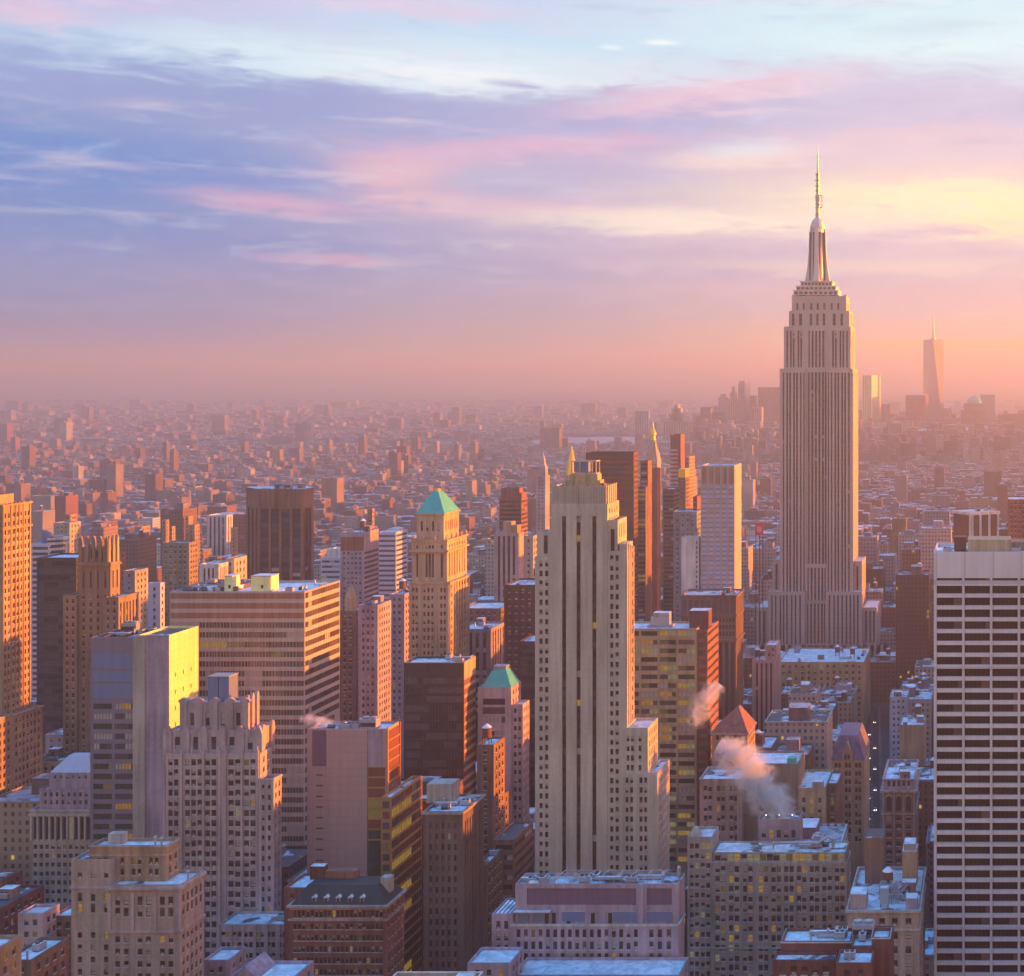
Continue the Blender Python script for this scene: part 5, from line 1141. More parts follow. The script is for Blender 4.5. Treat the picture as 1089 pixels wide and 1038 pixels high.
b.loft([[(cxE + r * cos(2 * pi * k / 16), cyE + r * sin(2 * pi * k / 16), z) for k in range(16)] for r, z in ((6.6, zz(300)), (6.2, zz(275)), (5.5, zz(244)), (6.3, zz(243.5)), (6.3, zz(240)), (5.6, zz(239.5)), (5.4, zz(237)), (4.8, zz(235)), (3.2, zz(232.5)), (1.6, zz(231)))], MET)
b = B.part('mast_buttress')
for a in range(4):
    ca, sa = (1, 0, -1, 0)[a], (0, 1, 0, -1)[a]
    rg_ = []
    for out, hw, y in ((10.6, 2.6, 300), (9.6, 2.3, 293), (8.2, 2.0, 282), (7.4, 1.8, 268), (7.0, 1.7, 252), (6.6, 1.6, 245), (5.4, 1.2, 240)):
        p = [(3, -hw), (out, -hw), (out, hw), (3, hw)]
        rg_.append([(cxE + ca * u - sa * v, cyE + sa * u + ca * v, zz(y)) for u, v in p])
    b.loft(rg_, MET)
b = B.part('mast_glazing')
for a in range(8): an = pi / 8 + a * pi / 4; b.box(cxE + 6.3 * cos(an) - .9, cxE + 6.3 * cos(an) + .9, cyE + 6.3 * sin(an) - .9, cyE + 6.3 * sin(an) + .9, zz(298), zz(247), GLASS2)
b = B.part('antenna')
b.lathe(cxE, cyE, [(2.0, zz(233)), (1.7, zz(226)), (1.5, zz(214)), (1.9, zz(213.5)), (1.9, zz(207)), (1.3, zz(206.5)), (1.3, zz(186)), (1.7, zz(185.5)), (1.7, zz(184)), (.75, zz(183.5)), (.6, zz(168)), (.3, zz(158)), (.05, zz(154))], STEEL, 8)
for y in (228, 221, 217, 210, 203, 198, 192): b.lathe(cxE, cyE, [(1.2, zz(y)), (2.3, zz(y - .3)), (2.3, zz(y - .9)), (1.2, zz(y - 1.2))], STEEL, 8)
b.box(cxE + 2.2, cxE + 4.0, cyE - .4, cyE + .4, zz(221), zz(220), STEEL, True); b.box(cxE + 3.4, cxE + 4.0, cyE - .4, cyE + .4, zz(220), zz(208), STEEL, True); b.box(cxE + 1.2, cxE + 4.0, cyE - .4, cyE + .4, zz(208), zz(207.2), STEEL, True)
b = B.part('small_antenna')
rg = random.Random(5)
for i in range(14): u = cxE + rg.uniform(-17, 17); v = cyE + rg.uniform(-11, 11); b.tube([(u, v, zz(314)), (u, v, zz(314) + rg.uniform(2, 7))], .18, STEEL, 4)
for sx in (-8.2, 8.2): b.tube([(cxE + sx, cyE, zz(300)), (cxE + sx, cyE, zz(282))], .25, STEEL, 4)
# snowy-roofed block at its foot
B = simple('flat_roofed_building', 'beige block with a broad snowy blue roof, at the foot of the tallest tower', 828, 919, 704, 990, depth=52, m=BUFF, pitch=4.4, win=1.8, fl=4.4, h=2.2, cap=60, roof=SNOW, kinds=['water_tank', 'bulkhead', 'cooling_tower', 'duct', 'ac_unit', 'water_tank'])
simple('pink_stepped_building', 'pinkish stepped block with striped front, left of the snowy blue roof below the tallest tower', 800, 825, 702, 900, depth=22, m=PINKL, spec='strip', pitch=3.2, win=1.4, fl=3.8, cap=30, kinds=['water_tank', 'bulkhead'])
B = BLD[-1]; x0, x1, y0, y1, z1 = B.box; B.tier(x0 + 8, x1, y0 + 3, y1 - 2, z1 - .9, wz(686, 903), N=GR(x1 - x0 - 8, z1, wz(686, 903)), wall=PINKL)

# --- the white and blue gridded tower and its stone base
B = Building('gridded_office_tower', 'slim office tower gridded in pale blue and white with an orange right edge', wall_mat('pale_grid_frame', (.44, .36, .35), .6, .08), 880, cap=100, recess=.25)
x0, x1, y0, y1, z1 = B.px(745.5, 781, 495, 880, 788.4)
zt = wz(516, 880); w = x1 - x0
g5 = [((i + .5) * w / 5 - 1.45, (i + .5) * w / 5 + 1.45) for i in range(5)]
BW = plain_mat('blue_white_pane', (.44, .46, .66), .3, 0, .6, .25, .2)
B.tier(x0, x1, y0, y1, 60, z1, N=(g5, rows_grid(wz(640, 880), zt, 3.02, 1.75, .4) + [(zt + .8, z1 - 1.2)], 'rib', {'bay': 2.9, 'pl': 0, 'pb': .12, 'p2': .12}), Wf=None, glass=BW, foot=False)
b = B.part('sill')
for a in rows_grid(wz(640, 880), zt, 3.02, 1.75, .4):
    for c in g5: b.box(x0 + c[0] + .02, x0 + c[1] - .02, y0 - .1, y0 + .2, a[0] - .55, a[0] - .02, BLUEP, True)
b = B.part('top_bay')
for c in g5: b.box(x0 + c[0] + .1, x0 + c[1] - .1, y0 + .02, y0 + .2, zt + .82, z1 - 1.25, TAN)
piers(B, x0, x1, y0, wz(632, 880), z1 - .2, [i * w / 5 for i in range(1, 5)] + [.25, w - .25], .8, .3, B.wall)
wq = B.px(724.5, 743.5, 571.5, 882, depth=10)
simple('stone_base_building', 'brown stone building with tall arcade windows, under the blue and white gridded tower', 724, 783, 633, 850, xb=790.5, m=BROWN, spec=None, wspec='strip', pitch=2.8, win=1.1, fl=4, cap=60)
B = BLD[-1]; x0, x1, y0, y1, z1 = B.box; w = x1 - x0
FOOT.append((x0, x1, y0, 906))
b = B.part('arcade'); 
for i in range(9): u = x0 + 2.2 + i * (w - 4.4) / 8; b.box(u - 1.2, u + 1.2, y0 - .12, y0 - .02, z1 - 11, z1 - 3, GLASS2)
for r_ in range(3):
    for i in range(16): u = x0 + 1.6 + i * (w - 3.2) / 15; b.box(u - .6, u + .6, y0 - .1, y0 - .02, z1 - 16.5 - r_ * 4.2, z1 - 14 - r_ * 4.2, GLASS)
bs = B.part('window_strip')
for i in range(9): u = x0 + 2.2 + i * (w - 4.4) / 8; bs.box(u - 1.0, u + 1.0, y0 - .1, y0 - .02, 25, z1 - 29, GLASS)
ring(B, 'cornice', x0, x1, y0, y1, z1 - .8, .9, .7, BROWN); ring(B, 'cornice', x0, x1, y0, y1, z1 - 13, .7, .6, BROWN); ring(B, 'cornice', x0, x1, y0, y1, z1 - 28, .9, .9, BROWN)
clutter(B, x0 + 20, x1, y0, y1 - 2, z1 - .9, ['ac_unit', 'bulkhead', 'vent_pipe'], 81)
B = simple('white_slab', 'blank pale slab with one column of small windows, beside the gridded tower', 724.5, 743.5, 571.5, 882, depth=10, m=WHITE, spec=None, cap=0)
x0, x1, y0, y1, z1 = B.box
for i in range(24): b = B.part('window'); b.box(x1 - 1.9, x1 - 1.1, y0 - .1, y0 - .02, z1 - 4 - i * 3.1, z1 - 2.6 - i * 3.1, GLASS)

# --- cluster between the striped tower and the gridded tower
simple('dark_brown_slab', 'wide dark brown slab tower with an orange striped edge, just behind the tall striped tower', 623, 674, 481, 950, xb=678.6, m=wall_mat('dark_red_metal', (.13, .07, .06), .5, .1), spec='rib', wspec='rib', fl=3.6, h=1.7, cap=40, glass=COPPERGL, opt={'bay': 2, 'pl': 0, 'pb': 0, 'recess': .15})
B = simple('slim_slab', 'slim brown slab, left of the pair in front of the gold topped clock tower', 681, 689, 490, 1040, xb=693.2, m=BROWN, spec='rib', wspec='none', fl=3.2, h=1.6, cap=20, opt={'bay': 2, 'pl': 0, 'pb': .1})
x0, x1, y0, y1, z1 = B.box; B.tier(wx(678, 1034), x1 - .2, 1034, y0 - .02, 0, wz(518, 1034), N=RB(x1 - wx(678, 1034), 60, wz(518, 1034), 3.2, 1.6, .5, 1.5))
simple('slim_slab', 'slim dark red slab, right of the pair in front of the gold topped clock tower', 693.5, 699.3, 498, 1090, xb=702.6, m=RED, spec=None, wspec='none', cap=20)
B = Building('clock_tower', 'pale stone clock tower with a steep pyramid roof and a gold lantern', WARM, 1900, cap=20)
x0, x1, y0, y1, z1 = B.px(685.5, 699, 492, 1900, 703)
B.tier(x0, x1, y0, y1, 0, z1, N=GR(x1 - x0, 60, z1, 4, 1.6, 4.4, 2.2), Wf=None, parapet=0, roof=False)
cx, cy = (x0 + x1) / 2, (y0 + y1) / 2
b = B.part('pyramid_roof'); b.loft([[(x0 - .5, y0 - .5, z1), (x1 + .5, y0 - .5, z1), (x1 + .5, y1 + .5, z1), (x0 - .5, y1 + .5, z1)], [(cx - 3.2, cy - 3.2, wz(468, 1910)), (cx + 3.2, cy - 3.2, wz(468, 1910)), (cx + 3.2, cy + 3.2, wz(468, 1910)), (cx - 3.2, cy + 3.2, wz(468, 1910))]], WARM)
b = B.part(('lantern', 'gilded lantern')); b.lathe(cx, cy, [(3.4, wz(468, 1910)), (3.4, wz(463, 1910)), (4.4, wz(462.5, 1910)), (4.2, wz(460, 1910)), (2.4, wz(456, 1910)), (1.2, wz(454, 1910)), (.8, wz(450.5, 1910)), (.1, wz(448, 1910))], GOLD, 10)
B = Building('gold_pyramid_tower', 'tower topped by a narrow gold pyramid, peeping over the left of the striped tower crown', WARM, 1800, cap=10)
x0, x1, y0, y1, z1 = B.px(600, 613, 505, 1800, depth=16); B.tier(x0, x1, y0, y1, 0, z1, N=GR(x1 - x0, 60, z1, 4, 1.6, 4, 2), parapet=0, roof=False)
b = B.part(('pyramid_roof', 'gilded pyramid')); cx, cy = wx(607.5, 1806), 1808
b.loft([[(cx + r * cos(pi / 8 + k * pi / 4), cy + r * sin(pi / 8 + k * pi / 4), z) for k in range(8)] for r, z in ((7.8, z1), (5.4, wz(492, 1806)), (4.9, wz(491, 1806)), (.4, wz(474, 1806)))], GOLD)
B = Building('spired_tower', 'small pale tower with a pointed lantern top, left of the striped tower crown', PINKL, 1650, cap=10)
x0, x1, y0, y1, z1 = B.px(570, 580, 506, 1650, 584.5); B.tier(x0, x1, y0, y1, 0, z1, N=GR(x1 - x0, 60, z1, 4, 1.6, 4, 2), parapet=0, roof=False)
cx, cy = (x0 + x1) / 2, (y0 + y1) / 2
b = B.part('spire'); b.loft([[(cx - h, cy - h, z), (cx + h, cy - h, z), (cx + h, cy + h, z), (cx - h, cy + h, z)] for h, z in ((4.6, z1), (4.2, wz(496, 1655)), (2.8, wz(494, 1655)), (2.3, wz(489, 1655)), (.3, wz(481, 1655)))], PINKL)
B = simple('copper_brown_tower', 'dark red tower with bright balcony stripes below its top, left of the sunlit orange tower', 713, 724, 462, 1500, xb=728, m=RED, spec=None, wspec='none', cap=0)
x0, x1, y0, y1, z1 = B.box; b = B.part('balcony_band')
for i in range(18): b.box(x0 - 1, x1 - 3, y0 - 1.2, y0 - .02, z1 - 18 - i * 4.4, z1 - 16 - i * 4.4, PINKL, True)
simple('sunlit_tower', 'tan tower with glowing orange side, left of the gridded tower and beyond the balcony tower', 728.5, 733, 486, 1400, xb=739, m=TAN, cap=10); simple('sunlit_tower', 'low brick slab with an orange edge tucked against the gridded tower', 737, 741.5, 528, 1000, xb=745.2, m=RED, cap=10, wspec='none')
B = simple('gold_topped_building', 'narrow brown building with a small gold box on top, below the balcony striped tower', 721, 729, 508, 1200, depth=18, m=BROWN, cap=10)
x0, x1, y0, y1, z1 = B.box; b = B.part(('top_box', 'gold roof box')); b.box(x0 + .3, x1 - .3, y0 + .5, y1 - 1, z1 - .9, wz(499, 1200), GOLD)
simple('blue_grey_tower', 'blue grey tower rising behind the blank pale slab', 716, 741, 544, 985, depth=20, m=wall_mat('teal_grey', (.22, .26, .30)), fl=3.4, cap=30, glass=BLUEGL)
simple('brown_tower', 'brown striped tower standing right of the two slim slabs', 705, 717, 520, 1120, depth=20, m=BROWN, spec='rib', fl=3.4, h=1.6, cap=20, opt={'bay': 2, 'pl': 0, 'pb': .3})

# --- behind the green pyramid tower and the dark slab
simple('red_brown_tower', 'red brown tower with an orange lit edge, behind the pale ribbed block', 531, 554.5, 530, 1120, xb=561, m=RED, spec='rib', wspec='rib', fl=3.5, h=1.5, cap=20, opt={'bay': 2, 'pl': 0, 'pb': .2})
B = BLD[-1]; x0, x1, y0, y1, z1 = B.box; B.tier(x0, x1 - 3, y0 + 4, y1 - 2, z1 - .9, wz(519, 1124), wall=RED); B.tier(x0 + 10, x1 - .5, y0 + 2, y1 - 2, z1 - .9, wz(524, 1124), wall=RED)
B = simple('ribbed_block', 'pale ribbed block with a sunlit orange right side, left of the striped tower', 525.6, 551.6, 567, 900, xb=557, m=PINKL, spec='strip', pitch=3.4, win=1.5, fl=3.6, cap=20, wspec='none')
x0, x1, y0, y1, z1 = B.box; b = B.part('penthouse'); b.box(x0 + 5, x0 + 10.4, y0 + 2, y0 + 10, z1 - .9, z1 + 7, WARM); b.box(x0 + 10.5, x0 + 14.6, y0 + 1, y0 + 8, z1 - .9, z1 + 5, TAN)
simple('sunlit_block', 'small grey block with an orange end wall, touching the left side of the striped tower', 557, 567, 570, 800, xb=572, m=GREYL, cap=10)
simple('dark_brown_block', 'dark brown block with rows of pale lit windows, left of the striped tower low down', 536, 569, 622, 720, depth=24, m=wall_mat('dark_brown', (.09, .06, .06)), cap=40, wts=(6, 1.2, .4, .2), kinds=['water_tank'])
simple('brown_brick_building', 'brown brick block edged with snow, right of the green pyramid tower', 490, 531, 647, 800, depth=26, m=BROWN, cap=20, roof=SNOW)
simple('grey_building', 'grey block with tall window bays, just right of the green pyramid tower', 486, 522, 669, 740, depth=22, m=MAUVE, spec='strip', pitch=4, win=1.8, fl=4, cap=20, kinds=['ac_unit', 'bulkhead'])
B = simple('grid_windowed_tower', 'small grey tower with a dense window grid and a flame orange right wall', 362, 387, 566, 900, xb=403, m=MAUVE, pitch=2.6, win=1.3, fl=3.2, h=1.7, wspec='rib', cap=60, top=13, kinds=['water_tank', 'ac_unit', 'bulkhead'], opt={'bay': 2, 'pl': 0, 'pb': 0})
x0, x1, y0, y1, z1 = B.box; b = B.part('top_band'); b.box(x0 + .1, x1 - .1, y0 - .12, y0 - .01, z1 - 12, z1 - 3, RED)
simple('sunlit_block', 'thin orange chimney like block rising behind the flame orange tower', 391, 396, 541, 1100, xb=398, m=TAN, cap=4)
simple('blue_glass_building', 'small pale blue glass block right of the flame orange tower', 402, 421, 566, 1010, depth=20, m=BLUEW, spec='rib', fl=3.6, h=1.6, cap=20, glass=BLUEGL, opt={'bay': 2, 'pl': 0, 'pb': 0})
B = simple('blue_glass_building', 'small white and blue terraced block left of the flame orange tower', 341, 362, 593, 960, depth=20, m=BLUEW, spec='rib', fl=3.6, h=1.5, cap=20, glass=BLUEGL, roof=SNOW)
x0, x1, y0, y1, z1 = B.box; B.tier(x0 + 3, x1, y0 + 3, y1 - 2, z1 - .9, wz(584, 963), wall=WHITE, roofm=SNOW)
B = Building('chamfered_tower', 'broad brown tower with chamfered corners and tall dark window bays, beyond the banded slab', wall_mat('copper_brick', (.23, .125, .085)), 1010, cap=40, recess=.9)
x0, x1, y0, y1, z1 = B.px(275.5, 321, 520, 1010, depth=12); zt = wz(541, 1010); w = x1 - x0
so = {'floor': 3.6, 'sp': .3, 'pb': .02, 'pl': 0.0, 'spandrel': DARKMETAL, 'recess': .9, 'name': 'window_bay'}
B.tier(x0, x1, y0, y1, 0, z1, N=([(w * f - 2.9, w * f + 2.9) for f in (.13, .37, .62, .87)], [(40, zt)], 'strip', so), parapet=0)
a0 = wx(261, 1025); ch = B.part('chamfer_wall')
for (pa, pb, nm) in (((a0, 1026), (x0, 1010.02), 'L'), ((x1, 1010.02), (wx(331, 1020), 1021), 'R')):
    dxy = (pb[0] - pa[0], pb[1] - pa[1]); L = sqrt(dxy[0] ** 2 + dxy[1] ** 2)
    B.facade(pa, (dxy[0] / L, dxy[1] / L), (-dxy[1] / L, dxy[0] / L), L, 0, z1, ([(L * f - 1.5, L * f + 1.5) for f in (.2, .5, .8)], [(40, zt)], 'strip', so), atan2(dxy[1], dxy[0]), B.wall)
xr = wx(331, 1020)
for (pa, pb) in (((xr, 1021), (xr, 1024)), ((xr, 1024), (x1 - 6, 1034)), ((x1 - 6, 1034), (x0, 1034)), ((x0, 1034), (a0, 1031)), ((a0, 1031), (a0, 1026))): ch.face([(*pa, 0), (*pb, 0), (*pb, z1), (*pa, z1)], B.wall)
ch.face([(a0, 1026, z1), (x0, 1010.02, z1), (x0, 1034, z1), (a0, 1031, z1)], PATCHY); ch.face([(x1, 1010.02, z1), (xr, 1021, z1), (xr, 1024, z1), (x1 - 6, 1034, z1), (x1, 1022.02, z1)], PATCHY); ch.face([(x0, 1022.02, z1), (x1, 1022.02, z1), (x1 - 6, 1034, z1), (x0, 1034, z1)], PATCHY)
rib_ = B.part('crown_rib')
for i in range(9): u = x0 + i * w / 8; rib_.box(u - .5, u + .5, y0 - .5, y0 - .02, zt + .5, z1 + .2, B.wall, True)
clutter(B, x0, x1, y0, y1, z1, ['cooling_tower', 'ac_unit', 'ac_unit', 'bulkhead', 'cooling_tower', 'vent_pipe'], 91)
b = B.part('antenna'); b.tube([(x0 - 3, 1028, z1), (x0 - 3, 1028, z1 + 6)], .3, WHITE, 5); b.tube([(x0 - 4.6, 1028, z1), (x0 - 4.6, 1028, z1 + 4)], .3, WHITE, 5)
SIL.append((a0, x0, 1018, 1034, 0, z1)); FOOT.append((a0, xr, 1010, 1034))
simple('brown_brick_building', 'slim brown brick tower right of the banded slab', 361, 378, 650, 690, depth=16, m=BROWN, cap=30, k=1)
B = BLD[-1]; x0, x1, y0, y1, z1 = B.box; b = B.part('pointed_cap'); b.lathe((x0 + x1) / 2 - 1, y0 + 6, [(3.2, z1 - .9), (3, z1 + 6), (2, z1 + 9), (.2, z1 + 13)], TAN, 8)
simple('grey_building', 'grey slab with a pale striped right wall, right of the banded slab', 381, 401.6, 643.5, 650, xb=416, m=MAUVE, cap=40, pitch=2.6, win=1.1, fl=3.4, kinds=['ac_unit', 'bulkhead', 'vent_pipe'], roof=PATCHY)
simple('mauve_building', 'plain mauve brick block behind the grey slab, left of the green pyramid tower', 414, 430, 632, 760, depth=20, m=MAUVE, cap=20, kinds=['water_tank'])
B = simple('mechanical_block', 'white ribbed mechanical block behind the left end of the banded slab roof', 212, 232, 600, 690, depth=14, m=WHITE, spec='strip', pitch=2, win=.9, fl=4, cap=12)
simple('mechanical_block', 'pale blocky roof house behind the banded slab, right of the white ribbed one', 240, 249, 594, 700, depth=12, m=CONC, cap=6)
simple('pale_brick_building', 'pale blue white block with small windows, left of the banded slab', 157.6, 170.5, 620, 700, xb=175, m=BLUEW, cap=20, roof=PATCHY)
simple('snowy_roofed_building', 'grey block with a strip of snow on its roof, behind the marble block', 131, 143.5, 607, 800, xb=157.6, m=GREYL, cap=20, roof=SNOW)
simple('olive_brick_building', 'olive brown brick slab in the middle distance beyond the marble block', 172, 201, 577, 950, xb=211, m=OLIVE, cap=20, roof=PATCHY)
for lab, a in (('squat tower with an orange lit right end, above and left of the olive brown slab', (143, 150.6, 560, 1300, 160)), ('thin tower tip lit orange, just above the olive brown slab on its left', (172, 176, 553, 1250, 180)), ('orange lit block end above the olive brown slab', (181, 183, 560, 1200, 186.5)), ('tall thin tower tip lit orange, above the right end of the olive brown slab', (197, 200.6, 549, 1280, 205)), ('brick block with an orange end wall, right of the olive brown slab', (200, 207, 558, 1230, 215)), ('small block with an orange spot of sun, just left of the brown chamfered tower', (246, 250, 561, 1250, 253))):
    simple('sunlit_block', lab, *a[:4], xb=a[4], m=TAN, cap=8, group='sunlit blocks beyond the olive brown slab')
simple('white_gridded_building', 'wide pale gridded block in the haze, left of the brown chamfered tower', 220, 241, 548, 1500, depth=40, m=WHITE, spec='strip', pitch=4.5, win=2, fl=4, cap=10)
# a tower turned to the diagonal avenue, beyond the white gridded tower
B = Building('white_piered_tower', 'block with white piers and brown glass, behind the roof of the white gridded tower', WHITE, 1000, cap=0)
Yq = 1000; pA = (wx(1014, 1016), 1016); pB = (wx(1031, Yq), Yq); pC = (wx(1062, Yq + 9), Yq + 9); z1 = wz(545, Yq); pD = (pA[0] + pC[0] - pB[0], pA[1] + pC[1] - pB[1])
mb = B.mb; BGL = plain_mat('brown_glass', (.16, .08, .07), .25, 0, .6, .2, .1)
for p, q_ in ((pA, pB), (pB, pC), (pC, pD), (pD, pA)): mb.face([(*p, 0), (*q_, 0), (*q_, z1 - 2), (*p, z1 - 2)], BGL)
sl = B.part('roof_slab'); e = 1.2
sl.loft([[(pA[0] - e, pA[1], z), (pB[0], pB[1] - e, z), (pC[0] + e, pC[1], z), (pD[0], pD[1] + e, z)] for z in (z1 - 2, z1)], WHITE)
for f in (0.02, .1, .38, .68, .98):
    b = B.part('pier'); c = (pB[0] + (pC[0] - pB[0]) * f, pB[1] + (pC[1] - pB[1]) * f - .4); b.box(c[0] - .8, c[0] + .8, c[1] - .8, c[1] + .8, 0, z1 - 2.02, WHITE)
B.tiers.append((pA[0], pC[0], Yq, pD[1], 0, z1)); SIL.append(B.tiers[-1]); FOOT.append(B.tiers[-1][:4])
clutter(B, pB[0], pC[0], Yq + 6, Yq + 16, z1, ['ac_unit', 'ac_unit', 'vent_pipe'], 95)
simple('brick_block', 'red brick block at the right edge, behind the roof of the white gridded tower', 1072, 1130, 531, 1050, depth=30, m=RED, cap=10, pitch=3, win=1.4)

# --- far downtown towers seen through the haze
GLT = plain_mat('far_glass', (.22, .22, .25), .25, .1, .7, .1, .02)
def far(lab, xl, xr, yt, Y, xb, m=GREYL, name='downtown_tower', steps=()):
    B = simple(name, lab, xl, xr, yt, Y, xb=xb, m=m, spec='strip', wspec='none', pitch=9, win=3.5, fl=4, cap=0, group='towers of the far downtown skyline', recess=.3)
    x0, x1, y0, y1, z1 = B.box
    for (a, c, yy) in steps: B.tier(wx(a, Y + 4), wx(c, Y + 4), Y + 4, y1 - 3, z1 - .9, wz(yy, Y + 4), wall=m)
    return B
far('tall stepped tower with a gold lit right edge, left of the tallest skyscraper', 785, 792, 408, 5600, 798, GLT, steps=((786, 792, 405),))
far('peaked far tower left of the gold edged one', 774, 784, 424, 5700, 785.5, GREYL, steps=((776, 783, 418), (778, 781, 411)))
far('stepped far tower with a flat top, left end of the gold edged group', 764, 774, 422, 5800, 775.5, GREYL, steps=((766, 772, 419),))
far('broad far block right against the left side of the tallest skyscraper', 806, 829, 412, 5500, 832, BROWN)
far('hazy far block with an orange right edge, touching the gold edged far tower', 797, 802, 421, 5650, 805, RED)
far('flat topped hazy far tower on the left of the far skyline', 675, 690, 437, 5200, 691, GREYL)
far('hazy civic tower with stepped top and a bright tip, left part of the far skyline', 705, 735, 448, 5100, 738, WARM, steps=((711, 727, 440), (714, 724, 434), (717, 721, 430)))
far('hazy blunt tower right of the stepped civic tower', 745, 756, 433, 5300, 758, BROWN)
far('far brown slab standing near the river', 574, 595, 455, 4700, 598, BROWN)
far('glass tower with a blazing white gold right face, right of the tallest skyscraper', 917, 927, 399, 5600, 936.5, MARBLE_SUN)  # sun glint on the glass is put into the yellow wall colour
far('low hazy tower right beside the blazing glass tower', 937, 944, 430, 5700, 947, BROWN)
far('broad far block with a sunlit top left corner, left of the tall tapering tower', 963, 984, 420, 5700, 988, RED)
far('round topped hazy block, right foot of the tapering tower', 1000, 1010, 437, 5500, 1012, BROWN, steps=((1002, 1009, 434),))
B = far('broad domed far block right of the tapering tower', 1022, 1046, 436, 5600, 1047, BROWN, steps=((1025, 1045, 429),))
b = B.part('dome'); cx = wx(1036, 5640); b.lathe(cx, 5640, [(32, wz(429.5, 5640)), (29, wz(426, 5640)), (20, wz(423, 5640)), (8, wz(421.2, 5640)), (.5, wz(420.6, 5640))], COPPER, 14)
far('flat topped glass tower behind the domed block', 1043, 1058, 419, 5900, 1058.1, GLT)
far('wide low hazy block at the right edge of the far skyline', 1061, 1110, 445, 5400, 1110.2, BROWN, steps=((1066, 1105, 440),))
for lab, a in (('small hazy far tower just right of the flat topped one on the far left skyline', (691.5, 699, 449, 5300, 700, GREYL)), ('hazy far block between the stepped civic tower and the blunt tower', (738.5, 745, 443, 5400, 746, BROWN)), ('hazy far tower between the blunt tower and the stepped flat topped one', (758, 764, 432, 5900, 765, GREYL)),
               ('hazy low far tower glimpsed just right of the tallest skyscraper', (908, 915, 447, 5300, 917, RED)), ('hazy low far block between the low hazy tower and the broad sunlit cornered block', (948, 962, 449, 5450, 964, BROWN)), ('narrow hazy far tower between the tapering tower foot and the domed block', (1012.5, 1020, 455, 5500, 1021, RED)),
               ('stepped hazy far block left of the flat topped stepped tower, low down', (738, 751, 452, 5000, 753, BROWN)), ('hazy far tower low in front of the flat topped stepped tower', (757, 770, 438, 5150, 772, BROWN)), ('hazy far tower standing in front of the broad far block', (799, 810, 433, 5200, 812, GREYL)),
               ('wide low hazy far block in front of the tapering tower', (975, 999, 458, 5200, 1001, BROWN)), ('low hazy far block in front of the domed block', (1024, 1050, 459, 5100, 1051, RED)), ('low hazy far block in front of the gold edged far tower', (776, 800, 452, 5050, 803, BROWN)), ('slim hazy far tower beside the river slab', (598, 604, 466, 4750, 605, RED)),
               ('long low hazy far block below the stepped civic tower', (700, 742, 470, 4600, 745, GREYL)), ('mid height hazy far slab below the broad far block', (806, 826, 455, 4700, 828, GREYL))):
    far(lab, *a)
B = Building('tapering_tower', 'tall tapering glass tower with a thin mast, far away on the right', GLT, 6000, cap=0, group='towers of the far downtown skyline')
x0, x1 = wx(981.5, 6000), wx(1003, 6000); zb, zt = wz(459, 6000), wz(361, 6000); cx = (x0 + x1) / 2; cy = 6040; h = (x1 - x0) / 2
B.mb.box(x0, x1, cy - h, cy + h, 0, zb, GLT)
lo = [(cx - h, cy - h), (cx + h, cy - h), (cx + h, cy + h), (cx - h, cy + h)]; hi = [(cx, cy - h), (cx + h, cy), (cx, cy + h), (cx - h, cy)]
for k in range(4):
    n = (k + 1) % 4
    B.mb.face([(*lo[k], zb), (*lo[n], zb), (*hi[k], zt)], GLT); B.mb.face([(*lo[n], zb), (*hi[n], zt), (*hi[k], zt)], GLT)
B.mb.face([(*p, zt) for p in hi], GLT)
b = B.part('mast'); b.lathe(cx, cy, [(10, zt), (10, zt + 10), (5, zt + 11), (4, zt + 40), (2.5, zt + 80), (.8, wz(334, 6000))], STEEL, 8)
B.tiers.append((x0, x1, cy - h, cy + h, 0, zt)); SIL.append(B.tiers[-1]); FOOT.append(B.tiers[-1][:4])
# ------------------------------------------------------------------ street fill: everything between and beyond the named buildings
rng = random.Random(11)
N_HERO = len(BLD); N_SIL = len(SIL)
def win_mat(name, c, pitch, fl, dark=.35, litp=.02):
    """brick with a grid of small windows, for blocks a few pixels wide"""
    if name in MATS: return MATS[name]
    m, q, b = new_mat(name)
    geo = q.n('ShaderNodeNewGeometry'); x, y, z = q.sep(geo.outputs['Position']); nx, ny, nz = q.sep(geo.outputs['True Normal'])
    u = q.m('ADD', q.m('MULTIPLY', x, q.m('ABSOLUTE', ny)), q.m('MULTIPLY', y, q.m('ABSOLUTE', nx)))
    fu, fz = q.m('DIVIDE', u, pitch), q.m('DIVIDE', z, fl)
    mu = q.m('MULTIPLY', q.m('GREATER_THAN', q.m('FRACT', fu), .28), q.m('LESS_THAN', q.m('FRACT', fu), .72))
    mz = q.m('MULTIPLY', q.m('GREATER_THAN', q.m('FRACT', fz), .25), q.m('LESS_THAN', q.m('FRACT', fz), .75))
    wn = q.n('ShaderNodeTexWhiteNoise'); q.link(q.xyz(q.m('FLOOR', fu), q.m('FLOOR', fz), 0.0), wn.inputs[0])
    rnd = wn.outputs[0]
    mask = q.m('MULTIPLY', q.m('MULTIPLY', mu, mz), q.m('LESS_THAN', q.m('ABSOLUTE', nz), .5))
    big = q.noise(geo.outputs['Position'], .03, 4.0); base = q.mix(big, lin(c, .72), lin(c, 1.28))
    base = q.mix(q.m('MULTIPLY', mask, q.m('ADD', .45, q.m('MULTIPLY', rnd, .5))), base, (.035, .03, .035))
    q.link(base, b.inputs['Base Color']); b.inputs['Roughness'].default_value = .7; b.inputs['Specular IOR Level'].default_value = .25
    b.inputs['Emission Color'].default_value = (.8, .5, .08, 1)
    q.link(q.m('MULTIPLY', mask, q.m('MULTIPLY', q.m('GREATER_THAN', rnd, 1 - litp), .12)), b.inputs['Emission Strength'])
    MATS[name] = m; return m
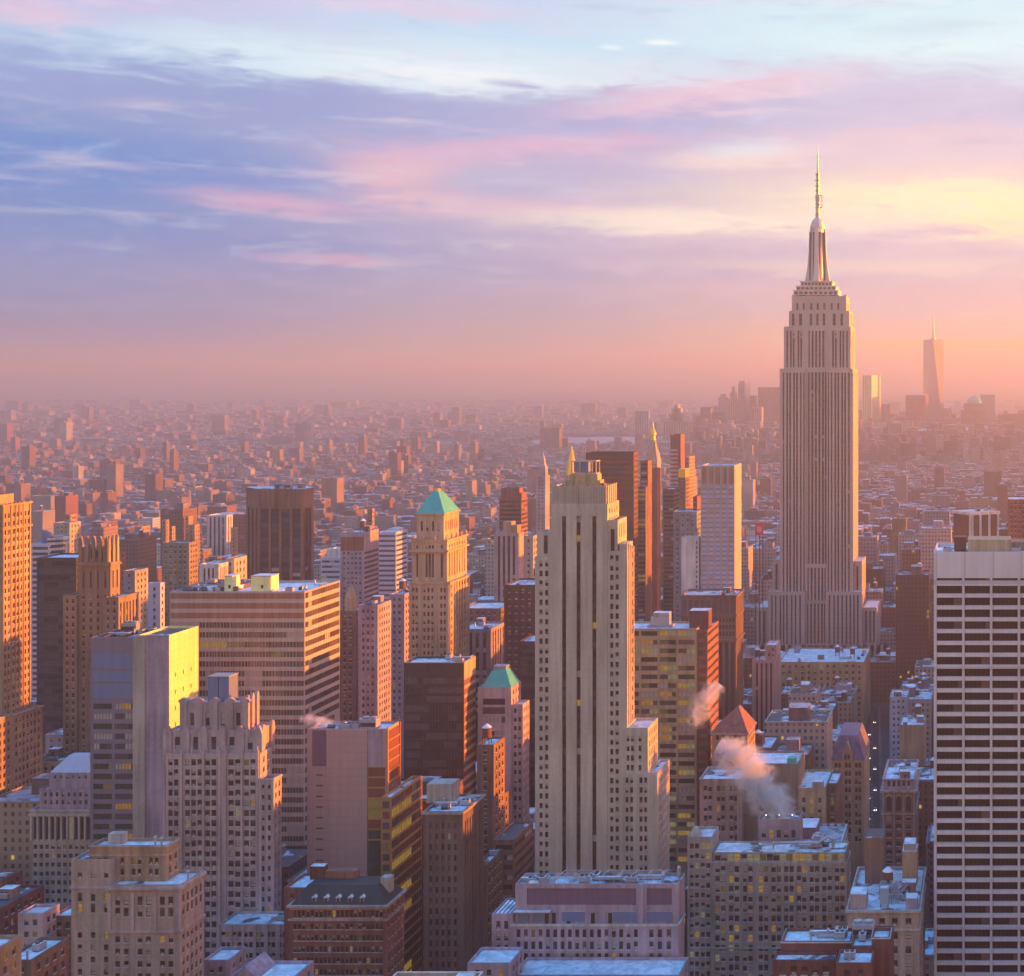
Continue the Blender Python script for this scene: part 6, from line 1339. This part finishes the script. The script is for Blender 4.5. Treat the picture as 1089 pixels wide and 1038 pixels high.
PAL = [('red brick', (.24, .105, .08)), ('brown brick', (.19, .12, .095)), ('tan', (.36, .26, .19)), ('grey', (.29, .26, .265)), ('mauve brick', (.27, .19, .21)), ('pale stone', (.46, .38, .34)), ('dark brown', (.11, .07, .065)), ('white', (.58, .53, .52))]
PW = (4, 5, 4, 4, 3, 3.4, 3, 1.8)
NEARM = [win_mat('fill_' + n.replace(' ', '_'), c, 3.0, 3.6) for n, c in PAL]
FAR_HAZED = [wall_mat('far_' + n.replace(' ', '_'), tuple(.5 * a + .5 * b_ for a, b_ in zip(c, (.17, .115, .13))), .9, .3) for n, c in PAL]  # far walls blended toward mauve: extra distance haze put into their colour
ROOFS = [SNOW, PATCHY, TAR, roof_mat('thin_snow_roof', cover=.4), roof_mat('grey_roof', (.5, .48, .5), (.16, .13, .13), .5)]
RW_ = (1.3, 2.6, 4, 3, 4)
FA = np.array(FOOT)
def clear(x0, x1, y0, y1, mar=1.5):
    if np.any((FA[:, 0] < x1 + mar) & (FA[:, 1] > x0 - mar) & (FA[:, 2] < y1 + mar) & (FA[:, 3] > y0 - mar)): return False
    xm, ym = (x0 + x1) / 2, (y0 + y1) / 2
    if 560 < y1 and y0 < 1060:                       # the diagonal avenue, right of centre
        for yy in (y0, y1):
            c = -.0865 * yy
            if x0 - 6.5 < c < x1 + 6.5: return False
    if 560 < ym < 2600 and (x0 < -182 - 6 + 14 and x1 > -182 - 14): return False if y0 > 545 and y0 < 2600 and x0 < -170 and x1 > -196 and y0 < 620 else True
    return True
# the lowest picture row that must stay free in front of each named building: (px left, px right, y, distance)
def vlimit(pxl, pxr, Y):
    lim = 425
    for a, b, yy, d in VB:
        if Y < d and pxl < b and pxr > a: lim = max(lim, yy)
    return lim
VB = [(0, 35, 800, 600), (35, 82, 800, 740), (82, 140, 800, 640), (33, 98, 900, 560), (96, 212, 880, 540), (172, 300, 990, 500), (180, 364, 800, 580), (326, 450, 930, 515), (425, 507, 850, 590), (434, 500, 705, 700), (262, 332, 625, 1010), (361, 404, 645, 900),
      (450, 516, 1038, 480), (308, 432, 1038, 450), (508, 565, 800, 600), (568, 714, 930, 512), (674, 765, 790, 640), (722, 792, 760, 850), (745, 790, 640, 880), (600, 680, 600, 950), (744, 900, 900, 575), (755, 805, 830, 630), (884, 926, 900, 680), (938, 978, 900, 600), (790, 945, 700, 1140), (826, 922, 738, 990), (993, 1089, 1038, 480),
      (678, 705, 610, 1040), (716, 745, 640, 985), (525, 560, 620, 900), (520, 570, 690, 720), (490, 531, 690, 800), (486, 524, 720, 740), (1013, 1064, 580, 1000), (800, 826, 740, 900), (380, 430, 740, 650), (361, 380, 740, 690), (155, 176, 660, 700), (130, 160, 650, 800), (172, 212, 640, 950), (57, 90, 600, 1000), (33, 66, 600, 830), (684, 706, 500, 1900), (602, 616, 515, 1800), (568, 590, 535, 1650), (711, 741, 500, 1400), (530, 562, 575, 1120), (341, 362, 615, 960), (402, 422, 600, 1010), (957, 985, 830, 760), (945, 966, 790, 850), (1072, 1089, 575, 1050), (1011, 1089, 545, 1000), (574, 600, 478, 4700), (220, 242, 565, 1500)]
boxes = []            # x0,x1,y0,y1,h,pal,roof
WATER = (wx(560, 5400), wx(700, 5400), 4900, 5850)
def lots(Ya, Yb, street, lotw, lotd, hfun, xl, xr, jit=.25):
    y = Ya
    while y < Yb:
        for r in range(2):
            y0 = y + r * lotd
            x = wx(xl, y0) - rng.random() * lotw
            xe = wx(xr, y0)
            while x < xe:
                w = lotw * rng.uniform(.55, 1.6); d = lotd * rng.uniform(.8, .98)
                a = (x, x + w, y0 + rng.uniform(0, lotd * .08), y0 + d)
                x += w + (rng.uniform(.0, .4) if rng.random() < .75 else rng.uniform(2, 10))
                if not (WATER[0] < a[1] and WATER[1] > a[0] and WATER[2] < a[3] and WATER[3] > a[2]) and clear(*a):
                    h = hfun((a[0] + a[1]) / 2, y0, w)
                    pl, pr = PX0 + FPX * a[0] / y0, PX0 + FPX * a[1] / y0
                    lim = vlimit(pl, pr, y0); hm = CH - (lim - PY0) * y0 / FPX
                    h = min(h, hm)
                    if h > 6: boxes.append((*a, h, rng.choices(range(8), PW)[0], rng.choices(range(5), RW_)[0]))
        y += 2 * lotd + street
def h1(x, y, w):
    r = rng.random(); return rng.uniform(18, 55) if r < .62 else (rng.uniform(45, 80) if r < .93 else rng.uniform(80, 120))
def h2(x, y, w):
    r = rng.random(); return rng.uniform(12, 28) if r < .80 else (rng.uniform(26, 46) if r < .98 else rng.uniform(50, 85))
def h3(x, y, w):
    px = PX0 + FPX * x / y; r = rng.random()
    if px > 740 and y > 3800: return rng.uniform(15, 50) if r < .7 else rng.uniform(40, 85)
    return rng.uniform(9, 20) if r < .90 else (rng.uniform(20, 36) if r < .993 else rng.uniform(45, 75))
def h4(x, y, w):
    px = PX0 + FPX * x / y; r = rng.random()
    if px > 740 and y < 6600: return rng.uniform(15, 50) if r < .7 else rng.uniform(40, 95)
    return rng.uniform(7, 15) if r < .93 else (rng.uniform(15, 34) if r < .994 else rng.uniform(40, 90))
lots(545, 1500, 17, 21, 29, h1, -140, 1180)
lots(1500, 2700, 17, 21, 29, h2, -120, 1160)
lots(2700, 4600, 14, 19, 24, h3, -80, 1140)
lots(4600, 8200, 22, 36, 40, h4, -60, 1130)
lots(8200, 15500, 40, 64, 66, h4, -60, 1130)
# blocks of flats in rows, far left
for (pxa, pxb, py, Y) in ((60, 68, 480, 4200), (85, 103, 492, 3900), (108, 126, 489, 3950), (128, 150, 490, 3980), (152, 166, 495, 3800), (168, 184, 493, 3850), (40, 48, 470, 5200), (128, 133, 436, 8600), (199, 206, 430, 9000), (250, 262, 437, 8200), (216, 222, 441, 8000), (318, 324, 437, 8300), (55, 62, 458, 6000), (95, 101, 462, 5600), (270, 276, 452, 6400), (415, 419, 448, 7800), (366, 371, 446, 7600), (60, 90, 444, 8800), (30, 40, 441, 9000), (236, 243, 446, 8000), (344, 352, 442, 8700)):
    a = (wx(pxa, Y), wx(pxb, Y), Y, Y + 40); 
    boxes.append((*a, wz(py, Y), rng.choice((2, 5, 2, 1)), 4))
# unseen blocks added right of the frame, heights set for the shadows they cast
out = []
y = 380
while y < 2400:
    x = max(wx(1150, y), wx(1089, y) + 25, 52 if y < 1000 else 0)
    while x < 900:
        w = rng.uniform(26, 52); a = (x, x + w, y, y + 34)
        if clear(*a) and not (a[0] < 60 and y < 530):
            r = rng.random()
            h = rng.uniform(120, 152) if y < 570 else rng.uniform(104, 120) if y < 600 else rng.uniform(80, 104) if y < 650 else rng.uniform(50, 92) if y < 980 else (rng.uniform(15, 42) if r < .85 else rng.uniform(45, 80))
            out.append((*a, h, rng.choices(range(8), PW)[0], rng.choices(range(5), RW_)[0]))
        x += w + (2 if rng.random() < .7 else 14)
    y += 50

SILB = SIL + [(b[0], b[1], b[2], b[3], 0, b[4]) for b in boxes]
counts = raster(SILB)
fc = counts[N_SIL:]
order = sorted(range(len(boxes)), key=lambda i: -fc[i])
N_IND = max(0, 296 - N_HERO)
ind = [i for i in order[:N_IND] if fc[i] > 0 and boxes[i][2] < 4300]
inds = set(ind)

# ---- finish the named buildings now that the depth picture exists
for B in BLD: B.finish()

# ---- individual street buildings
HINT = [(B.tiers[0], B.label, B.Y) for B in BLD]
NICK = {}
def nick(B):
    n = B.name.replace('_', ' '); return n
SHORT = [('the tallest tower', 868, 650), ('the white gridded tower', 1030, 700), ('the striped tower', 625, 700), ('the green pyramid tower', 466, 600), ('the chamfered tower', 296, 570), ('the gridded tower', 765, 560), ('the banded slab', 270, 690), ('the gothic tower', 104, 640),
         ('the marble block', 150, 720), ('the dark slab', 465, 770), ('the amber office', 705, 720), ('the gabled block', 901, 830), ('the arched tower', 955, 870), ('the snowy blue roof', 875, 705), ('the left edge tower', 20, 640), ('the clock tower', 692, 490),
         ('the flame orange tower', 384, 600), ('the ribbed block', 540, 610), ('the olive slab', 187, 610), ('the lit attic', 830, 960), ('the red pyramid roof', 778, 770), ('the dark brown slab', 650, 520), ('the white piered block', 1040, 560), ('the red brown tower', 543, 545), ('the hazy gridded block', 231, 556)]
used = {}
for i in ind:
    x0, x1, y0, y1, h, pal, rf = boxes[i]
    cx, cy = (x0 + x1) / 2, (y0 + y1) / 2
    u, v = PX0 + FPX * cx / y0, PY0 - FPX * (h - CH) / y0
    near = sorted(SHORT, key=lambda s: (s[1] - u) ** 2 + (s[2] - v) ** 2)[0]
    rel = 'left of' if u < near[1] - 14 else ('right of' if u > near[1] + 14 else ('above' if v < near[2] - 10 else 'below'))
    size = 'tall' if h > 62 else ('middling' if h > 34 else 'low'); wide = 'narrow ' if (x1 - x0) * FPX / y0 < 13 else ('wide ' if (x1 - x0) * FPX / y0 > 30 else '')
    rtxt = ('snowy', 'patchy snowy', 'dark', 'thinly snowed', 'grey')[rf]
    dist = 'nearer' if y0 < 900 else ('middle distance' if y0 < 1700 else 'far off')
    lab = f'{size} {wide}{PAL[pal][0]} block, {rtxt} roof, {rel} {near[0]}'
    grp = None
    mm = NEARM[pal] if y0 < 2200 else FAR_HAZED[pal]
    r = root('street_building', cx, cy, lab, 'building')
    used.setdefault(lab, []).append(r)
    w, d = (x1 - x0) / 2, (y1 - y0) / 2
    b = MB(); t = .5; zp = h - .9
    A = [(-w, -d), (w, -d), (w, d), (-w, d)]; I = [(-w + t, -d + t), (w - t, -d + t), (w - t, d - t), (-w + t, d - t)]
    for k in range(4):
        n = (k + 1) % 4
        b.face([(*A[k], 0), (*A[n], 0), (*A[n], h), (*A[k], h)], mm)
        b.face([(*A[k], h), (*A[n], h), (*I[n], h), (*I[k], h)], mm); b.face([(*I[k], h), (*I[n], h), (*I[n], zp), (*I[k], zp)], mm)
    add('wall', b.mesh('wall'), r)
    b = MB(); b.face([(*p, zp) for p in I], ROOFS[rf]); add('roof', b.mesh('roof'), r)
    if y0 < 1500 or fc[i] > 25:
        if w > 5 and rng.random() < .75:
            pw, pd = rng.uniform(.25, .55) * w, rng.uniform(.3, .55) * d; ox, oy = rng.uniform(-.35, .35) * w, rng.uniform(-.2, .35) * d; ph = rng.uniform(3, 7)
            b = MB(); b.box(ox - pw, ox + pw, oy - pd, oy + pd, zp, zp + ph, FAR_HAZED[rng.choices(range(8), PW)[0]], top=ROOFS[rng.choices(range(5), RW_)[0]]); add('penthouse', b.mesh('penthouse'), r)
        kinds = [k for k in ('water_tank', 'bulkhead', 'ac_unit', 'pipe_run') if rng.random() < .5]
        for k in kinds:
            add(k, furn(k), r, (rng.uniform(-w + 2.5, w - 2.5) if w > 3 else 0, rng.uniform(-d + 2.2, d - 2.2) if d > 3 else 0, zp), rng.choice((0, pi / 2)))
        if rng.random() < .6:
            b = MB(); z0 = h - rng.uniform(.5, 1.2)
            b.box(-w - .35, w + .35, -d - .35, -d - .02, z0, z0 + .6, FAR_HAZED[5], True); add('cornice', b.mesh('cornice'), r)
ORD = ('', ', second back', ', third back', ', fourth back', ', fifth back')
for lab, rs in used.items():
    rs.sort(key=lambda o: o.location.y)
    for k, o in enumerate(rs):
        if k < 5: o['label'] = lab + (', nearest such' if k == 0 and len(rs) > 1 else ORD[k])
        else: o['group'] = 'look alike street buildings'

# ---- the rest of the city and the unseen shadow-casting blocks, one mass
b = MB()
for i, bx in enumerate(boxes + out):
    if i in inds: continue
    x0, x1, y0, y1, h, pal, rf = bx
    m = NEARM[pal] if y0 < 1500 else FAR_HAZED[pal]
    if y0 > 2200 and rf < 2 and i % 5: rf = 3 + i % 2 if i % 3 else 2
    b.box(x0, x1, y0, y1, 0, h, m, top=ROOFS[rf])
    if y0 < 9000 and rng.random() < .55:
        w, d = x1 - x0, y1 - y0; ox, oy = rng.uniform(.1, .5), rng.uniform(.2, .5); s = rng.uniform(.2, .4)
        b.box(x0 + ox * w, x0 + (ox + s) * w, y0 + oy * d, y0 + (oy + s) * d, h, h + rng.uniform(2.5, 6), m, top=ROOFS[rng.choices(range(5), RW_)[0]])
city = add('distant_city', b.mesh('distant_city'))
tag(city, 'hazy mass of small blocks and roofs filling the city to the horizon', 'city blocks', None, 'stuff')

# ------------------------------------------------------------------ ground, avenue, river
GRD = wall_mat('street_dirt', (.075, .06, .06), .95, .3)
b = MB(); n = 24
ex = [-34000 + 68000 * i / n for i in range(n + 1)]; ey = [-1500 + 36500 * j / n for j in range(n + 1)]
for i in range(n):
    for j in range(n): b.face([(ex[i], ey[j], 0), (ex[i + 1], ey[j], 0), (ex[i + 1], ey[j + 1], 0), (ex[i], ey[j + 1], 0)], GRD)
tag(add('ground', b.mesh('ground')), None, None, None, 'structure')
ASPH = wall_mat('asphalt', (.05, .045, .047), .9, .25)
b = MB(); b.face([(-.0865 * 560 - 4.6, 560, .004), (-.0865 * 560 + 4.6, 560, .004), (-.0865 * 1060 + 4.6, 1060, .004), (-.0865 * 1060 - 4.6, 1060, .004)], ASPH)
tag(add('avenue', b.mesh('avenue')), None, None, None, 'structure')
mk = plain_mat('road_paint', (.7, .68, .62), .7)
b = MB()
for i in range(57):
    y = 566 + i * 8.5; x = -.0865 * y; b.face([(x - .1, y, .008), (x + .1, y, .008), (x + .1 - .0865 * 3, y + 3, .008), (x - .1 - .0865 * 3, y + 3, .008)], mk)
tag(add('lane_markings', b.mesh('lane_markings')), None, None, None, 'structure')
for s_ in (-1, 1):
    b = MB(); xa, xb2 = (4.6, 6.3) if s_ > 0 else (-6.3, -4.6)
    pts = [(-.0865 * 560 + xa, 560), (-.0865 * 560 + xb2, 560), (-.0865 * 1060 + xb2, 1060), (-.0865 * 1060 + xa, 1060)]
    b.loft([[(*p, 0) for p in pts], [(*p, .14) for p in pts]], wall_mat('dark_paving', (.12, .105, .10))); tag(add('pavement', b.mesh('pavement')), None, None, None, 'structure')
m, q, bs = new_mat('river_water'); geo = q.n('ShaderNodeNewGeometry')
bp = q.n('ShaderNodeBump'); bp.inputs['Strength'].default_value = .25; q.link(q.noise(geo.outputs['Position'], .05, 4.0), bp.inputs['Height']); q.link(bp.outputs[0], bs.inputs['Normal'])
bs.inputs['Base Color'].default_value = (.22, .21, .25, 1); bs.inputs['Roughness'].default_value = .25
b = MB(); b.face([(WATER[0] + 10, WATER[2] + 500, .3), (WATER[0] + 200, WATER[2] + 60, .3), (WATER[1] - 20, WATER[2] + 60, .3), (WATER[1] - 10, WATER[3] - 40, .3), (WATER[0] + 30, WATER[3] - 150, .3)], m)
tag(add('river_water', b.mesh('river_water')), None, None, None, 'structure')

# ------------------------------------------------------------------ cars with their headlights on the avenue
HEAD = lit_mat('headlight', (1, .93, .8), 9.0); PAINTS = [plain_mat('paint_' + n, c, .3, .1, .6, .05) for n, c in (('white', (.6, .6, .6)), ('black', (.03, .03, .03)), ('yellow', (.6, .38, .03)), ('silver', (.35, .35, .36)), ('red', (.25, .03, .03)))]
TYRE = plain_mat('tyre', (.03, .03, .03), .9)
carm = {}
def car(k):
    if k in carm: return carm[k]
    b = MB(); p = PAINTS[k]
    b.loft([[(-.9, -2.2, .35), (.9, -2.2, .35), (.9, 2.2, .35), (-.9, 2.2, .35)], [(-.92, -2.25, .6), (.92, -2.25, .6), (.92, 2.25, .6), (-.92, 2.25, .6)], [(-.85, -2.1, .9), (.85, -2.1, .9), (.85, 2.15, .95), (-.85, 2.15, .95)]], p)
    b.loft([[(-.78, -1.0, .9), (.78, -1.0, .9), (.78, 1.7, .9), (-.78, 1.7, .9)], [(-.62, -.3, 1.42), (.62, -.3, 1.42), (.62, 1.1, 1.42), (-.62, 1.1, 1.42)]], GLASS)
    wl_ = MB(); wl_.tube([(-.1, 0, 0), (.1, 0, 0)], .33, TYRE, 12)
    hl = MB(); hl.loft([[(.2 * cos(a), -.06, .14 * sin(a)) for a in [2 * pi * j / 8 for j in range(8)]], [(.16 * cos(a), .05, .1 * sin(a)) for a in [2 * pi * j / 8 for j in range(8)]]][::-1], HEAD)
    carm[k] = (b.mesh('body'), wl_.mesh('wheel'), hl.mesh('headlight')); return carm[k]
CN = ('white', 'black', 'yellow', 'silver', 'red')
ys = [742, 765, 790, 806, 828, 845, 868, 890, 915, 940, 975, 1010]
ordn = ('nearest', 'second nearest', 'third', 'fourth', 'fifth', 'sixth', 'seventh', 'eighth', 'ninth', 'tenth', 'eleventh', 'farthest')
for i, y in enumerate(ys):
    k = (0, 3, 1, 2, 0, 1, 2, 3, 0, 4, 2, 1)[i]; bm, wm, hm = car(k)
    x = -.0865 * y + (1.9 if i % 2 else -1.9)
    r = root('car', x, y, f'{CN[k]} car with headlights on, {ordn[i]} of the row coming up the diagonal avenue', 'car', 'cars coming up the avenue', .012)
    r.rotation_euler = (0, 0, .0863)
    add('body', bm, r)
    for sx in (-1, 1):
        for sy in (-1.35, 1.35): add('wheel', wm, r, (sx * .82, sy, .33))
        add('headlight', hm, r, (sx * .6, -2.26, .62))

# red banner on a far wall
b = MB(); Yb_ = 1040; x0, x1 = wx(803, Yb_), wx(812, Yb_)
b.box(x0, x1, Yb_, Yb_ + .5, wz(569, Yb_), wz(556, Yb_), plain_mat('red_vinyl', (.62, .05, .10), .6), True)
sg = root('rooftop_sign', (x0 + x1) / 2, Yb_, 'red billboard standing on a roof, left of the tallest tower', 'sign')
o = add('board', b.mesh('board'), sg); o.location = (-(x0 + x1) / 2, -Yb_, 0)
b = MB()
for t in (.08, .5, .92): b.box(x0 + (x1 - x0) * t - .3, x0 + (x1 - x0) * t + .3, Yb_ + .55, Yb_ + 1.1, 0, wz(557, Yb_), DARKMETAL)
o = add('post', b.mesh('post'), sg); o.location = (-(x0 + x1) / 2, -Yb_, 0)
b = MB(); cxs = (x0 + x1) / 2; b.box(cxs - 1.6, cxs + 1.6, Yb_ - .08, Yb_ - .01, wz(566, Yb_), wz(560, Yb_), plain_mat('pink_vinyl', (.75, .30, .35), .6), True)
o = add('panel', b.mesh('panel'), sg); o.location = (-(x0 + x1) / 2, -Yb_, 0)

# ------------------------------------------------------------------ steam
def steam(name, label, pts, dens, seed, colr=(1, 1, 1), nscale=.16):
    """a plume: a lumpy closed hull filled with uneven vapour. pts: (px, py, Y, radius m)"""
    b = MB(); rings = []; nseg = 14; rr = random.Random(seed)
    P = [(wx(px, Y), Y, wz(py, Y), r) for px, py, Y, r in pts]
    for i, (x, y, z, r) in enumerate(P):
        a = Vector(P[max(0, i - 1)][:3]); c = Vector(P[min(len(P) - 1, i + 1)][:3]); d = (c - a).normalized()
        u = d.cross(Vector((0, 1, 0))).normalized(); w = d.cross(u)
        rings.append([tuple(Vector((x, y, z)) + (u * cos(t) + w * sin(t)) * r * rr.uniform(.85, 1.15)) for t in [2 * pi * j / nseg for j in range(nseg)]])
    b.loft(rings, None)
    b.f.append(tuple(range(nseg))[::-1]); b.mi.append(0)
    m = bpy.data.materials.new(name + '_vapour'); m.use_nodes = True; m.node_tree.nodes.clear(); q = NT(m.node_tree)
    geo = q.n('ShaderNodeNewGeometry'); 
    tcn = q.n('ShaderNodeTexCoord'); vec = tcn.outputs['Object']
    f = None
    for (x, y, z, r) in P:
        vm = q.n('ShaderNodeVectorMath', operation='DISTANCE'); q.link(vec, vm.inputs[0]); vm.inputs[1].default_value = (x - P[0][0], y - P[0][1], z - P[0][2])
        k = q.m('SUBTRACT', 1.0, q.m('POWER', q.m('DIVIDE', vm.outputs['Value'], r * 1.0), 2.0), clamp=True)
        f = k if f is None else q.m('MAXIMUM', f, k)
    n1 = q.noise(vec, nscale, 5.0, .62, 1.2)
    dn = q.m('MULTIPLY', q.m('ADD', q.m('MULTIPLY', f, .75), q.m('MULTIPLY', q.m('SUBTRACT', n1, .57), 4.2)), q.m('MULTIPLY', f, f), clamp=True)
    pv_ = q.n('ShaderNodeVolumePrincipled'); pv_.inputs['Color'].default_value = (*colr, 1); pv_.inputs['Anisotropy'].default_value = .0
    q.link(q.m('MULTIPLY', dn, dens), pv_.inputs['Density']); o_ = q.n('ShaderNodeOutputMaterial'); q.link(pv_.outputs[0], o_.inputs['Volume'])
    b.mats = [m]
    b.v = [(x - P[0][0], y - P[0][1], z - P[0][2]) for x, y, z in b.v]
    ob = add(name, b.mesh(name), None, P[0][:3]); ob['label'] = label; ob['category'] = 'steam'; ob['group'] = 'steam plumes rising from roofs'
steam('steam_plume', 'large pale plume of steam drifting left over the beige blank wall', [(830, 874, 533, 6), (828, 866, 533, 9), (824, 857, 533, 11), (817, 848, 533, 11.5), (810, 838, 533, 11), (803, 828, 534, 11), (796, 819, 534, 11.5), (789, 811, 535, 11), (781, 804, 535, 10), (772, 798, 536, 8), (763, 793, 536, 5)], .75, 2)
steam('steam_plume', 'small pinkish plume of steam in front of the amber windowed office', [(738, 772, 618, 4), (741, 764, 618, 7), (745, 756, 618, 8), (750, 748, 618, 8.5), (755, 741, 618, 8), (760, 734, 619, 7), (765, 727, 620, 4)], .4, 3)
steam('steam_plume', 'wisp of steam lit salmon by the sun on the pink panelled roof', [(357, 772, 526, 1.5), (350, 769, 526, 3.5), (340, 766, 526, 4.5), (329, 766, 527, 3.4), (319, 765, 527, 2)], .5, 4)

# ------------------------------------------------------------------ haze
HAZE_D = 0.00016
m = bpy.data.materials.new('haze_air'); m.use_nodes = True; m.node_tree.nodes.clear(); q = NT(m.node_tree)
pv_ = q.n('ShaderNodeVolumePrincipled'); pv_.inputs['Color'].default_value = (.74, .705, .69, 1); pv_.inputs['Density'].default_value = HAZE_D; pv_.inputs['Anisotropy'].default_value = .64
o_ = q.n('ShaderNodeOutputMaterial'); q.link(pv_.outputs[0], o_.inputs['Volume'])
b = MB(); b.box(-35000, 35000, -2500, 36000, -1, 462, m, True)
tag(add('haze', b.mesh('haze')), None, None, None, 'stuff')
